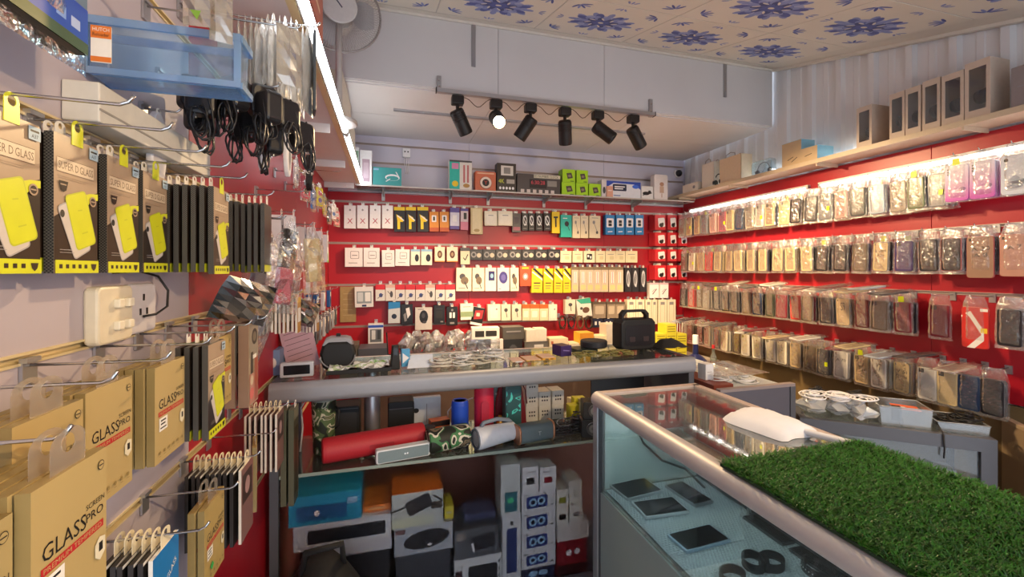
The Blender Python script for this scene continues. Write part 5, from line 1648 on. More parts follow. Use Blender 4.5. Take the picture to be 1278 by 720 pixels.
shelf_box(751, 757, 224, M('#d8d2d4', .4), 'tiny white box at the lime boxes', 'gadget box', [('e', 0, .6, .3, .2, DGR)])
shelf_box(757.5, 765, 232, M('#d8a08a', .4), 'tiny pink orange box before the blue and white box', 'gadget box', [('l', -.3, .4, .3, .4, .1, WH)], dist=0.215, d=0.015)
shelf_box(757, 799.5, 225, M('#dfe2ea', .4), 'white and blue box with a game controller picture', 'game pad box', [('p', [(-.5, 0), (.5, 0), (.5, .45), (.3, .15), (-.3, .12), (-.5, .4)], M('#2a4ab0')), ('rr', -.12, .38, .4, .4, 0, M('#1a1e40')), ('l', -.27, .33, .03, .33, .03, WH), ('l', -.27, .45, -.02, .45, .03, WH), ('e', .35, .28, .1, .12, M('#3a6ad8')), ('l', -.3, .86, -.1, .86, .03, M('#7a8ab8'))], dist=0.195)
shelf_box(800.5, 815, 232, M('#e2e0de', .4), 'small white box with a black scribble picture', 'gadget box', [('e', -.1, .55, .3, .14, BLK2), ('e', .2, .45, .14, .14, BLK2), ('l', -.4, .7, .4, .5, .06, BLK2)])
a = on_y(817, 217, YB - 0.20); b = on_y(834, 247, YB - 0.20)
mb = MB(); mb.T = Matrix.Translation((0, -0.03, (a.z - zS) / 2)); mb.slab(b.x - a.x, a.z - zS, 0.06, 0.02, M('#e6dcd8', .4), 0.004, seg=5)
mb.T = I4
prints(mb, b.x - a.x, a.z - zS, [('e', .05, .38, .16, .08, M('#b58a70')), ('r', -.1, .46, .2, .72, M('#c9a890')), ('l', .05, .74, .05, .9, .05, M('#b58a70'))], a.z - zS, -0.03)
tag(mb.build('tall_white_case', None, ((a.x + b.x) / 2, YB - 0.165, zS)), 'tall white rounded case at the corner end of the glass shelf', 'gadget box')

# small dome camera in the corner
p = on_y(848, 216, YB - 0.03)
dc = empty('security_camera', (p.x, YB - 0.004, p.z), 0, 'small round camera high in the back corner', 'camera')
mb = MB(); mb.lathe([(0.0, 0.0), (0.042, 0.0), (0.042, -0.012), (0.034, -0.016)], M('#dcd8d4', .4), 18, 'Y'); mb.build('base', dc)
mb = MB(); mb.lathe([(0.033, -0.016), (0.030, -0.030), (0.018, -0.042), (0.0, -0.046)], M('#2a2628', .15), 16, 'Y'); mb.build('dome', dc)
# ================================================================ phone cases on the right wall
rr_ = random.Random(5)
CW, CH = 0.078, 0.158
HAND = M('#26221f', 0.6)
NEON = M('#d8e41e', 0.4, 0, 0.05, 60, 0, 0, 0.0)


def case_mesh(col, text=None, w=CW, h=CH, edge=None, extra=()):
    """phone case: rounded shell with a rim, camera window and, on some, a card with pen writing"""
    mb = MB()
    base = M(col, 0.32, 0, 0.10, 18)
    mb.slab(w, h, 0.009, 0.011, base, 0.002, 0, -0.044 - h / 2, 0, 4, M(edge, 0.25) if edge else None)
    it = [('rr', -.28, .10, .28, .13, 0, M('#2a2626', .3)), ('e', -.33, .08, .06, .03, M('#55504e', .2)), ('e', -.23, .12, .05, .025, M('#55504e', .2))] if not text else [('rr', -.36, .08, .09, .07, 0, M('#4a4038', .4))]
    if text:
        ln = text.split('|')
        for i, s in enumerate(ln):
            it.append(('t', s, 0.02, .30 + .15 * i, .10 if len(ln) > 1 or len(s) > 2 else .30, HAND, min(.7, .17 * len(s)), rr_.uniform(-.1, .12)))
    it += list(extra)
    prints(mb, w, h, it, -0.044, 0.0)
    return mb.mesh('phone_case')


def bag_case_mesh(seed):
    r = random.Random(seed)
    mb = MB()
    w, h = 0.094, 0.222
    nx, nz = 4, 7
    for s in (-1, 1):
        vs, fs = [], []
        for j in range(nz + 1):
            t = j / nz
            top = max(0, 1 - t * 4.2)
            for i in range(nx + 1):
                u = i / nx - 0.5
                rim = i in (0, nx) or j == nz
                y = (0.0045 if s < 0 else 0.0045) + (0 if rim else s * (0.0065 + r.uniform(-.0008, .0012)))
                if top > 0 and not rim:
                    y += r.uniform(-.006, .006) * top
                if top > 0 and rim:
                    y += r.uniform(-.004, .004) * top
                vs.append((u * w * (1 - 0.35 * top) + r.uniform(-.003, .003), y, 0.006 - t * h))
        for j in range(nz):
            for i in range(nx):
                a = j * (nx + 1) + i
                q = (a, a + 1, a + nx + 2, a + nx + 1)
                fs.append(q if s < 0 else q[::-1])
        mb.add(vs, fs, BAG)
    return mb.mesh('clear_bag')


CBAGS = [bag_case_mesh(100 + i) for i in range(6)]
mb = MB(); mb.slab(0.026, 0.030, 0.0015, 0.003, NEON, 0.0, 0, -0.028, -0.004)
NTAG = mb.mesh('neon_tag')
mb = MB(); mb.slab(0.018, 0.026, 0.0008, 0.002, NEON, 0.0, 0.020, -0.135, -0.0035)
NTAG2 = mb.mesh('neon_sticker')
ROWNAME = ['top case row', 'second case row', 'third case row', 'lowest case row']
CN = {'#b9a07a': 'tan', '#c7b184': 'pale tan', '#9d9488': 'grey', '#c9c4bd': 'frosted white', '#3a3a40': 'charcoal', '#26242a': 'black', '#b0566a': 'rose', '#7a2230': 'wine red', '#233a5c': 'navy', '#7d7f86': 'smoky', '#5d6b4a': 'olive', '#a9b6c6': 'pale blue', '#d8a8a0': 'blush',
      '#6a5a4a': 'brown', '#c43a34': 'red', '#e4ddcc': 'ivory', '#4a3a66': 'violet'}
CM = {c: case_mesh(c) for c in CN}


def put_case(mesh, lab, grp, u, dist, z, tagm=None, spin=0.0, tilt=0.0, bag=True):
    o = hang('phone_case', mesh, lab, 'phone case', 'R', u, dist, z, grp, None, tilt=tilt, spin=spin)
    if bag:
        link('clear_bag', rr_.choice(CBAGS), o, (0, 0, 0))
    if tagm is not None:
        link('neon_tag', tagm, o)
    return o


ROWS = [
    dict(z=0.515, fronts=['#9d9488', '#c7b184', '#b9a07a', '#7d7f86', '#d8a8a0', '#b0566a', '#c7b184', '#233a5c', '#9d9488', '#c9c4bd', '#b9a07a', '#c7b184', '#26242a', '#3a3a40', '#7d7f86', '#d8a8a0', '#26242a', '#a9b6c6', '#9d9488', '#5d6b4a', '#7d7f86'],
         behind=['#9d9488', '#7d7f86', '#233a5c', '#26242a', '#c9c4bd', '#b0566a'], texts={}, neon=0.25, tint=None),
    dict(z=0.198, fronts=['#6a5a4a', '#e4ddcc', '#b9a07a', '#c43a34', '#c7b184', '#b9a07a', '#c7b184', '#b9a07a', '#c7b184', '#b9a07a', '#c7b184', '#c7b184', '#26242a', '#26242a', '#6a5a4a', '#c7b184', '#4a3a66', '#26242a'],
         behind=['#26242a', '#3a3a40', '#b9a07a', '#7a2230', '#4a3a66', '#26242a'], texts={2: 'Y6|2', 4: 'P30', 5: 'J6', 6: 'Y6', 7: 'Y6P', 8: 'Y6p', 9: 'Y7|Prime', 10: 'Y5|Redmi', 11: 'V15', 15: 'Redmi|A2+'}, neon=0.08),
    dict(z=-0.122, fronts=['#26242a', '#c43a34', '#6a5a4a', '#9d9488', '#3a3a40', '#3a3a40', '#26242a', '#6a5a4a', '#233a5c', '#5d6b4a', '#7a2230', '#c43a34', '#6a5a4a', '#3a3a40', '#b9a07a', '#7a2230', '#6a5a4a', '#7a2230'],
         behind=['#26242a', '#3a3a40', '#26242a', '#6a5a4a', '#7a2230'], texts={14: 'S9'}, neon=0.22),
    dict(z=-0.438, fronts=['#9d9488', '#6a5a4a', '#3a3a40', '#9d9488', '#7d7f86', '#e4ddcc', '#6a5a4a', '#c9c4bd', '#e4ddcc', '#c9c4bd', '#e4ddcc', '#b9a07a', '#6a5a4a', '#3a3a40', '#c9c4bd', '#b9a07a', '#c9c4bd', '#c7b184'],
         behind=['#c9c4bd', '#9d9488', '#6a5a4a', '#e4ddcc', '#26242a'], texts={5: '6', 8: '7', 10: '5', 14: 'A 70', 16: 'Y7', 17: 'V 5i|Prime'}, neon=0.15),
]
for ri, row in enumerate(ROWS):
    n = len(row['fronts'])
    ys = []
    y = 3.37
    for i in range(n):
        ys.append(y)
        y -= (3.37 - (1.46 if ri == 0 else 1.50 if ri < 2 else 1.62)) / (n - 1)
    for i, col in enumerate(row['fronts']):
        u = ys[i] + rr_.uniform(-.006, .006)
        z = zc(row['z'])
        nb = rr_.choice((2, 3, 3)) if i > 2 else 2
        fd = 0.105 + rr_.uniform(-.012, .012)
        t = row['texts'].get(i)
        me = case_mesh(col, t, edge='#8a8478' if CN[col] in ('tan', 'pale tan', 'ivory') else None) if t else CM[col]
        nm = CN[col]
        if t:
            lab = {'6': 'ivory case with a large figure six over the grey cabinet', '7': 'ivory case marked seven between the figures six and five', '5': 'ivory case with a large figure five, lowest case row'}.get(t) or '%s phone case with %s penned on it, %s' % (nm, t.replace('|', ' '), ROWNAME[ri])
            grp = None
        else:
            lab = '%s phone case fronting its hook in the %s' % (nm, ROWNAME[ri])
            grp = '%s front cases of the %s' % (nm, ROWNAME[ri])
        tg = (NTAG if rr_.random() < .5 else NTAG2) if rr_.random() < row['neon'] else None
        sp = rr_.uniform(-.12, .12)
        hook('R', u, z, HOOK_L, of=lab)
        put_case(me, lab, grp, u, fd, z - 0.002, tg, sp, rr_.uniform(-.05, .05))
        for k in range(nb):
            cb = row['behind'][(i * 2 + k) % len(row['behind'])] if rr_.random() < .7 else col
            put_case(CM[cb], '%s phone case filed behind a front case, %s' % (CN[cb], ROWNAME[ri]), '%s filed cases of the %s' % (CN[cb], ROWNAME[ri]), u + rr_.uniform(-.005, .005), fd - 0.0185 * (k + 1), z - 0.002 + rr_.uniform(-.004, .004), NTAG if rr_.random() < .06 else None, sp + rr_.uniform(-.025, .025), rr_.uniform(-.05, .05))

# special cases towards the street end


def glitter():
    m, nt, b = new_mat('pink_fade_glitter')
    tc = nt.nodes.new('ShaderNodeTexCoord'); sx = nt.nodes.new('ShaderNodeSeparateXYZ')
    mr = nt.nodes.new('ShaderNodeMapRange'); mr.inputs[1].default_value = -0.20; mr.inputs[2].default_value = -0.05
    cr = nt.nodes.new('ShaderNodeValToRGB')
    cr.color_ramp.elements[0].color = lin('#c45ab0'); cr.color_ramp.elements[1].color = lin('#e2dce8')
    nt.links.new(tc.outputs['Object'], sx.inputs[0]); nt.links.new(sx.outputs['Z'], mr.inputs[0]); nt.links.new(mr.outputs[0], cr.inputs[0])
    nt.links.new(cr.outputs[0], b.inputs['Base Color'])
    b.inputs['Roughness'].default_value = 0.25
    return m


GLIT = glitter()
mb = MB(); mb.slab(0.088, 0.168, 0.010, 0.013, GLIT, 0.002, 0, -0.128)
prints(mb, 0.088, 0.168, [('e', -.36, .10 + .07 * i, .04, .02, INK) for i in range(3)] + [('e', .1, .72, .3, .05, M('#e2b8dc')), ('e', .25, .68, .14, .06, M('#8a5a90'))], -0.044, 0.0)
GL1 = mb.mesh('phone_case')
mb = MB(); mb.slab(0.088, 0.168, 0.010, 0.013, M('#d4dae4', .25), 0.002, 0, -0.128)
prints(mb, 0.088, 0.168, [('e', .1, .7, .36, .08, M('#5a6478')), ('e', .0, .8, .3, .05, M('#8a94a8')), ('e', -.3, .12, .08, .05, INK), ('p', [(-.3, .66), (0, .5), (.3, .66)], M('#a4aebe'))], -0.044, 0.0)
GL2 = mb.mesh('phone_case')
hz = zc(0.515)
for k, (u, me, lab) in enumerate(((1.375, GL1, 'pink fading glitter phone case, first of two, top case row'), (1.285, GL1, 'pink fading glitter phone case beside the landscape case'), (1.18, GL2, 'silver phone case with a landscape picture, top case row'))):
    hook('R', u, hz + 0.02, of=lab)
    put_case(me, lab, None, u, 0.135, hz + 0.018, NTAG if k == 0 else None)
    for q in range(2):
        put_case(me, lab.split(',')[0] + ', filed behind its twin', 'filed twins of the picture cases', u + 0.004, 0.115 - 0.017 * q, hz + 0.018)
for k, (u, ri, col, t, w, lab) in enumerate(((1.405, 1, '#26242a', None, CW, 'black phone case hanging before the A 20 case'), (1.30, 1, '#9a7a64', 'A 20|A 8', 0.094, 'large brown phone case with A 20 A 8 penned on it'), (1.19, 1, '#b98a78', 'A 7', 0.09, 'rosy brown phone case at the street end of the second row'))):
    z = zc(ROWS[ri]['z'])
    hook('R', u, z, of=lab)
    me = case_mesh(col, t, w, w * 2.0, '#b0605a')
    put_case(me, lab, None, u, 0.12, z - 0.002)
    for q in range(3):
        put_case(CM['#26242a' if k else '#4a3a66'], 'dark phone case filed behind the large penned cases, second row', 'dark cases behind the large penned ones', u + 0.003, 0.10 - 0.017 * q, z - 0.002)
# third row: lone wine case, red case with white S, stack of dark ones
lab = 'bright red phone case with a broad white S stripe'
mb = MB(); mb.slab(0.094, 0.186, 0.010, 0.012, M('#c9302a', .35), 0.002, 0, -0.137)
prints(mb, 0.094, 0.186, [('p', [(-.36, .16), (-.16, .10), (.34, .56), (.34, .74), (-.2, .24)], WHT), ('p', [(.34, .60), (.34, .80), (-.0, 1.0), (-.30, 1.0), (.12, .74)], WHT), ('r', .2, .03, .48, .10, WHT), ('r', .22, .5, .46, .62, M('#e2c02a'))], -0.044, 0.0)
hook('R', 1.315, zc(-0.122), of=lab)
put_case(mb.mesh('phone_case'), lab, None, 1.315, 0.125, zc(-0.124))
for q in range(4):
    put_case(CM['#26242a'], 'black phone case in the block beside the red S case', 'black cases beside the red S case', 1.20 + 0.004 * q, 0.13 - 0.017 * q, zc(-0.124))
hook('R', 1.20, zc(-0.122), of='black cases beside the red S case')
hook('R', 1.46, zc(-0.122), of='lone wine case')
put_case(CM['#7a2230'], 'lone wine red phone case hanging with space around it', None, 1.46, 0.10, zc(-0.124))
for q, (u, c) in enumerate(((1.50, '#c9c4bd'), (1.42, '#c7b184'), (1.34, '#233a5c'), (1.26, '#26242a'))):
    lab = '%s phone case at the street end of the lowest case row' % CN[c]
    hook('R', u, zc(-0.438), of=lab)
    put_case(CM[c], lab, None, u, 0.12, zc(-0.440))
    put_case(CM['#3a3a40'], 'charcoal phone case filed behind the street end cases, lowest row', 'charcoal street end cases', u, 0.10, zc(-0.440))

# flat heaps of bagged cases lying on top of the hanging rows
HEAPC = ['#26242a', '#9d9488', '#3a3a40', '#c9c4bd', '#7a2230', '#c7b184', '#a9b6c6']
for ri, (y0, y1, z) in enumerate(((2.75, 2.1, -0.108), (1.95, 1.55, -0.108), (3.2, 2.2, -0.425), (2.15, 1.3, -0.425))):
    n = 5 if ri < 2 else 7
    for k in range(n):
        u = y0 + (y1 - y0) * k / (n - 1)
        c = HEAPC[(k + ri * 3) % len(HEAPC)]
        me = CM[c] if c in CM else CM['#26242a']
        o = link('phone_case', None, None, (XR - 0.16 + 0.01 * (k % 3), u, zc(z) + 0.010 + 0.022 * (k % 2)), (0, 0, 0))
        o.rotation_euler = (-PI / 2 + 0.10, rr_.uniform(-.1, .1), -PI / 2 + rr_.uniform(-.35, .35))
        tag(o, '%s phone case laid flat on the hooks of the %s' % (CN[c], ROWNAME[2 if ri < 2 else 3]), 'phone case', '%s cases laid flat on the %s' % (CN[c], ROWNAME[2 if ri < 2 else 3]))
        link('case_shell', me, o)
        link('clear_bag', rr_.choice(CBAGS), o)

# ---------------------------------------------------------------- on the long shelf
zT = zc(0.665) + 0.0115
XF = XR - 0.17


def rs_box(px0, px1, py, mat, label, cat, items=(), d=0.10, side=None, x=XF, name=None, group=None, h=None, top=None):
    """box on the long shelf, front facing the room (-X)"""
    a = on_x(px0, py, x); b = on_x(px1, py, x)
    w = abs(a.y - b.y); hh = h or (a.z - zT)
    return stand_box(name or cat.replace(' ', '_'), w, d, hh, mat, label, cat, (x + d / 2, (a.y + b.y) / 2, zT), -PI / 2, items, side, group, top)


rs_box(852, 871, 232, M('#e6dccb', .4), 'low white box at the corner end of the cream shelf', 'gadget box', [('e', .25, .5, .08, .2, MGR)], d=0.08)
# white and cream gift bags with handles
def gift_bag(px0, px1, py, mat, label, d=0.10):
    a = on_x(px0, py, XF); b = on_x(px1, py, XF)
    w, h = abs(a.y - b.y), a.z - zT
    root = empty('paper_bag', (XF + d / 2, (a.y + b.y) / 2, zT), -PI / 2, label, 'bag')
    mb = MB()
    mb.box(-w / 2, -d / 2, 0, w / 2, -d / 2 + 0.002, h, mat); mb.box(-w / 2, d / 2 - 0.002, 0, w / 2, d / 2, h, mat)
    mb.box(-w / 2, -d / 2, 0, -w / 2 + 0.002, d / 2, h, mat); mb.box(w / 2 - 0.002, -d / 2, 0, w / 2, d / 2, h, mat)
    mb.box(-w / 2, -d / 2, 0, w / 2, d / 2, 0.002, mat)
    mb.build('bag_body', root)
    for s in (-1, 1):
        mb = MB(); mb.tube([(-w * .22, s * d * .48, h - 0.012), (-w * .2, s * d * .46, h + 0.02), (0, s * d * .44, h + 0.034), (w * .2, s * d * .46, h + 0.02), (w * .22, s * d * .48, h - 0.012)], 0.002, M('#6a4a30', .6), 5)
        mb.build('handle', root)
    return root


gift_bag(876, 891, 206, M('#dfd6c8', .5), 'white paper bag behind the black headphones on the cream shelf')
gift_bag(898, 925, 200, M('#dcc4a4', .5), 'tan paper bag with string handles on the cream shelf')
p = on_x(894, 226, XF - 0.0)
hp = empty('headphones', (XF + 0.02, p.y, zT), -PI / 2, 'black headphones standing between the two paper bags', 'headphones')
mb = MB(); mb.tube([(0.034 * math.cos(PI * t / 14), 0, 0.045 + 0.045 * math.sin(PI * t / 14)) for t in range(15)], 0.0045, BLK2, 6); mb.build('headband', hp)
for s in (-1, 1):
    mb = MB(); mb.T = Matrix.Translation((s * 0.034, 0, 0.026)); mb.lathe([(0.0, -0.010), (0.020, -0.009), (0.026, -0.003), (0.026, 0.005), (0.018, 0.010), (0, 0.010)], BLK2, 16, 'X'); mb.build('ear_cup', hp)
p = on_x(948, 205, XF)
hs = empty('clear_headset_case', (XF + 0.03, p.y, zT), -PI / 2, 'clear plastic case with a grey arched headset', 'headset')
mb = MB(); mb.slab(0.17, 0.10, 0.05, 0.02, clear('#eaf4f8', 0.08, 0.1, 0.1), 0.006, 0, 0.0505, -0.02); mb.build('case_shell', hs)
mb = MB(); mb.tube([(0.055 * math.cos(PI * t / 14), 0.005, 0.02 + 0.065 * math.sin(PI * t / 14)) for t in range(15)], 0.004, MGR, 6); mb.build('headband', hs)
for s in (-1, 1):
    mb = MB(); mb.T = Matrix.Translation((s * 0.053, 0.005, 0.022)); mb.lathe([(0.0, -0.008), (0.016, -0.007), (0.018, 0.004), (0, 0.008)], BLK2, 14, 'X'); mb.build('ear_cup', hs)
KR = M('#cbb08a', .5, 0, 0.1, 20)
rs_box(976, 1000, 181, KR, 'kraft carton with pen scribble, taller of the two on the shelf', 'carton', [('l', -.2, .75, .1, .65, .03, INK), ('l', .0, .85, .3, .7, .03, INK)], d=0.11, side=M('#8fc4d8', .5))  # pale blue sides: cool glow on the carton's edges painted into the colour
rs_box(998, 1020, 187, KR, 'low kraft carton with bluish light painted on its end', 'carton', [('l', -.2, .6, .2, .5, .03, INK)], d=0.13, side=M('#8fc4d8', .5), x=XF - 0.005)  # side colour stands in for the bluish light here too


def window_box(px0, px1, py, label, group=None, open_left=False, x=XF, d=0.13, headset=True):
    a = on_x(px0, py, x); b = on_x(px1, py, x)
    w = abs(a.y - b.y); h = a.z - zT
    WB_ = M('#cbb7a4', .45)
    root = empty('headphone_box', (x + d / 2, (a.y + b.y) / 2, zT), -PI / 2, label, 'headphone box', group)
    mb = MB()
    t = 0.004
    mb.box(-w / 2, -d / 2, 0, w / 2, d / 2, t, WB_); mb.box(-w / 2, -d / 2, h - t, w / 2, d / 2, h, WB_)
    mb.box(-w / 2, d / 2 - t, t, w / 2, d / 2, h - t, WB_)
    mb.box(-w / 2, -d / 2, t, -w / 2 + t, d / 2 - t, h - t, WB_); mb.box(w / 2 - t, -d / 2, t, w / 2, d / 2 - t, h - t, WB_)
    fw = 0.16 * w
    mb.box(-w / 2 + t, -d / 2, t, -w / 2 + fw, -d / 2 + 0.002, h - t, WB_); mb.box(w / 2 - fw, -d / 2, t, w / 2 - t, -d / 2 + 0.002, h - t, WB_)
    mb.box(-w / 2 + fw, -d / 2, t, w / 2 - fw, -d / 2 + 0.002, h * .14, WB_); mb.box(-w / 2 + fw, -d / 2, h * .88, w / 2 - fw, -d / 2 + 0.002, h - t, WB_)
    mb.build('carton', root)
    mb = MB(); mb.box(-w / 2 + fw, -d / 2 + 0.0022, h * .14, w / 2 - fw, -d / 2 + 0.003, h * .88, clear('#f0f0f0', 0.02, 0.05, 0.06)); mb.build('window', root)
    cz_ = h * .45
    rad = min(w * .22, h * .28)
    mb = MB(); mb.tube([(rad * math.cos(PI * k / 12), 0, cz_ + rad * 1.2 * math.sin(PI * k / 12)) for k in range(13)], 0.007, BLK2, 6); mb.build('headband', root)
    for s in (-1, 1):
        mb = MB(); mb.T = Matrix.Translation((s * rad, -0.005, cz_ - 0.008)); mb.lathe([(0.0, -0.014), (0.026, -0.012), (0.032, -0.003), (0.030, 0.009), (0.0, 0.014)], BLK2, 14, 'X'); mb.build('ear_cup', root)
    return root


window_box(1069, 1088, 136, 'window box with headphones standing alone beside the kraft cartons', d=0.16)
for k, (x0, x1, y) in enumerate(((1110, 1129, 119), (1130, 1149, 112), (1151, 1173, 103), (1175, 1203, 96), (1204, 1236, 81))):
    window_box(x0, x1, y, ['first window box of the row, nearest the lone headphone box', 'headphone window box in the row on the shelf', 'headphone window box in the row on the shelf', 'headphone window box in the row on the shelf', 'tallest window box, at the row end with bare side showing'][k], 'row of headphone boxes' if 0 < k < 4 else None, d=0.13)
rs_box(1262, 1300, 86, M('#8d8280', .5), 'plain grey box at the street end of the cream shelf', 'box', [('l', -.3, .5, .3, .5, .04, MGR)])
# ================================================================ goods in and on the counters
rg = random.Random(9)
zAT = zA + 0.0385          # top glass of the long counter
zAS = zc(-0.775) + 0.0005  # its inner shelf
CAMO = blotch('camouflage_print', [(0, '#1c2418'), (0.40, '#1c2418'), (0.47, '#4c5f38'), (0.54, '#b9b49c'), (0.58, '#2e3a26'), (0.64, '#6b6a4c')], 22, 0.6)
CAMO2 = blotch('camouflage_marble', [(0, '#20241c'), (0.42, '#3f7a4a'), (0.48, '#d8d2c0'), (0.53, '#20241c'), (0.60, '#7a6a58'), (0.66, '#2c4a34')], 15, 0.6)
TEALC = blotch('teal_splash', [(0, '#2c5a5c'), (0.5, '#2c5a5c'), (0.55, '#54d8cc'), (0.60, '#356a6c'), (0.68, '#bfeee6')], 20, 0.5)
REDS = M('#b3202c', 0.55, 0, 0.12, 200, 0.25)
RUB = M('#0d0d0e', 0.6)


def lie(px, py, z):
    return on_z(px, py, z)


# ---- long red barrel speaker lying on the shelf
def barrel(name, label, p0, p1, r, body, end, cat='speaker', cap=True):
    p0, p1 = Vector(p0), Vector(p1)
    L = (p1 - p0).length
    ang = math.atan2(p1.y - p0.y, p1.x - p0.x)
    root = empty(name, (p0 + p1) / 2 - Vector((0, 0, r)), ang, label, cat)
    mb = MB(); mb.T = Matrix.Translation((0, 0, r))
    h = L / 2
    mb.lathe([(r * .86, -h + 0.004), (r * .97, -h + 0.008), (r, -h + 0.020), (r, h - 0.020), (r * .97, h - 0.008), (r * .86, h - 0.004)], body, 28, 'X')
    mb.build('body', root)
    for s in (-1, 1):
        mb = MB(); mb.T = Matrix.Translation((s * (h - 0.004), 0, r))
        mb.lathe([(r * .86, -s * 0.004), (r * .84, 0.0), (r * .74, 0), (r * .70, -s * 0.006), (r * .3, -s * 0.002), (0.0, 0)], end, 24, 'X')
        mb.build('end_cap', root)
    return root


a, b = lie(404, 582, zAS), lie(528, 545, zAS)
r = 0.050
rs = barrel('barrel_speaker', 'long red cylindrical speaker lying on the counter shelf', (on_y(400, 566, 1.865).x + 0.0, 1.868, zAS + r), (on_y(530, 543, 1.94).x, 1.948, zAS + r), r, REDS, M('#8a1620', 0.5))
mb = MB(); mb.T = Matrix.Translation((0.02, -r - 0.0012, r)); mb.slab(0.10, 0.018, 0.003, 0.006, M('#9a1a26', 0.5), 0.001); mb.build('control_strip', rs)
# ---- grey sound bar in front of it
sb = empty('sound_bar', (on_y(503, 560, 1.835).x, 1.828, zAS), math.radians(9), 'slim grey sound bar with a white rim before the red speaker', 'speaker')
wbar = on_y(536, 548, 1.835).x - on_y(468, 560, 1.835).x
mb = MB(); mb.T = Matrix.Translation((0, -0.018, 0.028)); mb.slab(wbar, 0.055, 0.036, 0.008, M('#d8dce0', 0.4), 0.004); mb.build('body', sb)
mb = MB(); mb.T = Matrix.Translation((0, -0.0195, 0.028)); mb.slab(wbar - 0.014, 0.044, 0.002, 0.006, M('#7f9094', 0.5, 0.2, 0.15, 300, 0.3), 0.0006); mb.build('grille', sb)
for s in (-1, 1):
    mb = MB(); mb.T = Matrix.Translation((0.01 + s * 0.005, -0.0205, 0.028)); mb.lathe([(0.0, -0.001), (0.004, 0.0)], M('#f4f4f4', .2, .5), 10, 'Y'); mb.build('emblem', sb)
# ---- camouflage barrel
p = on_y(557, 545, 1.85)
cb = barrel('barrel_speaker', 'camouflage cylindrical speaker lying beside the grey sound bar', (on_y(532, 545, 1.86).x, 1.852, zAS + 0.049), (on_y(585, 545, 1.89).x, 1.895, zAS + 0.049), 0.049, CAMO2, M('#15181a', 0.5))
# ---- camouflage tumbler shaped speaker
p0, p1 = on_y(385, 557, 1.93), on_y(418, 557, 1.93)
r = (p1.x - p0.x) / 2 * 0.98
h = on_y(401, 496, 1.93).z - zAS
ct = empty('camouflage_speaker', ((p0.x + p1.x) / 2, 1.99, zAS), 0, 'upright camouflage speaker shaped like a tumbler with ribbed rim', 'speaker')
mb = MB(); mb.lathe([(0.0, 0.0), (r * .80, 0.0), (r * .86, 0.01), (r * .90, h * .3), (r, h * .86), (r * 1.02, h * .90)], CAMO, 28); mb.build('body', ct)
mb = MB(); mb.lathe([(r * 1.02, h * .90), (r * 1.04, h * .93), (r * 1.03, h * .99), (r * .96, h), (r * .84, h), (r * .80, h * .95), (r * .3, h * .96), (0, h * .97)], M('#8b9288', .5), 28); mb.build('rim', ct)
mb = MB(); mb.tube([(r * .98, -0.01, h * .78), (r * 1.25, -0.02, h * .70), (r * 1.2, -0.02, h * .45), (r * .95, -0.01, h * .40)], 0.005, RUB, 6); mb.build('strap', ct)
# ---- black box subwoofers
stand_box('black_speaker_box', 0.12, 0.12, 0.16, RUB, 'black speaker box behind the camouflage speaker', 'speaker', (on_y(432, 520, 2.10).x, 2.13, zAS), 0, [('rr', 0, .5, .8, .7, 0, M('#262424')), ('l', -.45, .06, .45, .06, .02, DGR)], bev=0.012)
stand_box('black_speaker_box', 0.12, 0.10, 0.16, RUB, 'black speaker box right of the grey post', 'speaker', (on_y(495, 520, 2.10).x + 0.02, 2.13, zAS), 0, [('l', -.45, .2, .45, .2, .03, DGR)], bev=0.01)
# ---- blue and pink red upright cylinders
def upright(label, px, py_top, y, r, body, capm, name='upright_speaker'):
    p = on_y(px, py_top, y)
    h = p.z - zAS
    o = empty(name, (p.x, y, zAS), 0, label, 'speaker')
    mb = MB(); mb.lathe([(r * .9, 0.006), (r, 0.02), (r, h - 0.02), (r * .92, h - 0.004)], body, 28); mb.build('body', o)
    mb = MB(); mb.lathe([(0, 0), (r * .88, 0), (r * .9, 0.006)], capm, 24); mb.build('foot', o)
    mb = MB(); mb.lathe([(r * .92, h - 0.004), (r * .88, h), (r * .7, h - 0.001), (r * .66, h - 0.006), (0, h - 0.006)], capm, 24); mb.build('end_cap', o)
    return o, h


upright('bright blue upright cylindrical speaker', 574, 499, 1.99, 0.040, M('#1f4fc4', .5, 0, .1, 200, .2), M('#2a5ad8', .4))
o, h = upright('large coral red upright speaker beside the blue one', 604, 479, 1.98, 0.046, M('#d42a48', .5, 0, .1, 200, .2), M('#c8324a', .4))
mb = MB(); mb.T = Matrix.Translation((-0.004, -0.0472, h * .45)); mb.slab(0.036, h * .55, 0.004, 0.016, M('#c02440', .5), 0.001, seg=6); mb.build('control_strip', o)
# ---- teal splash box speaker with maroon pouch behind
p0, p1 = on_y(630, 520, 1.96), on_y(651, 520, 1.96)
h = on_y(640, 481, 1.96).z - zAS
o = empty('splash_speaker', ((p0.x + p1.x) / 2, 1.985, zAS), 0, 'upright teal splash patterned speaker before a maroon pouch', 'speaker')
mb = MB(); mb.T = Matrix.Translation((0, -0.03, h / 2)); mb.slab(p1.x - p0.x, h, 0.06, 0.016, M('#2f5254', .5), 0.008, seg=5); mb.build('body', o)
mb = MB(); mb.T = Matrix.Translation((0, -0.032, h / 2)); mb.slab((p1.x - p0.x) * .84, h * .84, 0.004, 0.012, TEALC, 0.001, seg=5); mb.build('grille', o)
mb = MB(); mb.T = Matrix.Translation((0, -0.03, 0)); mb.prism([(-0.07, 0.0), (0.085, 0.0), (0.075, 0.10), (0.05, h * 1.02), (-0.05, h * 1.04), (-0.075, 0.12)], 0.03, M('#7a1626', .6), 0.01)
mb.tube([(0.05, 0.0, h), (0.07, -0.01, h * .8), (0.08, -0.01, h * .5)], 0.003, M('#5a101c'), 5)
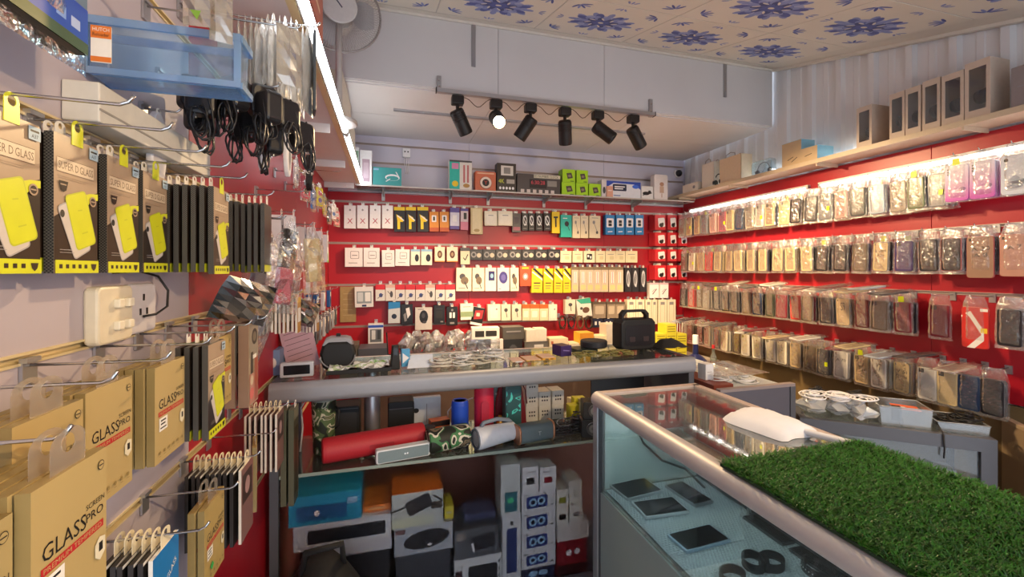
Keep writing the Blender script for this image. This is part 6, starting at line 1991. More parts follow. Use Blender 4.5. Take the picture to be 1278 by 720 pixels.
tag(mb.build('maroon_pouch', None, ((p0.x + p1.x) / 2 + 0.012, 2.075, zAS)), 'soft maroon pouch behind the teal splash speaker', 'pouch')
# gold bottle and grey slim box
mb = MB(); mb.lathe([(0, 0), (0.014, 0), (0.016, 0.004), (0.016, 0.05), (0.010, 0.062), (0.008, 0.064), (0.009, 0.066), (0.009, 0.084), (0, 0.085)], M('#b08a3a', .35, .5), 16, mats=None)
tag(mb.build('gold_bottle', None, (on_y(624, 512, 1.99).x, 1.99, zAS)), 'tiny gold bottle between the coral and teal speakers', 'bottle')
stand_box('slim_box', 0.035, 0.03, 0.20, M('#6c7f80', .4), 'slim grey green box between coral and teal speakers', 'box', (on_y(621, 500, 2.07).x, 2.10, zAS), 0, [('e', 0, .2 + .15 * i, .2, .03, WH) for i in range(4)])
# ---- white tapered bottle speaker lying down
ws = empty('tapered_speaker', (on_y(622, 545, 1.855).x, 1.862, zAS), math.radians(16), 'white tapered speaker lying with its open dark mouth forward', 'speaker')
r = 0.048
mb = MB(); mb.T = Matrix.Translation((-0.01, 0, r))
mb.lathe([(r * .92, -0.100), (r * 1.0, -0.092), (r * 1.0, -0.07), (r * .95, -0.04), (r * .86, 0.04), (r * .80, 0.09), (r * .6, 0.10), (0, 0.102)], M('#d6dbe4', .35), 28, 'X'); mb.build('body', ws)
mb = MB(); mb.T = Matrix.Translation((-0.01, 0, r)); mb.lathe([(r * .92, -0.100), (r * .86, -0.106), (r * .74, -0.104), (r * .70, -0.09), (0.0, -0.085)], M('#3c4450', .4), 28, 'X', mats=[M('#59636f', .4), M('#59636f', .4), M('#2a2e36', .4), M('#14161a', .4)]); mb.build('mouth', ws)
mb = MB(); mb.tube([(-0.085, 0.0, r * 2.0), (-0.07, 0.0, r * 2.3), (0.0, 0.005, r * 2.35), (0.06, 0.01, r * 2.0), (0.075, 0.01, r * 1.7)], 0.009, M('#7c8794', .4), 8); mb.build('carry_handle', ws)
# ---- grey speaker with copper ends
g0, g1 = on_y(639, 540, 1.84), on_y(689, 530, 1.84)
gs = empty('grey_speaker', ((g0.x + g1.x) / 2 + 0.014, 1.858, zAS), math.radians(10), 'grey rounded speaker with copper trimmed ends', 'speaker')
L = g1.x - g0.x
mb = MB(); mb.T = Matrix.Translation((-L / 2 + 0.01, 0, 0.043)) @ Matrix.Rotation(PI / 2, 4, 'Z') @ Matrix.Rotation(PI, 4, 'Z')
mb.slab(0.072, 0.080, L - 0.02, 0.024, M('#5d6e74', .55, 0, .1, 250, .25), 0.002, 0, 0, 0, 6, smooth=True); mb.build('body', gs)
for s in (-1, 1):
    mb = MB(); mb.T = Matrix.Translation((s * (L / 2 - 0.009), 0, 0.043)) @ Matrix.Rotation(-s * PI / 2, 4, 'Z')
    mb.slab(0.078, 0.085, 0.010, 0.026, M('#c08a6a', .3, .7), 0.003, 0, 0, -0.005, 6)
    mb.slab(0.058, 0.062, 0.002, 0.020, M('#3a3c40', .5), 0.0, 0, 0, -0.006, 6); mb.build('end_ring', gs)
mb = MB(); mb.T = Matrix.Translation((0.01, -0.0372, 0.045)); mb.text('T', 0, 0, 0.018, 0.0, M('#c9d0d4', .3, .5)); mb.build('emblem', gs)
# ---- two small cube speakers stacked
for k, (px, y_, lab) in enumerate(((739, 1.85, 'small black cube speaker at the bottom of a stacked pair'), (741, 1.85, 'small black cube speaker on top of its twin'))):
    p = on_y(px, 530, y_)
    o = empty('cube_speaker', (p.x - 0.012, 1.86, zAS + k * 0.0815), -0.25, lab, 'speaker')
    mb = MB(); mb.T = Matrix.Translation((0, -0.04, 0.041)); mb.slab(0.082, 0.081, 0.08, 0.008, M('#2b2c30', .45), 0.003); mb.build('body', o)
    mb = MB(); mb.T = Matrix.Translation((0.012, -0.0405, 0.041)); mb.lathe([(0.031, 0.0), (0.029, -0.003), (0.024, -0.002), (0.010, 0.004), (0.007, -0.001), (0, -0.002)], M('#55585e', .35), 22, 'Y', mats=[M('#8a8c90', .3, .5), M('#44464a'), M('#34363a'), M('#5a5c60'), M('#6a6c70')]); mb.build('driver', o)
# ---- stack of white boxes and yellow packs at the back of the shelf
for k in range(7):
    c, l = k % 3, k // 3
    if k == 6:
        c, l = 0, 2
    p = on_y(661 + c * 16, 510, 2.14)
    stand_box('white_box', 0.064, 0.09, 0.072, M('#d9d4cc', .4), 'small white printed box stacked behind the grey cable heap', 'box', (p.x, 2.145, zAS + l * 0.0735), rg.uniform(-.04, .04), [('e', -.2 + .2 * i, .35 + .25 * j, .07, .07, DGR) for i in range(3) for j in range(2)], None, 'white boxes behind the cable heap')
YL2 = M('#d6cc3a', .4)
for k in range(9):
    p = on_y(712 + k * 15, 485, 2.12)
    stand_box('yellow_pack', 0.064, 0.05, 0.075 + 0.02 * (k % 2), [YL2, M('#dcd4ae', .4), M('#c9b88a', .4)][(k * 2) % 3], ['yellow printed pack in the row at the back of the counter shelf', 'cream printed pack in the row at the back of the counter shelf', 'tan printed pack in the row at the back of the counter shelf'][(k * 2) % 3], 'pack',
              (min(p.x, AX1 - 0.42), 2.08 + 0.0 * k, zAS + 0.0) if p.x < AX1 - 0.42 else (AX1 - 0.45 - 0.0, 2.02 - 0.055 * (k - 5), zAS), rg.uniform(-.1, .1), [('l', -.2, .4, .2, .4, .12, DGR), ('l', -.3, .7, .3, .7, .05, DGR)], None, ['yellow packs on the counter shelf', 'cream packs on the counter shelf', 'tan packs on the counter shelf'][(k * 2) % 3])


def tangle(name, label, loc, sx, sy, sz, mat, turns, seed, r=0.003, cat='cable', group=None, n=150):
    q = random.Random(seed)
    f = [q.uniform(.7, 1.6) for _ in range(3)]; ph = [q.uniform(0, 6) for _ in range(3)]
    pts = []
    for i in range(n):
        t = i / (n - 1) * 2 * PI * turns
        k = 0.55 + 0.45 * math.sin(t * 0.31 + ph[2])
        pts.append((sx * k * math.cos(t * f[0] + ph[0]), sy * k * math.sin(t * f[0] + ph[0] + 0.3 * math.sin(t * .2)), r + sz * (0.5 + 0.5 * math.sin(t * f[1] * .37 + ph[1]))))
    mb = MB(); mb.tube(pts, r, mat, 5)
    o = mb.build(name, None, loc)
    return tag(o, label, cat, group)


for k in range(4):
    p = on_y(700 + k * 9, 530, 1.93)
    tangle('grey_cable', 'coil of grey black cable heaped beside the cube speakers', (p.x, 1.92 + 0.03 * (k % 2), zAS + 0.0), 0.06, 0.05, 0.03 + 0.01 * k, [M('#3a3a3e', .4), M('#8a8c90', .4), M('#26262a', .4), M('#6a6c72', .4)][k], 9, 50 + k, 0.0028, 'cable', 'cable heap on the counter shelf')
# power strip, white lead and orange packs behind the red speaker
stand_box('white_router_box', 0.17, 0.03, 0.15, M('#c9cdd4', .4), 'pale box leaning behind the grey post', 'box', (on_y(528, 500, 2.16).x, 2.165, zAS), 0, [('e', -.2, .4, .08, .08, INK), ('l', .1, .2, .1, .8, .02, MGR)])
stand_box('orange_pack', 0.09, 0.05, 0.07, M('#c8622c', .4), 'orange and black pack behind the camouflage barrel', 'pack', (on_y(548, 515, 2.06).x, 2.06, zAS), 0.2, [('r', -.5, .0, .5, .35, M('#2a1a16')), ('e', .1, .6, .2, .2, M('#e2c8b0'))])
mb = MB(); mb.lathe([(0, 0), (0.026, 0), (0.028, 0.004), (0.028, 0.03), (0.024, 0.034), (0.024, 0.05), (0.030, 0.052), (0.030, 0.066), (0, 0.068)], INK, 18, mats=[INK, INK, INK, WH, WH, WH, INK, INK])
tag(mb.build('black_jar', None, (on_y(538, 520, 2.03).x - 0.015, 1.985, zAS)), 'small black jar with a white band behind the red speaker', 'jar')
mb = MB()
mb.tube([(0, 0, 0.02), (0.0, 0.01, 0.10), (0.02, 0.0, 0.13), (0.06, -0.01, 0.115), (0.09, 0.0, 0.15), (0.14, 0.0, 0.165)], 0.004, WH, 6)
tag(mb.build('white_lead', None, (on_y(560, 515, 2.08).x, 2.10, zAS - 0.015)), 'thick white lead arching over the blue speaker', 'cable')
mb = MB()
mb.tube([(0, 0, 0.0), (0.01, 0.0, 0.10), (0.0, 0.02, 0.18), (0.03, 0.03, 0.24), (0.06, 0.03, 0.25)], 0.004, M('#b9b6b2', .4), 6)
tag(mb.build('grey_lead', None, (AX0 + 0.06, 2.02, zAS)), 'grey lead rising at the counter post beside the camouflage tumbler', 'cable')

# ---- boxes on the floor of the long counter behind the front glass
zAB = 0.0856


def abox(px0, px1, pyt, pyb, mat, label, cat, items=(), z=None, dy=0.0, d=0.14, side=None, group=None, top=None):
    y = AY0 + 0.0045 + dy
    a, b = on_y(px0, pyt, y), on_y(px1, pyt, y)
    zb = on_y((px0 + px1) / 2, pyb, y).z if z is None else z
    zt = on_y((px0 + px1) / 2, pyt, y).z
    o = stand_box(cat.replace(' ', '_'), b.x - a.x, d, zt - zb, mat, label, cat, ((a.x + b.x) / 2, y + d / 2, zb), 0, items, side, group, top)
    return o, zb, zt


# left column, built up from the counter floor
_, z0, z1 = abox(376, 486, 694, 720, M('#26262c', .4), 'dark box at the bottom under the white bar boxes', 'speaker box', [], z=zAB, d=0.30)
_, _, z2 = abox(412, 489, 677, 720, M('#c3c6cf', .4), 'white leaflet-like box with tiny icons and red dots', 'speaker box', [('e', -.42 + .12 * i, .9, .04, .05, [INK, M('#2a3a6a'), INK, M('#a83a3a')][i % 4]) for i in range(6)] + [('e', -.42, .2 + .2 * i, .02, .03, INK) for i in range(4)] + [('l', -.35, .2 + .2 * i, -.15, .2 + .2 * i, .012, MGR) for i in range(4)] + [('e', .3, .55, .03, .05, INK)], z=z1 + 0.0014, d=0.20, top=M('#8a3a2c', .4))
abox(360, 410, 690, 720, M('#2d2c3c', .4), 'dark blue box tucked beside the leaflet-like box', 'speaker box', [('e', 0, .5, .2, .3, M('#4a4860'))], z=zAB, d=0.0 + 0.10, dy=0.0) if False else None
_, _, z3 = abox(366, 488, 650, 690, M('#cfd4d8', .4), 'long white box with a black sound bar picture', 'speaker box', [('rr', .04, .5, .80, .55, 0.0, M('#23262c'))], z=z2 + 0.0014, d=0.16)
abox(360, 451, 617, 652, M('#2a8fb4', .4), 'bright blue long speaker box on the sound bar box', 'speaker box', [('rr', -.05, .6, .7, .5, 0, M('#2a5a8e', .4)), ('e', -.12, .62, .04, .1, WH), ('r', .30, .2, .44, .42, LBL)], z=z3 + 0.0014, d=0.18, top=M('#2fb0cc', .4))
abox(453, 488, 630, 652, M('#d8752c', .4), 'small orange box right of the blue box', 'speaker box', [('l', -.3, .5, .3, .5, .08, M('#f0b070'))], z=z3 + 0.0014, d=0.16, dy=0.03)
# second column
_, _, w1 = abox(494, 562, 690, 720, M('#3a3e46', .4), 'dark box under the oval speaker box', 'speaker box', [], z=zAB, d=0.22)
_, _, w2 = abox(492, 565, 656, 708, M('#a9b0b8', .4), 'grey white box with a large black oval speaker picture', 'speaker box', [('e', .05, .5, .40, .34, M('#1c1e24'), 0.1), ('e', .1, .72, .04, .05, WH), ('rr', -.4, .12, .16, .18, 0, M('#7a5a5a'))], z=w1 + 0.0014, d=0.22)
abox(489, 553, 614, 660, M('#b9c0bc', .4), 'white box with a black strapped speaker picture, orange top', 'speaker box', [('rr', .02, .36, .5, .42, 0.35, M('#26262a')), ('l', -.5, .5, -.25, .4, .03, INK), ('l', .3, .15, .5, .35, .03, INK), ('r', .26, .34, .48, .54, M('#3a322a')), ('r', -.5, .72, .3, .98, M('#c9cfb4'))], z=w2 + 0.0014, d=0.16, top=M('#e8792a', .4))
abox(555, 566, 632, 656, M('#d8c83a', .4), 'narrow yellow box beside the orange topped box', 'speaker box', [('l', -.3, .5, .3, .5, .1, WH)], z=w2 + 0.0014, d=0.10, dy=0.02)
# third column
_, _, v1 = abox(567, 626, 695, 720, M('#d2d6d6', .4), 'white box with a black capsule speaker at the glass foot', 'speaker box', [('rr', .1, .5, .62, .55, 0, M('#22252a')), ('r', -.48, .3, -.34, .95, M('#4a3034'))] + [('e', .45, .2 + .2 * i, .02, .06, INK) for i in range(4)], z=zAB, d=0.16)
_, _, v2 = abox(567, 622, 659, 690, M('#565a60', .4), 'dark grey box with a strapped speaker picture', 'speaker box', [('rr', .15, .5, .55, .5, .1, M('#22242a')), ('r', -.45, .1, -.25, .35, M('#8a8480')), ('l', -.1, .5, -.06, .8, .05, WH)], z=v1 + 0.0014, d=0.16)
abox(580, 618, 640, 660, M('#5a5f7c', .4), 'blue grey round topped box above the dark grey box', 'speaker box', [('e', 0, .5, .35, .35, M('#3c4060'))], z=v2 + 0.0014, d=0.10, dy=0.06)
# tall white capsule box and box above
_, _, t1 = abox(627, 650, 642, 712, M('#cdd2d4', .4), 'tall white box with a blue capsule speaker', 'speaker box', [('rr', 0, .5, .56, .62, 0, M('#2a3a6e')), ('e', 0, .12, .08, .03, INK)] + [('l', -.4, .86 + .04 * i, -.3, .86 + .04 * i, .03, INK) for i in range(3)], z=zAB, d=0.10)
abox(625, 649, 580, 640, M('#c9d0cc', .4), 'pale box with a teal green picture on the tall white box', 'speaker box', [('r', -.3, .55, .35, .95, M('#2f6a74')), ('e', .0, .72, .18, .06, M('#4ac88a'))], z=t1 + 0.0014, d=0.10)
# column of twin speaker boxes
zz = zAB
_, _, zz = abox(651, 692, 708, 720, M('#2c3350', .4), 'dark blue picture box at the foot of the twin speaker boxes', 'speaker box', [('e', -.15, .4, .14, .2, LBL), ('e', .15, .4, .14, .2, LBL)], z=zAB, d=0.13)
for k in range(4):
    top = 687 - 24.5 * k
    _, _, zz = abox(651, 693, top, 700, M('#cfd2d4', .4), 'white box with twin blue speakers, one of a column', 'speaker box', [('rr', -.05, .5, .62, .62, .03, M('#2b3a78')), ('e', -.17, .52, .12, .22, LBL), ('e', .08, .48, .12, .22, LBL), ('e', -.17, .52, .06, .11, M('#1a2040')), ('e', .08, .48, .06, .11, M('#1a2040')), ('r', .36, .7, .44, .78, INK), ('l', -.46, .12, -.3, .12, .02, INK)], z=zz + 0.0014, d=0.13, group='column of twin speaker boxes')
for k, (x0, x1, c) in enumerate(((652, 672, '#2a2a2c'), (674, 694, '#8a2a34'))):
    abox(x0, x1, 583, 612, M('#dfe2e2', .4), ['small white cube box with a black window on the twin speaker column', 'small white cube box with a red window on the twin speaker column'][k], 'earbud box', [('r', -.25, .42, .25, .68, M(c, .4)), ('l', -.3, .2, .3, .2, .06, MGR)], z=zz + 0.0014, d=0.085)
# right column
_, _, u1 = abox(695, 732, 674, 718, M('#8a1f2c', .4), 'dark red box with two white buds', 'earbud box', [('e', -.1, .35, .1, .09, WH), ('e', .18, .35, .1, .09, WH), ('r', -.5, .7, .5, 1, M('#3a1216'))], z=zAB, d=0.12)
_, _, u2 = abox(696, 735, 652, 676, M('#d3d3d0', .4), 'plain white flat box on the dark red box', 'box', [('l', .4, .2, .4, .8, .01, INK)], z=u1 + 0.0014, d=0.13)
_, _, u3 = abox(695, 709, 634, 654, M('#d9dad0', .4), 'small white cube box with a black window on the flat box', 'earbud box', [('r', -.3, .4, .3, .72, INK)], z=u2 + 0.0014, d=0.08)
abox(695, 709, 611, 634, M('#d9dad0', .4), 'small white cube box with an olive window, topmost of its pair', 'earbud box', [('r', -.3, .42, .3, .75, M('#8a8a2a'))], z=u3 + 0.0014, d=0.08)
_, _, u4 = abox(711, 727, 630, 654, M('#e2e5de', .4), 'small white cube box with a grey window beside the pair', 'earbud box', [('r', -.25, .4, .28, .68, MGR)], z=u2 + 0.0014, d=0.08)
abox(710, 726, 600, 630, M('#dde0da', .4), 'pale cube box standing highest at the counter end', 'earbud box', [('r', -.2, .5, .2, .7, M('#c9cfc0'))], z=u4 + 0.0014, d=0.10, dy=0.02)

# ---- goods on top of the long counter
p0, p1 = on_y(349, 480, 1.86), on_y(391, 478, 1.86)
o = empty('desk_clock', ((p0.x + p1.x) / 2, 1.872, zAT), 0.06, 'small silver device with a black screen on the rail', 'clock')
mb = MB(); mb.T = Matrix.Translation((0, -0.012, 0.030)); mb.slab(p1.x - p0.x, 0.058, 0.024, 0.006, M('#bfc0c4', .35, .2), 0.003); mb.build('body', o)
mb = MB(); mb.T = Matrix.Translation((0, -0.0135, 0.030)); mb.slab((p1.x - p0.x) * .78, 0.036, 0.0015, 0.002, M('#15161a', .15), 0); mb.build('screen', o)
# leaning pink box
q0 = on_y(372, 470, 1.96)
o = stand_box('pink_box', 0.125, 0.05, 0.285, M('#b58a92', .4), 'pink brown box with red marks leaning on the counter top', 'box', (q0.x + 0.012, 2.03, zAT + 0.004), 0.18, [('r', -.36 + .16 * i, .14 + .08 * j, -.24 + .16 * i, .19 + .08 * j, M('#a02a3a')) for i in range(5) for j in range(2)] + [('l', -.4, .45 + .08 * i, .35, .42 + .08 * i, .016, M('#4a3038')) for i in range(6)], M('#e4dcc0', .4), None, M('#c9d86a', .4), rx=0.0, ry=-0.20)
stand_box('picture_box', 0.08, 0.10, 0.10, M('#6f86a8', .4), 'blue and orange picture box behind the small clock', 'box', (on_y(345, 470, 1.98).x - 0.015, 1.97, zAT), 0.0, [('r', -.4, .2, .0, .6, M('#c9705a')), ('e', .2, .5, .16, .2, M('#d8d0c8'))])
# black shoulder bag shaped speaker pouch
pb = on_y(422, 470, 1.98)
o = empty('black_pouch', (pb.x, 1.99, zAT), 0.05, 'black zip pouch with a grey lid standing on the counter', 'pouch')
hh = on_y(422, 420, 1.98).z - zAT
mb = MB(); mb.T = Matrix.Translation((0, -0.035, 0)); mb.prism([(-0.060, 0.012), (-0.045, 0.0), (0.045, 0.0), (0.060, 0.012), (0.072, hh * .5), (0.060, hh * .80), (0.05, hh * .86), (-0.05, hh * .86), (-0.060, hh * .80), (-0.072, hh * .5)], 0.07, RUB, 0.012); mb.build('body', o)
mb = MB(); mb.T = Matrix.Translation((0, -0.039, 0)); mb.prism([(-0.062, hh * .76), (-0.054, hh * .76), (-0.04, hh * .86), (0.04, hh * .86), (0.054, hh * .76), (0.062, hh * .76), (0.05, hh * .95), (0.03, hh), (-0.03, hh), (-0.05, hh * .95)], 0.076, M('#9a9a9e', .4), 0.006); mb.build('lid', o)
mb = MB(); mb.tube([(0.068 * math.cos(2 * PI * t / 24), -0.041, hh * .44 + hh * .40 * math.sin(2 * PI * t / 24)) for t in range(12, 25)], 0.003, M('#8c8c90', .4), 5); mb.build('zip', o)
mb = MB(); mb.slab(0.018, 0.02, 0.01, 0.003, RUB, 0.002, 0, hh * 1.02, -0.005); mb.build('clasp', o)
# tray with green and white packets
p0, p1 = on_z(398, 482, zAT), on_z(488, 472, zAT)
o = empty('packet_tray', ((p0.x + p1.x) / 2, 1.925, zAT), 0.03, 'flat black rimmed tray of green and silver packets', 'tray')
tw_ = p1.x - p0.x
mb = MB(); mb.box(-tw_ / 2, -0.055, 0, tw_ / 2, 0.09, 0.006, INK); mb.box(-tw_ / 2, -0.058, 0, tw_ / 2, -0.053, 0.016, INK); mb.box(tw_ / 2 - 0.004, -0.055, 0, tw_ / 2, 0.09, 0.016, INK); mb.build('tray_base', o)
vs, fs = [], []
q = random.Random(4)
nx, ny = 16, 8
for j in range(ny + 1):
    for i in range(nx + 1):
        vs.append((-tw_ / 2 + 0.006 + (tw_ - 0.014) * i / nx, -0.05 + 0.135 * j / ny, 0.012 + q.uniform(0, .014)))
for j in range(ny):
    for i in range(nx):
        a_ = j * (nx + 1) + i
        fs.append((a_, a_ + 1, a_ + nx + 2, a_ + nx + 1))
mb = MB(); mb.add(vs, fs, blotch('packet_foil', [(0, '#7fae5a'), (0.4, '#b9c9a4'), (0.5, '#e4e6e2'), (0.62, '#8f938e')], 30, 0.2)); stuff(mb.build('foil_packets', o))
# black cordless handset with aerial, upright
p = on_y(493, 472, 1.90)
o = empty('cordless_phone', (p.x, 1.905, zAT), 0.2, 'upright black radio handset with a thin aerial', 'handset')
hh = on_y(493, 431, 1.90).z - zAT
mb = MB(); mb.T = Matrix.Translation((0, -0.014, hh / 2)); mb.prism([(-0.020, -hh / 2), (0.020, -hh / 2), (0.013, hh / 2), (-0.012, hh / 2)], 0.028, RUB, 0.004); mb.build('body', o)
mb = MB(); mb.tube([(-0.012, 0.006, hh * .6), (-0.028, 0.006, hh * .62), (-0.030, 0.006, hh * 1.0), (-0.034, 0.006, hh * 1.55)], 0.003, INK, 6); mb.build('aerial', o)
mb = MB(); mb.slab(0.018, 0.03, 0.001, 0.002, M('#3a3c42', .2), 0, 0, hh * .75, -0.0150); mb.build('earpiece', o)
# white folded paper stand, blue packet
p0, p1 = on_y(511, 472, 1.92), on_y(541, 470, 1.92)
o = MB(); hh = on_y(526, 445, 1.92).z - zAT; w_ = p1.x - p0.x
o.add([(-w_ / 2 - 0.01, -0.05, 0), (w_ / 2, -0.05, 0), (w_ / 2, 0.0, hh * .75), (-w_ / 2, 0.0, hh * .75), (-w_ / 2 + 0.01, 0.02, hh), (w_ / 2, 0.02, hh), (-w_ / 2 + 0.01, 0.06, 0.0), (w_ / 2, 0.06, 0.0)],
      [(0, 1, 2, 3), (3, 2, 5, 4), (4, 5, 7, 6), (0, 3, 4, 6), (1, 7, 5, 2)], M('#dfe6ee', .6))
tag(o.build('paper_box', None, ((p0.x + p1.x) / 2, 1.95, zAT)), 'pale white folded paper carton beside the black handset', 'carton')
stand_box('blue_packet', 0.035, 0.02, 0.075, M('#4f9cc8', .4), 'small blue packet between the handset and the paper carton', 'packet', (on_y(506, 470, 1.94).x, 1.95, zAT), 0.2, [('p', [(-.4, .2), (.4, .5), (-.4, .8)], WH)])
# cable coils on the counter
for k in range(6):
    p = on_z(556 + 14 * k, 466 - k * 1.2, zAT)
    tangle('cable_coil', 'loose coil of ivory cable on the counter top', (p.x, 1.93 + 0.03 * (k % 2), zAT), 0.06, 0.055, 0.025 + 0.008 * (k % 3), [M('#d9d4c6', .4), M('#c9c2b0', .4), M('#e2dfd8', .4)][k % 3], 8, k, 0.0032, 'cable', 'ivory cable coils on the counter top')
p = on_z(618, 462, zAT)
tag(link('clear_packet', pouch_mesh(0.16, 0.10, 0.05, BAG, 61, nx=6, pinch=0.9), None, (p.x, 1.98, zAT + 0.10), (0.6, 0, 0)), 'crumpled clear packet among the ivory cables', 'packet')
# orange and yellow boxes, purple box
for k, (x0, x1, top, c, lab) in enumerate(((640, 656, 452, '#e07a5a', 'coral orange small box on the counter rail side'), (657, 676, 450, '#e2b02a', 'yellow orange small box with dark print'), (677, 694, 447, '#dca226', 'amber small box at the purple box'))):
    a, b = on_y(x0, top, 1.90), on_y(x1, top, 1.90)
    stand_box('small_box', b.x - a.x - 0.002, 0.10, a.z - zAT, M(c, .4), lab, 'box', ((a.x + b.x) / 2, 1.95, zAT), 0, [('r', -.3, .3, -.05, .8, DGR), ('r', .08, .3, .3, .8, M('#8a5a1a'))] if k else [('l', -.3, .5, .3, .5, .1, WH)], None, None, M('#e8c8b0', .4))
stand_box('purple_box', 0.06, 0.08, 0.05, M('#3f2a66', .4), 'small purple box beside the amber box', 'box', (on_y(703, 455, 1.98).x, 2.0, zAT), 0.2, [('l', -.3, .4, .3, .5, .08, M('#8a7ab8'))])
stand_box('flat_green_box', 0.12, 0.10, 0.018, M('#26342c', .4), 'flat dark green box under the black disc', 'box', (on_y(728, 452, 2.05).x, 2.06, zAT), 0.1, [])
mb = MB(); mb.lathe([(0, 0), (0.064, 0), (0.070, 0.006), (0.070, 0.030), (0.066, 0.036), (0.045, 0.037), (0, 0.036)], M('#26272b', .5), 32)
tag(mb.build('black_disc', None, (on_y(741, 445, 2.06).x, 2.06, zAT + 0.0195)), 'round flat black speaker disc on the counter top', 'speaker')
for k in range(5):
    p = on_z(735 + 15 * k, 452 - k, zAT)
    tangle('gold_cable', 'small coil of olive gold cable before the black speaker', (p.x, 1.90 + 0.02 * (k % 2), zAT), 0.035, 0.035, 0.02, M('#8d8548', .4), 6, 30 + k, 0.003, 'cable', 'olive gold cable coils', 90)
# black portable speaker with handle
p0, p1 = on_y(772, 440, 2.02), on_y(817, 440, 2.02)
w_ = p1.x - p0.x
hh = on_y(795, 387, 2.02).z - zAT
o = empty('portable_speaker', ((p0.x + p1.x) / 2, 2.05, zAT), 0.08, 'large black portable speaker with a top handle', 'speaker')
bh = hh * .78
mb = MB(); mb.T = Matrix.Translation((0, -0.045, 0)); mb.prism([(-w_ * .40, 0), (w_ * .40, 0), (w_ * .5, bh * .12), (w_ * .5, bh * .88), (w_ * .42, bh), (-w_ * .42, bh), (-w_ * .5, bh * .88), (-w_ * .5, bh * .12)], 0.09, RUB, 0.008); mb.build('body', o)
mb = MB(); mb.T = Matrix.Translation((0, -0.047, bh * .48)); mb.slab(w_ * .78, bh * .66, 0.004, 0.02, M('#121214', .35), 0.001); mb.build('front_grille', o)
for s in (-1, 1):
    mb = MB(); mb.T = Matrix.Translation((s * w_ * .2, -0.049, bh * .36)); mb.slab(w_ * .16, bh * .16, 0.003, 0.004, M('#3a3030', .3), 0.001); mb.build('control', o)
mb = MB()
hp_ = [(-w_ * .40, bh - 0.004), (-w_ * .40, bh + (hh - bh) * .55), (-w_ * .30, hh), (w_ * .30, hh), (w_ * .40, bh + (hh - bh) * .55), (w_ * .40, bh - 0.004)]
for i in range(5):
    (x0, z0_), (x1, z1_) = hp_[i], hp_[i + 1]
    mb.prism([(x0, z0_), (x1, z1_), (x1 * .84, z1_ - 0.012 if z1_ > bh else z1_), (x0 * .84, z0_ - 0.012 if z0_ > bh else z0_)], 0.03, RUB, 0.0, -0.015)
mb.build('handle', o)
# dark cloth pouch beside it
mb = MB()
vs, fs = [], []
q = random.Random(8)
for j in range(7):
    for i in range(11):
        u, v = i / 10 - .5, j / 6 - .5
        vs.append((0.20 * u, 0.12 * v, max(0.002, 0.045 * (1 - (2 * u) ** 2) * (1 - (2 * v) ** 2) + q.uniform(-.006, .006))))
for j in range(6):
    for i in range(10):
        a_ = j * 11 + i
        fs.append((a_, a_ + 1, a_ + 12, a_ + 11))
mb.add(vs, fs, M('#1a1819', .8), True)
tag(mb.build('dark_cloth', None, (on_y(835, 445, 2.05).x, 2.06, zAT)), 'crumpled black cloth beside the portable speaker', 'cloth')
def crumple_mesh(rx, ry, rz, mat, seed):
    """knotted, crushed plastic bag: faceted lump with pointed corners"""
    r = random.Random(seed)
    mb = MB()
    nu, nv = 9, 6
    vs = [(0, 0, -rz * .9)]
    for j in range(1, nv):
        t = PI * j / nv
        for i in range(nu):
            a = 2 * PI * (i + 0.5 * (j % 2)) / nu
            k = r.choice((0.55, 0.8, 1.05, 1.3))
            vs.append((rx * k * math.sin(t) * math.cos(a), ry * k * math.sin(t) * math.sin(a), max(-rz * .95, -rz * math.cos(t) * r.uniform(.7, 1.1))))
    vs.append((r.uniform(-.5, .5) * rx, r.uniform(-.5, .5) * ry, rz * .92))
    fs = [(0, 1 + (i + 1) % nu, 1 + i) for i in range(nu)]
    for j in range(nv - 2):
        for i in range(nu):
            a, b = 1 + j * nu + i, 1 + j * nu + (i + 1) % nu
            fs += [(a, b, b + nu), (a, b + nu, a + nu)]
    o = 1 + (nv - 2) * nu
    fs += [(o + i, o + (i + 1) % nu, len(vs) - 1) for i in range(nu)]
    mb.add(vs, fs, mat)
    return mb.mesh('crumpled_bag')


# ================================================================ counter B: phones on bubble wrap, grass mat, paper
zBS = zc(-0.775)


def bubble_mat():
    m, nt, b = new_mat('bubble_wrap')
    tc = nt.nodes.new('ShaderNodeTexCoord'); v = nt.nodes.new('ShaderNodeTexVoronoi')
    v.inputs['Scale'].default_value = 110
    bp = nt.nodes.new('ShaderNodeBump'); bp.inputs['Strength'].default_value = 1.0; bp.inputs['Distance'].default_value = 0.004; bp.invert = True
    nt.links.new(tc.outputs['Object'], v.inputs['Vector']); nt.links.new(v.outputs['Distance'], bp.inputs['Height'])
    nt.links.new(bp.outputs['Normal'], b.inputs['Normal'])
    b.inputs['Base Color'].default_value = lin('#c4d2d6'); b.inputs['Roughness'].default_value = 0.15
    b.inputs['Specular IOR Level'].default_value = 0.9
    return m


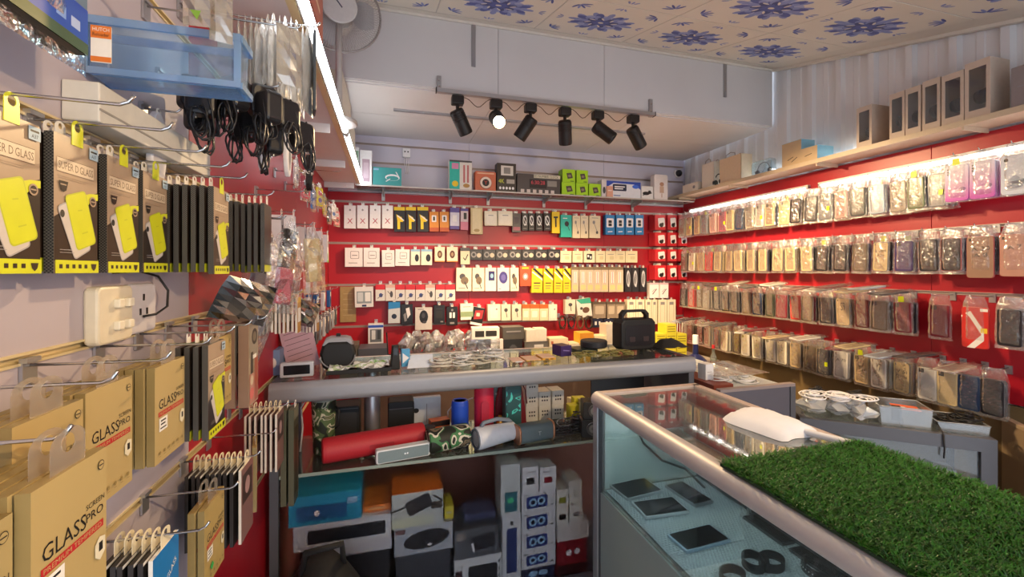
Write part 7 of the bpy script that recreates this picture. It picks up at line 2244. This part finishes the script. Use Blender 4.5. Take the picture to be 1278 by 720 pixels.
mb = MB()
vs, fs = [], []
q = random.Random(2)
nx, ny = 10, 40
for j in range(ny + 1):
    for i in range(nx + 1):
        vs.append((BX0 + 0.012 + (BX1 - BX0 - 0.034) * i / nx, BY0 + 0.01 + (BY1 - BY0 - 0.05) * j / ny, zBS + 0.002 + q.uniform(0, .003)))
for j in range(ny):
    for i in range(nx):
        a_ = j * (nx + 1) + i
        fs.append((a_, a_ + 1, a_ + nx + 2, a_ + nx + 1))
mb.add(vs, fs, bubble_mat(), True)
bw = tag(mb.build('bubble_wrap', None), 'sheet of bubble wrap lining the glass counter under the phones', 'bubble wrap')
vs, fs = [], []
q = random.Random(31)
pit = 0.0105
rows_ = int((BY1 - 0.05 - 0.30) / (pit * .87))
for j in range(rows_):
    for i in range(int((BX1 - BX0 - 0.045) / pit)):
        x = BX0 + 0.020 + pit * (i + .5 * (j % 2)); y = BY1 - 0.048 - j * pit * .87
        o_ = len(vs)
        for k in range(6):
            a_ = PI * k / 3 + q.uniform(-.1, .1)
            vs.append((x + .0046 * math.cos(a_), y + .0046 * math.sin(a_), zBS + 0.0046))
        for k in range(6):
            a_ = PI * k / 3
            vs.append((x + .0028 * math.cos(a_) + q.uniform(-.0006, .0006), y + .0028 * math.sin(a_), zBS + 0.0074 + q.uniform(-.0005, .0005)))
        fs += [(o_ + k, o_ + (k + 1) % 6, o_ + 6 + (k + 1) % 6, o_ + 6 + k) for k in range(6)] + [tuple(o_ + 6 + k for k in range(6))]
mb = MB(); mb.add(vs, fs, M('#c9d6da', .12, 0, 0)); stuff(mb.build('bubbles', bw))
zW = zBS + 0.0078


def tablet(label, c0, c1, c2, name='tablet', body='#cfd4d8', cat='phone'):
    """flat device: near-left, near-right and far-left corners given on the wrap"""
    p, q_, r_ = lie(*c0, zW), lie(*c1, zW), lie(*c2, zW)
    ax = (q_ - p); L = ax.length; ang = math.atan2(ax.y, ax.x)
    n = Vector((-math.sin(ang), math.cos(ang), 0)); Wd = abs((r_ - p).dot(n))
    ctr = p + ax / 2 + n * Wd / 2
    root = empty(name, (ctr.x, ctr.y, zW), ang, label, cat)
    T = Matrix.Rotation(-PI / 2, 4, 'X')
    mb = MB(); mb.T = Matrix.Translation((0, 0, 0.009)) @ T; mb.slab(L, Wd, 0.009, min(L, Wd) * .07, M(body, .3, .3), 0.0015); mb.build('body', root)
    mb = MB(); mb.T = Matrix.Translation((0, 0, 0.0094)) @ T; mb.slab(L * .93, Wd * .90, 0.0006, min(L, Wd) * .05, M('#0c0f12', .06), 0.0); mb.build('screen', root)
    return root


tablet('tablet with a worn grey screen lying by the end panel', (783, 626), (828, 615), (768, 606), body='#b9c0c2')
tablet('white rimmed tablet lying second from the end panel', (806, 649), (861, 641), (790, 629), body='#dce4ea')
tablet('black phone lying slantwise beside the inner post', (868, 634), (891, 628), (836, 606), body='#8f9498')
tablet('blue rimmed tablet lying near the smart watches', (857, 692), (913, 677), (836, 669), body='#a9c4d8')


def smart_watch(label, px, py, rz, r=0.034, screen=True, stand=False):
    p = lie(px, py, zW)
    root = empty('smart_watch', (p.x, p.y, zW), rz, label, 'watch')
    BKR = M('#1a1a1e', .5)
    n = 26
    w2 = 0.011
    vs, fs = [], []
    for i in range(n):
        a_ = 2 * PI * i / n
        ca, sa = math.cos(a_), math.sin(a_)
        rx, rz_ = r * (1.15 if True else 1), r * 0.92
        for (k, off) in ((1.0, -w2), (1.0, w2), (0.90, w2), (0.90, -w2)):
            vs.append((rx * k * ca, rz_ * k * sa, w2 + off))
    for i in range(n):
        j = (i + 1) % n
        for k in range(4):
            fs.append((i * 4 + k, j * 4 + k, j * 4 + (k + 1) % 4, i * 4 + (k + 1) % 4))
    mb = MB(); mb.add(vs, fs, BKR, False); mb.build('strap', root)
    mb = MB()
    for k in range(5):
        a_ = 0.9 + k * 0.22
        mb.cyl((r * 1.15 * math.cos(a_), r * .92 * math.sin(a_), w2), (r * 1.17 * math.cos(a_), r * .94 * math.sin(a_), w2), 0.0018, M('#d8d8dc', .4), n=6)
    stuff(mb.build('strap_holes', root))
    if screen:
        mb = MB(); mb.T = Matrix.Translation((0, -r * .98, w2)); mb.slab(0.036, 0.026, 0.010, 0.004, BKR, 0.002, 0, 0, -0.006)
        mb.slab(0.030, 0.020, 0.001, 0.003, M('#2a2630', .08), 0, 0, 0, -0.0072); mb.build('watch_face', root)
    return root


smart_watch('black smart watch with a square face turned up, strap pocked', 940, 706, 0.9, 0.030)
smart_watch('thin black fitness band forming an open loop', 963, 706, 0.3, 0.031, False)
smart_watch('black ribbed strap watch at the rail', 1022, 716, 1.6, 0.036, True)
smart_watch('black fitness band cut by the frame edge', 914, 724, 0.2, 0.030, False)
mb = MB()
a_, b_ = lie(903, 590, zBS), lie(1000, 672, zBS)
for k in range(3):
    x0 = 1.085; y0 = 1.02 - 0.16 * k
    mb2 = MB(); mb2.box(-0.022, -0.07, 0, 0.022, 0.07, 0.008, M('#2e3338', .3)); mb2.box(-0.019, -0.066, 0.008, 0.019, 0.066, 0.009, M('#0d0f12', .1))
    tag(mb2.build('black_phone', None, (1.07, y0, zW + 0.0)), ['dark slim phone laid along the counter back, by the inner post', 'dark slim phone laid along the counter back, middle one', 'dark slim phone laid along the counter back, near the watches'][k], 'phone')
# cable inside the case
mb = MB(); mb.tube([(0.80, 1.375, zA - 0.03), (0.83, 1.36, zA - 0.07), (0.86, 1.34, zA - 0.15), (0.92, 1.32, zA - 0.21), (1.0, 1.30, zA - 0.24), (1.05, 1.26, zBS + 0.02)], 0.004, INK, 6)
tag(mb.build('black_cable', None), 'black cord sagging inside the phone counter', 'cable')
# light strip under the front rail of the case
led = empty('case_light', (BX0 + 0.035, 0.75, zA - 0.012), 0, 'slim cool light strip under the phone counter rail', 'lamp')
mb = MB(); mb.box(-0.006, -0.6, 0.0, 0.006, 0.6, 0.006, ALU); mb.build('channel', led)
mb = MB(); mb.box(-0.004, -0.59, -0.003, 0.004, 0.59, 0.0, emitter('#e6f6ff', 26.0, 'strip_glow')); mb.build('diffuser', led)

# grass mat
gx0_, gx1_, gy0, gy1 = 0.700, 1.115, BY0 + 0.02, 0.792
zG = zA + 0.034
root = empty('grass_mat', (0, 0, 0), 0, 'square of artificial green grass laid over the phone counter', 'grass mat')
mb = MB(); mb.box(gx0_, gy0, zG - 0.006, gx1_, gy1, zG, M('#14280e', .9)); mb.build('backing', root)


def grass_mat_():
    m, nt, b = new_mat('grass_blades')
    tc = nt.nodes.new('ShaderNodeTexCoord'); n = nt.nodes.new('ShaderNodeTexNoise'); n.inputs['Scale'].default_value = 90
    cr = nt.nodes.new('ShaderNodeValToRGB')
    cr.color_ramp.elements[0].position = .3; cr.color_ramp.elements[0].color = lin('#123c0a')
    cr.color_ramp.elements[1].position = .7; cr.color_ramp.elements[1].color = lin('#357a1a')
    nt.links.new(tc.outputs['Object'], n.inputs['Vector']); nt.links.new(n.outputs['Fac'], cr.inputs[0]); nt.links.new(cr.outputs[0], b.inputs['Base Color'])
    b.inputs['Roughness'].default_value = 0.45
    return m


q = random.Random(13)
vs, fs = [], []
for i in range(52000):
    x = q.uniform(gx0_, gx1_); y = gy0 + (gy1 - gy0) * q.random() ** 0.8
    h = q.uniform(.006, .014); a_ = q.choice((0, PI)) + q.gauss(0, .7); ln = q.uniform(.010, .026)
    dx, dy = math.cos(a_), math.sin(a_)
    w2 = .0011
    o_ = len(vs)
    vs += [(x - dy * w2, y + dx * w2, zG), (x + dy * w2, y - dx * w2, zG), (x + dx * ln * .5 + dy * w2 * .8, y + dy * ln * .5 - dx * w2 * .8, zG + h * .75), (x + dx * ln * .5 - dy * w2 * .8, y + dy * ln * .5 + dx * w2 * .8, zG + h * .75), (x + dx * ln, y + dy * ln, zG + h)]
    fs += [(o_, o_ + 1, o_ + 2, o_ + 3), (o_ + 3, o_ + 2, o_ + 4)]
mb = MB(); mb.add(vs, fs, grass_mat_()); stuff(mb.build('grass_blades', root))

# white paper sheet bundle on the glass
pc = lie(978, 545, zA + 0.02)
mb = MB()
vs, fs = [], []
q = random.Random(6)
nx, ny = 14, 9
for j in range(ny + 1):
    for i in range(nx + 1):
        u, v = i / nx - .5, j / ny - .5
        ww = 0.30 * (1 - 0.35 * (2 * v) ** 2)
        hh = 0.036 * (1 - (2 * u) ** 2) ** .6 * (1 - (2 * v) ** 2) ** .6 + (0.0 if abs(u) > .45 or abs(v) > .45 else q.uniform(-.0035, .0035))
        vs.append((u * 0.165 * (1 - .35 * (2 * v) ** 4 + .05 * math.sin(9 * v)), v * ww * (1 + .05 * math.sin(7 * u)), max(0, hh)))
for j in range(ny):
    for i in range(nx):
        a_ = j * (nx + 1) + i
        fs.append((a_, a_ + 1, a_ + nx + 2, a_ + nx + 1))
mb.add(vs, fs, M('#dcdde4', .7, 0, .04, 30), True)
tag(mb.build('white_cloth', None, (1.035, 0.985, zA + 0.017), (0, 0, 0.12)), 'folded white cloth lying on the glass beside the grass mat', 'cloth')
mb = MB(); mb.cyl((1.10, 0.80, zA + 0.030), (1.06, 0.90, zA + 0.030), 0.009, M('#d4d4d8', .5), n=12)
tag(mb.build('paper_roll', None), 'thin white paper roll at the grass mat corner', 'paper')

# ================================================================ grey cabinet and low counter
zDT = zD - 0.012
for k in range(3):
    p = on_z(925 + 16 * k, 478, zDT)
    tangle('white_cable', 'coil of white cable in the clear bag on the grey cabinet', (1.56 + 0.08 * k, 1.78 + 0.05 * (k % 2), zDT), 0.06, 0.06, 0.03, M('#dcdde0', .4), 8, 60 + k, 0.003, 'cable', 'white coils on the grey cabinet')
tag(link('clear_bag', pouch_mesh(0.32, 0.26, 0.06, BAG, 91, nx=8, nz=7, pinch=0.9), None, (1.66, 1.98, zDT + 0.052), (-PI / 2, 0, 0)), 'large clear plastic bag over the cable coils on the grey cabinet', 'bag')
# papers, brown box and blue things between the counters
o = empty('brown_cabinet', (1.60, 2.52, 0), 0, 'reddish brown wooden stand behind the counter end with papers on it', 'stand')
hB = zc(-0.555)
mb = MB(); mb.box(-0.15, -0.15, 0, 0.15, 0.15, hB - 0.02, M('#3a1a16', .5)); mb.build('body', o)
mb = MB(); mb.box(-0.165, -0.165, hB - 0.02, 0.165, 0.16, hB, M('#8a4030', .45, 0, .12, 30)); mb.build('top_board', o)
for k, (dx, dy, rz) in enumerate(((-0.04, -0.06, 0.2), (0.06, -0.04, -0.3))):
    mb = MB(); mb.box(-0.07, -0.05, 0, 0.07, 0.05, 0.0012, M('#e4ded4', .7)); mb.box(-0.05, -0.03, 0.0012, 0.03, -0.028, 0.0014, DGR)
    tag(mb.build('paper_sheet', None, (1.60 + dx, 2.52 + dy, hB + 0.0015 * k), (0, 0, rz)), ['white paper sheet lying flat on the brown stand', 'white paper sheet crossing another on the brown stand'][k], 'paper')
mb = MB(); mb.slab(0.09, 0.02, 0.025, 0.006, M('#23309a', .4), 0.003, 0, 0.011); mb.slab(0.05, 0.03, 0.02, 0.006, INK, 0.003, -0.06, 0.016)
tag(mb.build('blue_stapler', None, (1.64, 2.47, hB + 0.004), (0, 0, -0.4)), 'blue and black stapler on the papers', 'stapler')
# white adapter box at counter end
stand_box('white_adapter', 0.05, 0.05, 0.075, M('#dcdee0', .4), 'small white adapter box at the end of the grey rail', 'adapter', (AX1 + 0.085, 1.80, zD + 0.0125), 0.1, [('l', -.3, .5, .3, .5, .05, MGR)])
# blue bottle with white cap
p = on_y(868, 445, 2.75)
o = empty('blue_bottle', (p.x, 2.75, zL + 0.0), 0, 'dark blue bottle with a tall white cap behind the counter end', 'bottle')
mb = MB(); mb.lathe([(0, 0), (0.075, 0), (0.085, 0.02), (0.08, 0.07), (0.05, 0.10), (0.022, 0.115), (0.020, 0.19), (0, 0.191)], M('#1c2350', .3), 22); mb.build('body', o)
mb = MB(); mb.lathe([(0.0, 0.191), (0.021, 0.191), (0.021, 0.255), (0.019, 0.258), (0, 0.258)], WH, 18); mb.build('cap', o)
o2 = tag(link('side_table', None), 'small cream table under the blue bottle', 'table')
mb = MB(); mb.box(1.80, 2.60, zL - 0.02, 2.30, 2.965, zL - 0.001, LEDGE); mb.build('table_top', o2)
for x, y in ((1.82, 2.62), (2.28, 2.62), (1.82, 2.94), (2.28, 2.94)):
    mb = MB(); mb.cyl((x, y, 0), (x, y, zL - 0.02), 0.014, ALU, n=10); mb.build('leg', o2)
mb = MB(); mb.lathe([(0, 0), (0.022, 0), (0.024, 0.01), (0.024, 0.09), (0.010, 0.13), (0.009, 0.16), (0, 0.16)], clear('#e8f0ee', .1, .1, .1), 18)
o = tag(mb.build('clear_bottle', None, (on_y(888, 450, 2.72).x, 2.70, zL)), 'small clear bottle with a red cap beside the blue bottle', 'bottle')
mb = MB(); mb.lathe([(0, 0.16), (0.012, 0.16), (0.012, 0.185), (0, 0.186)], REDI, 14); mb.build('cap', o)

# tubs and bags on the low counter
zCT = zC + 0.0005


def con(u, v, z=0.0):
    p = TC @ Vector((u, v, 0)); return Vector((p.x, p.y, zCT + z))


def clear_tub(label, u, v, w, d, h, extra=0.0):
    root = empty('clear_tub', con(u, v), angC + extra, label, 'tub')
    pm = clear('#eef2f4', 0.10, 0.18, 0.07)
    for nm, T, L in (('long_side', Matrix.Translation((0, -d / 2, 0)), w), ('long_side', Matrix.Translation((0, d / 2 - 0.002, 0)), w),
                     ('end_side', Matrix.Translation((-w / 2 + 0.002, 0, 0)) @ Matrix.Rotation(PI / 2, 4, 'Z'), d), ('end_side', Matrix.Translation((w / 2, 0, 0)) @ Matrix.Rotation(PI / 2, 4, 'Z'), d)):
        mb = MB(); mb.T = T; mb.prism([(-L / 2 + 0.008, 0), (L / 2 - 0.008, 0), (L / 2, h), (-L / 2, h)], 0.002, pm); mb.build(nm, root)
    mb = MB(); mb.box(-w / 2 + 0.008, -d / 2 + 0.004, 0, w / 2 - 0.008, d / 2 - 0.004, 0.003, pm); mb.build('tub_floor', root)
    mb = MB(); mb.tube([(-w / 2, -d / 2, h), (w / 2, -d / 2, h), (w / 2, d / 2, h), (-w / 2, d / 2, h), (-w / 2, -d / 2, h)], 0.003, clear('#f4f8fa', 0.3, 0.15, 0.1), 5); mb.build('rim', root)
    return root


clear_tub('clear plastic tub with a black charger and orange card inside', 0.405, 0.12, 0.185, 0.16, 0.085)
clear_tub('shallow clear tray of black cords at the post', 0.60, 0.13, 0.17, 0.17, 0.040)
p = con(0.39, 0.10, 0.004)
charger('black charger lying inside the clear tub', (p.x, p.y, p.z + 0.062), 0.6, 77)
p = con(0.44, 0.15, 0.078)
mb = MB(); mb.box(-0.05, -0.03, 0, 0.05, 0.03, 0.002, M('#d8643a', .5)); mb.box(-0.04, -0.02, 0.002, 0.0, 0.0, 0.0024, WH)
tag(mb.build('orange_card', None, (p.x, p.y, zCT + 0.060), (0.1, 0.05, angC)), 'orange card lying in the clear tub', 'card')
for k in range(4):
    p = con(0.56 + 0.03 * k, 0.12 + 0.02 * (k % 2), 0.004 + 0.012 * k)
    tangle('black_cable', 'black cord tangled in the shallow clear tray', p, 0.05, 0.05, 0.022, INK, 7, 70 + k, 0.0032, 'cable', 'black cords in the shallow tray', 90)
for k in range(5):
    p = con((0.07, 0.17, 0.255, 0.11, 0.23)[k], (0.08, 0.09, 0.07, 0.22, 0.22)[k])
    o = tag(link('cable_bag', crumple_mesh(0.058, 0.062, 0.045, clear('#eef2f6', 0.36, 0.16, 0.16, crinkle=0.8), 95 + k), None, (p.x, p.y + 0.01, p.z + 0.046), (0, 0, angC)), 'clear bag of white cables on the low counter', 'bag', 'clear bags of cables on the low counter')
    if k < 3:
        tangle('white_cable', 'white cable looped on the bags of the low counter', (p.x, p.y, p.z + 0.084), 0.065, 0.055, 0.02, WH, 7, 85 + k, 0.0030, 'cable', 'white cables on the low counter', 90)
for k in range(2):
    p = con(0.10 + 0.16 * k, 0.15)
    tangle('black_cable', 'black cord lying behind the white cables of the low counter', (p.x, p.y, p.z + 0.088), 0.05, 0.04, 0.03, INK, 6, 99 + k, 0.004, 'cable', 'black cords behind white cables', 90)
mb = MB(); mb.tube([con(0.52, 0.10, 0.03), con(0.51, 0.03, 0.03), con(0.515, -0.006, 0.0), con(0.517, -0.008, -0.06), con(0.515, -0.006, -0.10)], 0.003, INK, 6)
tag(mb.build('hanging_cable', None), 'thin black cord hanging over the low counter rail', 'cable')
# white boxes inside the low counter
for j in range(2):
    for k in range(4):
        p = TC @ Vector((0.165 + 0.118 * k, 0.075, 0))
        stand_box('white_charger_box', 0.109, 0.08, 0.116, M('#a3acbd', .4), 'pale blue white box in the upper layer inside the low counter' if j else 'pale blue white box in the lower layer inside the low counter', 'box', (p.x, p.y, 0.353 + 0.1205 * j), angC, [('l', -.35, .12, -.05, .12, .03, MGR), ('e', .2, .3, .03, .03, INK)], None, 'pale boxes in the low counter, upper layer' if j else 'pale boxes in the low counter, lower layer')

# ================================================================ goods on the ledge at the foot of the back wall
zLT = zL + 0.0005


def lbox(x0, x1, y0, mat, label, cat, items=(), d=0.12, y=3.02, z=None, side=None, group=None, rz=0.0, top=None):
    a_, b_ = on_y(x0, y0, y), on_y(x1, y0, y)
    zb = zLT if z is None else z
    stand_box(cat.replace(' ', '_'), b_.x - a_.x, d, a_.z - zb, mat, label, cat, ((a_.x + b_.x) / 2, y + d / 2, zb), rz, items, side, group, top)
    return a_.z


for k in range(14):                                             # crumpled foil bags
    px = 500 + k * 6.6
    p = on_y(px, 415 + 6 * (k % 3), 3.12)
    o = link('foil_pouch', crumple_mesh(0.055, 0.045, 0.09, clear('#dfe3e6', 0.34, 0.12, 0.28, crinkle=1.0), 200 + k), None, (p.x, 3.07 + 0.07 * ((k // 2) % 2), zLT + 0.092 + 0.14 * (k % 2)), (rg.uniform(-.3, .3), rg.uniform(-.3, .3), rg.uniform(-2, 2)))
    tag(o, 'crumpled clear silver pouch in the heap on the ledge', 'pouch', 'silver pouches heaped on the ledge')
    p2 = MB(); p2.slab(0.05, 0.035, 0.03, 0.006, M('#2c2a2c', .5), 0.003, 0, -0.03)
    link('dark_plug', p2.mesh('dark_plug'), o)
lbox(447, 484, 436, M('#4c4f58', .4), 'dark grey blue box end under the low hanging accessory case', 'box', [], y=3.0, d=0.2)
lbox(424, 446, 432, M('#5a5850', .4), 'dark olive box behind the black zip pouch', 'box', [('l', -.4, .1, .4, .1, .03, MGR)], y=2.99, d=0.2)
z1 = lbox(597, 622, 424, M('#3a3633', .4), 'dark box with a silver figure under the tilted shaver box', 'gadget box', [('e', 0, .4, .1, .15, MGR), ('l', 0, .4, 0, .8, .06, MGR)])
lbox(590, 624, 410, M('#e0dcd6', .4), 'white box with two dark windows lying on the dark box', 'gadget box', [('r', -.38, .25, -.05, .8, M('#2c2826')), ('rr', .2, .5, .4, .5, 0, M('#2c2826'))], z=z1 + 0.0014, rz=-0.12, d=0.10)
lbox(613, 628, 424, M('#d8d6d2', .4), 'white box with a swirl beside the dark box', 'gadget box', [('l', -.2, .8, .2, .2, .1, MGR)], y=2.99, d=0.025)
z1 = lbox(629, 652, 424, M('#26262a', .4), 'black box with pale rings under the grey clock radio box', 'gadget box', [('e', 0, .5, .3, .35, M('#4a4a50')), ('e', 0, .5, .2, .24, M('#26262a'))])
lbox(628, 654, 409, M('#55524e', .4), 'grey box with a wide slot on the black ring box', 'gadget box', [('r', -.35, .3, .35, .4, MGR), ('r', -.4, .5, .4, .56, DGR)], z=z1 + 0.0014)
z1 = lbox(655, 684, 427, M('#6c6a68', .4), 'grey box with a white panel below the white cartons', 'gadget box', [('r', -.1, .1, .3, .9, M('#d4d2d0')), ('r', .32, .2, .44, .8, INK)])
lbox(656, 669, 412, M('#e6decf', .4), 'small white carton on the grey panel box, first', 'carton', [], z=z1 + 0.0014, rz=0.1)
lbox(670, 683, 411, M('#e6decf', .4), 'small white carton on the grey panel box, second', 'carton', [], z=z1 + 0.0014, rz=-0.1)
lbox(686, 709, 423, M('#ecdcbb', .4), 'cream box with two dark buds in the middle of the ledge', 'earbud box', [('e', -.1, .5, .06, .08, DGR), ('e', .2, .5, .06, .08, DGR), ('r', -.42, .08, -.3, .18, M('#c96a4a'))])
lbox(710, 723, 429, M('#e4d8be', .4), 'small cream box next to the bud box', 'earbud box', [('l', -.3, .3, .3, .3, .06, MGR)])
lbox(724, 741, 416, M('#e2b23a', .4), 'amber box with a white headset ring', 'headset box', [('e', .1, .68, .36, .24, M('#f2ecd8')), ('e', .1, .7, .22, .16, M('#e2b23a')), ('r', -.5, 0, .5, .2, M('#d8902a'))])
lbox(742, 757, 420, M('#ecdfb6', .4), 'ivory box with a white headset ring', 'headset box', [('e', 0, .66, .3, .2, WH), ('e', 0, .68, .18, .12, M('#c9b480'))])
zz = zLT
for k in range(4):
    zz = lbox(757, 777, 449 - 11 * (k + 1), M('#d4cabb', .4), 'flat white box in the stack left of the black portable speaker', 'box', [('l', .1, .3, .4, .3, .03, DGR), ('l', .1, .6, .4, .6, .03, DGR), ('r', .42, .2, .48, .8, INK)], z=zz + 0.0014, group='flat white boxes in a stack', rz=rg.uniform(-.03, .03))
for c in range(3):
    zz = zLT
    for k in range(3 if c == 1 else 2):
        zz = lbox(819 + c * 13, 831 + c * 13, 441 - 12 * (k + 1), YL2, 'yellow packet box stacked right of the black portable speaker', 'box', [('l', -.4, .25 + .25 * i, .4, .25 + .25 * i, .07, M('#8a7a1a')) for i in range(3)], z=zz + 0.0014, group='yellow packet boxes on the ledge')
for k, px in enumerate((847, 853, 859)):
    p = on_y(px, 402, YB - 0.12)
    mb = MB(); mb.tube([(-0.012, 0, 0), (-0.016, 0, -0.10), (-0.010, 0, -0.17), (0.008, 0, -0.165), (0.014, 0, -0.10), (0.010, 0, 0.0), (-0.012, 0, 0)], 0.004, M('#dcd8cc', .4), 5)
    hook('B', p.x, p.z, hook_mesh(0.15, .002, .01), of='white cable loop at the corner')
    hang('white_cable_loop', mb.mesh('white_cable_loop'), 'white cable loop hanging in the corner by the yellow boxes', 'cable', 'B', p.x, 0.12, p.z, 'white cable loops in the corner')
# dark bundles hanging over the amber box
for k, px in enumerate((702, 713, 724, 735)):
    p = on_y(px, 392, YB - 0.10)
    mb = MB()
    q = random.Random(k)
    mb.tube([(0.03 * math.cos(t * .55), 0.012 * math.sin(t * .9 + k), -0.07 + 0.055 * math.sin(t * .55 + .4 * math.sin(t * .2))) for t in range(60)], 0.0035, [M('#3a2a22', .5), M('#2a2428', .5), M('#6a5238', .5)][k % 3], 5)
    hook('B', p.x, p.z - 0.012, hook_mesh(0.14, .002, .01), of='brown cable bundle')
    hang('cable_bundle', mb.mesh('cable_bundle'), 'brown black cable bundle hanging over the amber headset box', 'cable', 'B', p.x, 0.10, p.z, 'brown cable bundles')

# ================================================================ fan and boxes on the white shelf
zLS = zc(0.635) + 0.0115
fc = on_y(428, 10, 2.02)
fan = empty('wall_fan', (fc.x - 0.02, 2.05, zLS), math.radians(8), 'round grey fan with a wire guard on the white shelf', 'fan')
fh = fc.z - zLS
R_ = 0.178
FG = M('#b9b3ae', .4, .3)
mb = MB(); mb.lathe([(0, 0), (0.075, 0), (0.08, 0.006), (0.078, 0.016), (0.02, 0.028), (0.014, 0.04), (0.014, fh - 0.06), (0, fh - 0.06)], FG, 20); mb.build('stand', fan)
mb = MB(); mb.T = Matrix.Translation((0, 0, fh)); mb.lathe([(0, 0.13), (0.05, 0.125), (0.062, 0.10), (0.062, 0.03), (0.03, 0.02)], FG, 20, 'Y'); mb.build('motor', fan)
mb = MB(); mb.T = Matrix.Translation((0, 0, fh)); mb.lathe([(0, -0.052), (0.070, -0.050), (0.076, -0.044), (0.074, -0.040)], M('#c4bfbc', .45), 24, 'Y')
mb.flat(seg(-0.02, 0.03, 0.012, -0.01, 0.006), -0.053, M('#4a4a58')); mb.build('hub_badge', fan)
for k in range(3):
    a0 = k * 2 * PI / 3
    vs, fs = [], []
    for i in range(7):
        rr0 = 0.03 + (R_ - 0.05) * i / 6
        wd = 0.35 + 0.35 * math.sin(PI * i / 6)
        for s in (-1, 1):
            a_ = a0 + s * wd
            vs.append((rr0 * math.cos(a_), -0.005 + s * 0.012, fh + rr0 * math.sin(a_)))
    for i in range(6):
        fs.append((2 * i, 2 * i + 1, 2 * i + 3, 2 * i + 2))
    mb = MB(); mb.add(vs, fs, M('#a9a6a8', .4), True); mb.build('blade', fan)
mb = MB(); mb.T = Matrix.Translation((0, 0, fh))
nw = 96
for i in range(nw):
    a_ = 2 * PI * i / nw
    c_, s_ = math.cos(a_), math.sin(a_)
    for sg in (-1, 1):
        mb.tube([(0.072 * c_, sg * 0.045, 0.072 * s_), (0.13 * c_, sg * 0.040, 0.13 * s_), ((R_ - 0.012) * c_, sg * 0.026, (R_ - 0.012) * s_), (R_ * c_, 0.0, R_ * s_)], 0.0011, FG, 3)
stuff(mb.build('wire_guard', fan))
mb = MB(); mb.T = Matrix.Translation((0, 0, fh)); mb.tube([(R_ * math.cos(2 * PI * i / 40), 0, R_ * math.sin(2 * PI * i / 40)) for i in range(41)], 0.005, M('#9a9490', .4, .3), 6); mb.build('guard_rim', fan)


def lsbox(y0, y1, h, mat, label, cat, items=(), d=0.16, x=None, side=None):
    """box on the white shelf, front turned to the room (+X)"""
    xf = (XL + 0.225) if x is None else x
    stand_box(cat.replace(' ', '_'), y1 - y0, d, h, mat, label, cat, (xf - d / 2, (y0 + y1) / 2, zLS), PI / 2, items, side)


lsbox(1.30, 1.62, 0.30, M('#b4593a', .4), 'orange red printed carton on the white shelf before the fan', 'carton', [('l', -.3, .3, .3, .3, .05, M('#e2c0a0')), ('r', -.4, .5, .1, .9, M('#8a3a28'))])
lsbox(2.26, 2.72, 0.33, M('#d2c8b4', .45), 'tall cream carton on the white shelf beyond the fan', 'carton', [('l', -.45, .5, .45, .5, .01, M('#a89c84')), ('l', .1, .3, .4, .3, .01, M('#a89c84'))], side=M('#c9bfaa', .45))
lsbox(2.74, 3.06, 0.27, M('#dad0bc', .45), 'lower cream carton next to the tall cream one', 'carton', [('l', -.45, .5, .45, .5, .01, M('#a89c84'))], side=M('#c9bfaa', .45))
lsbox(3.08, 3.30, 0.16, M('#cfc6b4', .45), 'small cream carton at the far end of the white shelf', 'carton', [('l', -.45, .5, .45, .5, .01, M('#a89c84'))])

# ================================================================ black rucksack under the lowest hooks
mb = MB()
vs, fs = [], []
q = random.Random(17)
nu, nv = 16, 9
for j in range(nv + 1):
    t = j / nv
    for i in range(nu):
        a_ = 2 * PI * i / nu
        rr1 = math.sin(PI * (0.12 + 0.80 * t)) * (1 + q.uniform(-.06, .06))
        vs.append((0.17 * rr1 * math.cos(a_), 0.24 * rr1 * math.sin(a_), 0.56 * t))
for j in range(nv):
    for i in range(nu):
        fs.append((j * nu + i, j * nu + (i + 1) % nu, (j + 1) * nu + (i + 1) % nu, (j + 1) * nu + i))
fs.append(tuple(range(nu - 1, -1, -1))); fs.append(tuple(nv * nu + i for i in range(nu)))
mb.add(vs, fs, M('#0a090b', .8, 0, .2, 60, .3), True)
bag = tag(mb.build('black_bag', None, (-0.20, 1.44, 0.0), (0, 0, 0.2)), 'black soft bag slumped on the floor before the counter', 'bag')
mb = MB(); mb.tube([(0.05, -0.20, 0.36), (0.10, -0.22, 0.30), (0.15, -0.16, 0.24), (0.19, -0.10, 0.18)], 0.006, M('#55505a', .4), 6); mb.build('zip', bag)
mb = MB(); mb.tube([(-0.06, 0, 0.53), (-0.05, -0.05, 0.62), (0.05, -0.05, 0.62), (0.06, 0, 0.53)], 0.010, M('#0a090b', .8), 6); mb.build('strap', bag)

# ================================================================ pieces that belong to a part sit under that part
SUB = {'control': 'body', 'emblem': 'body', 'screen': 'body', 'strap_holes': 'strap', 'zip': 'body', 'clasp': 'lid', 'control_strip': 'body', 'sticker': 'front_side',
       'grille': 'body', 'front_grille': 'body', 'hub_badge': 'motor', 'lamp_face': 'lamp_housing', 'pin': 'adapter', 'dial': 'body', 'speaker_grille': 'body',
       'earpiece': 'body', 'driver': 'body', 'end_ring': 'body', 'shelf_edge': 'glass_shelf', 'cap': 'body', 'guard_rim': 'wire_guard'}
for ro in [o for o in COL.objects if o.parent is None and o.children]:
    kids = {}
    for c in ro.children:
        kids.setdefault(c.name.split('.')[0], c)
    for c in list(ro.children):
        host = kids.get(SUB.get(c.name.split('.')[0], ''))
        if host is not None and host is not c:
            c.parent = host
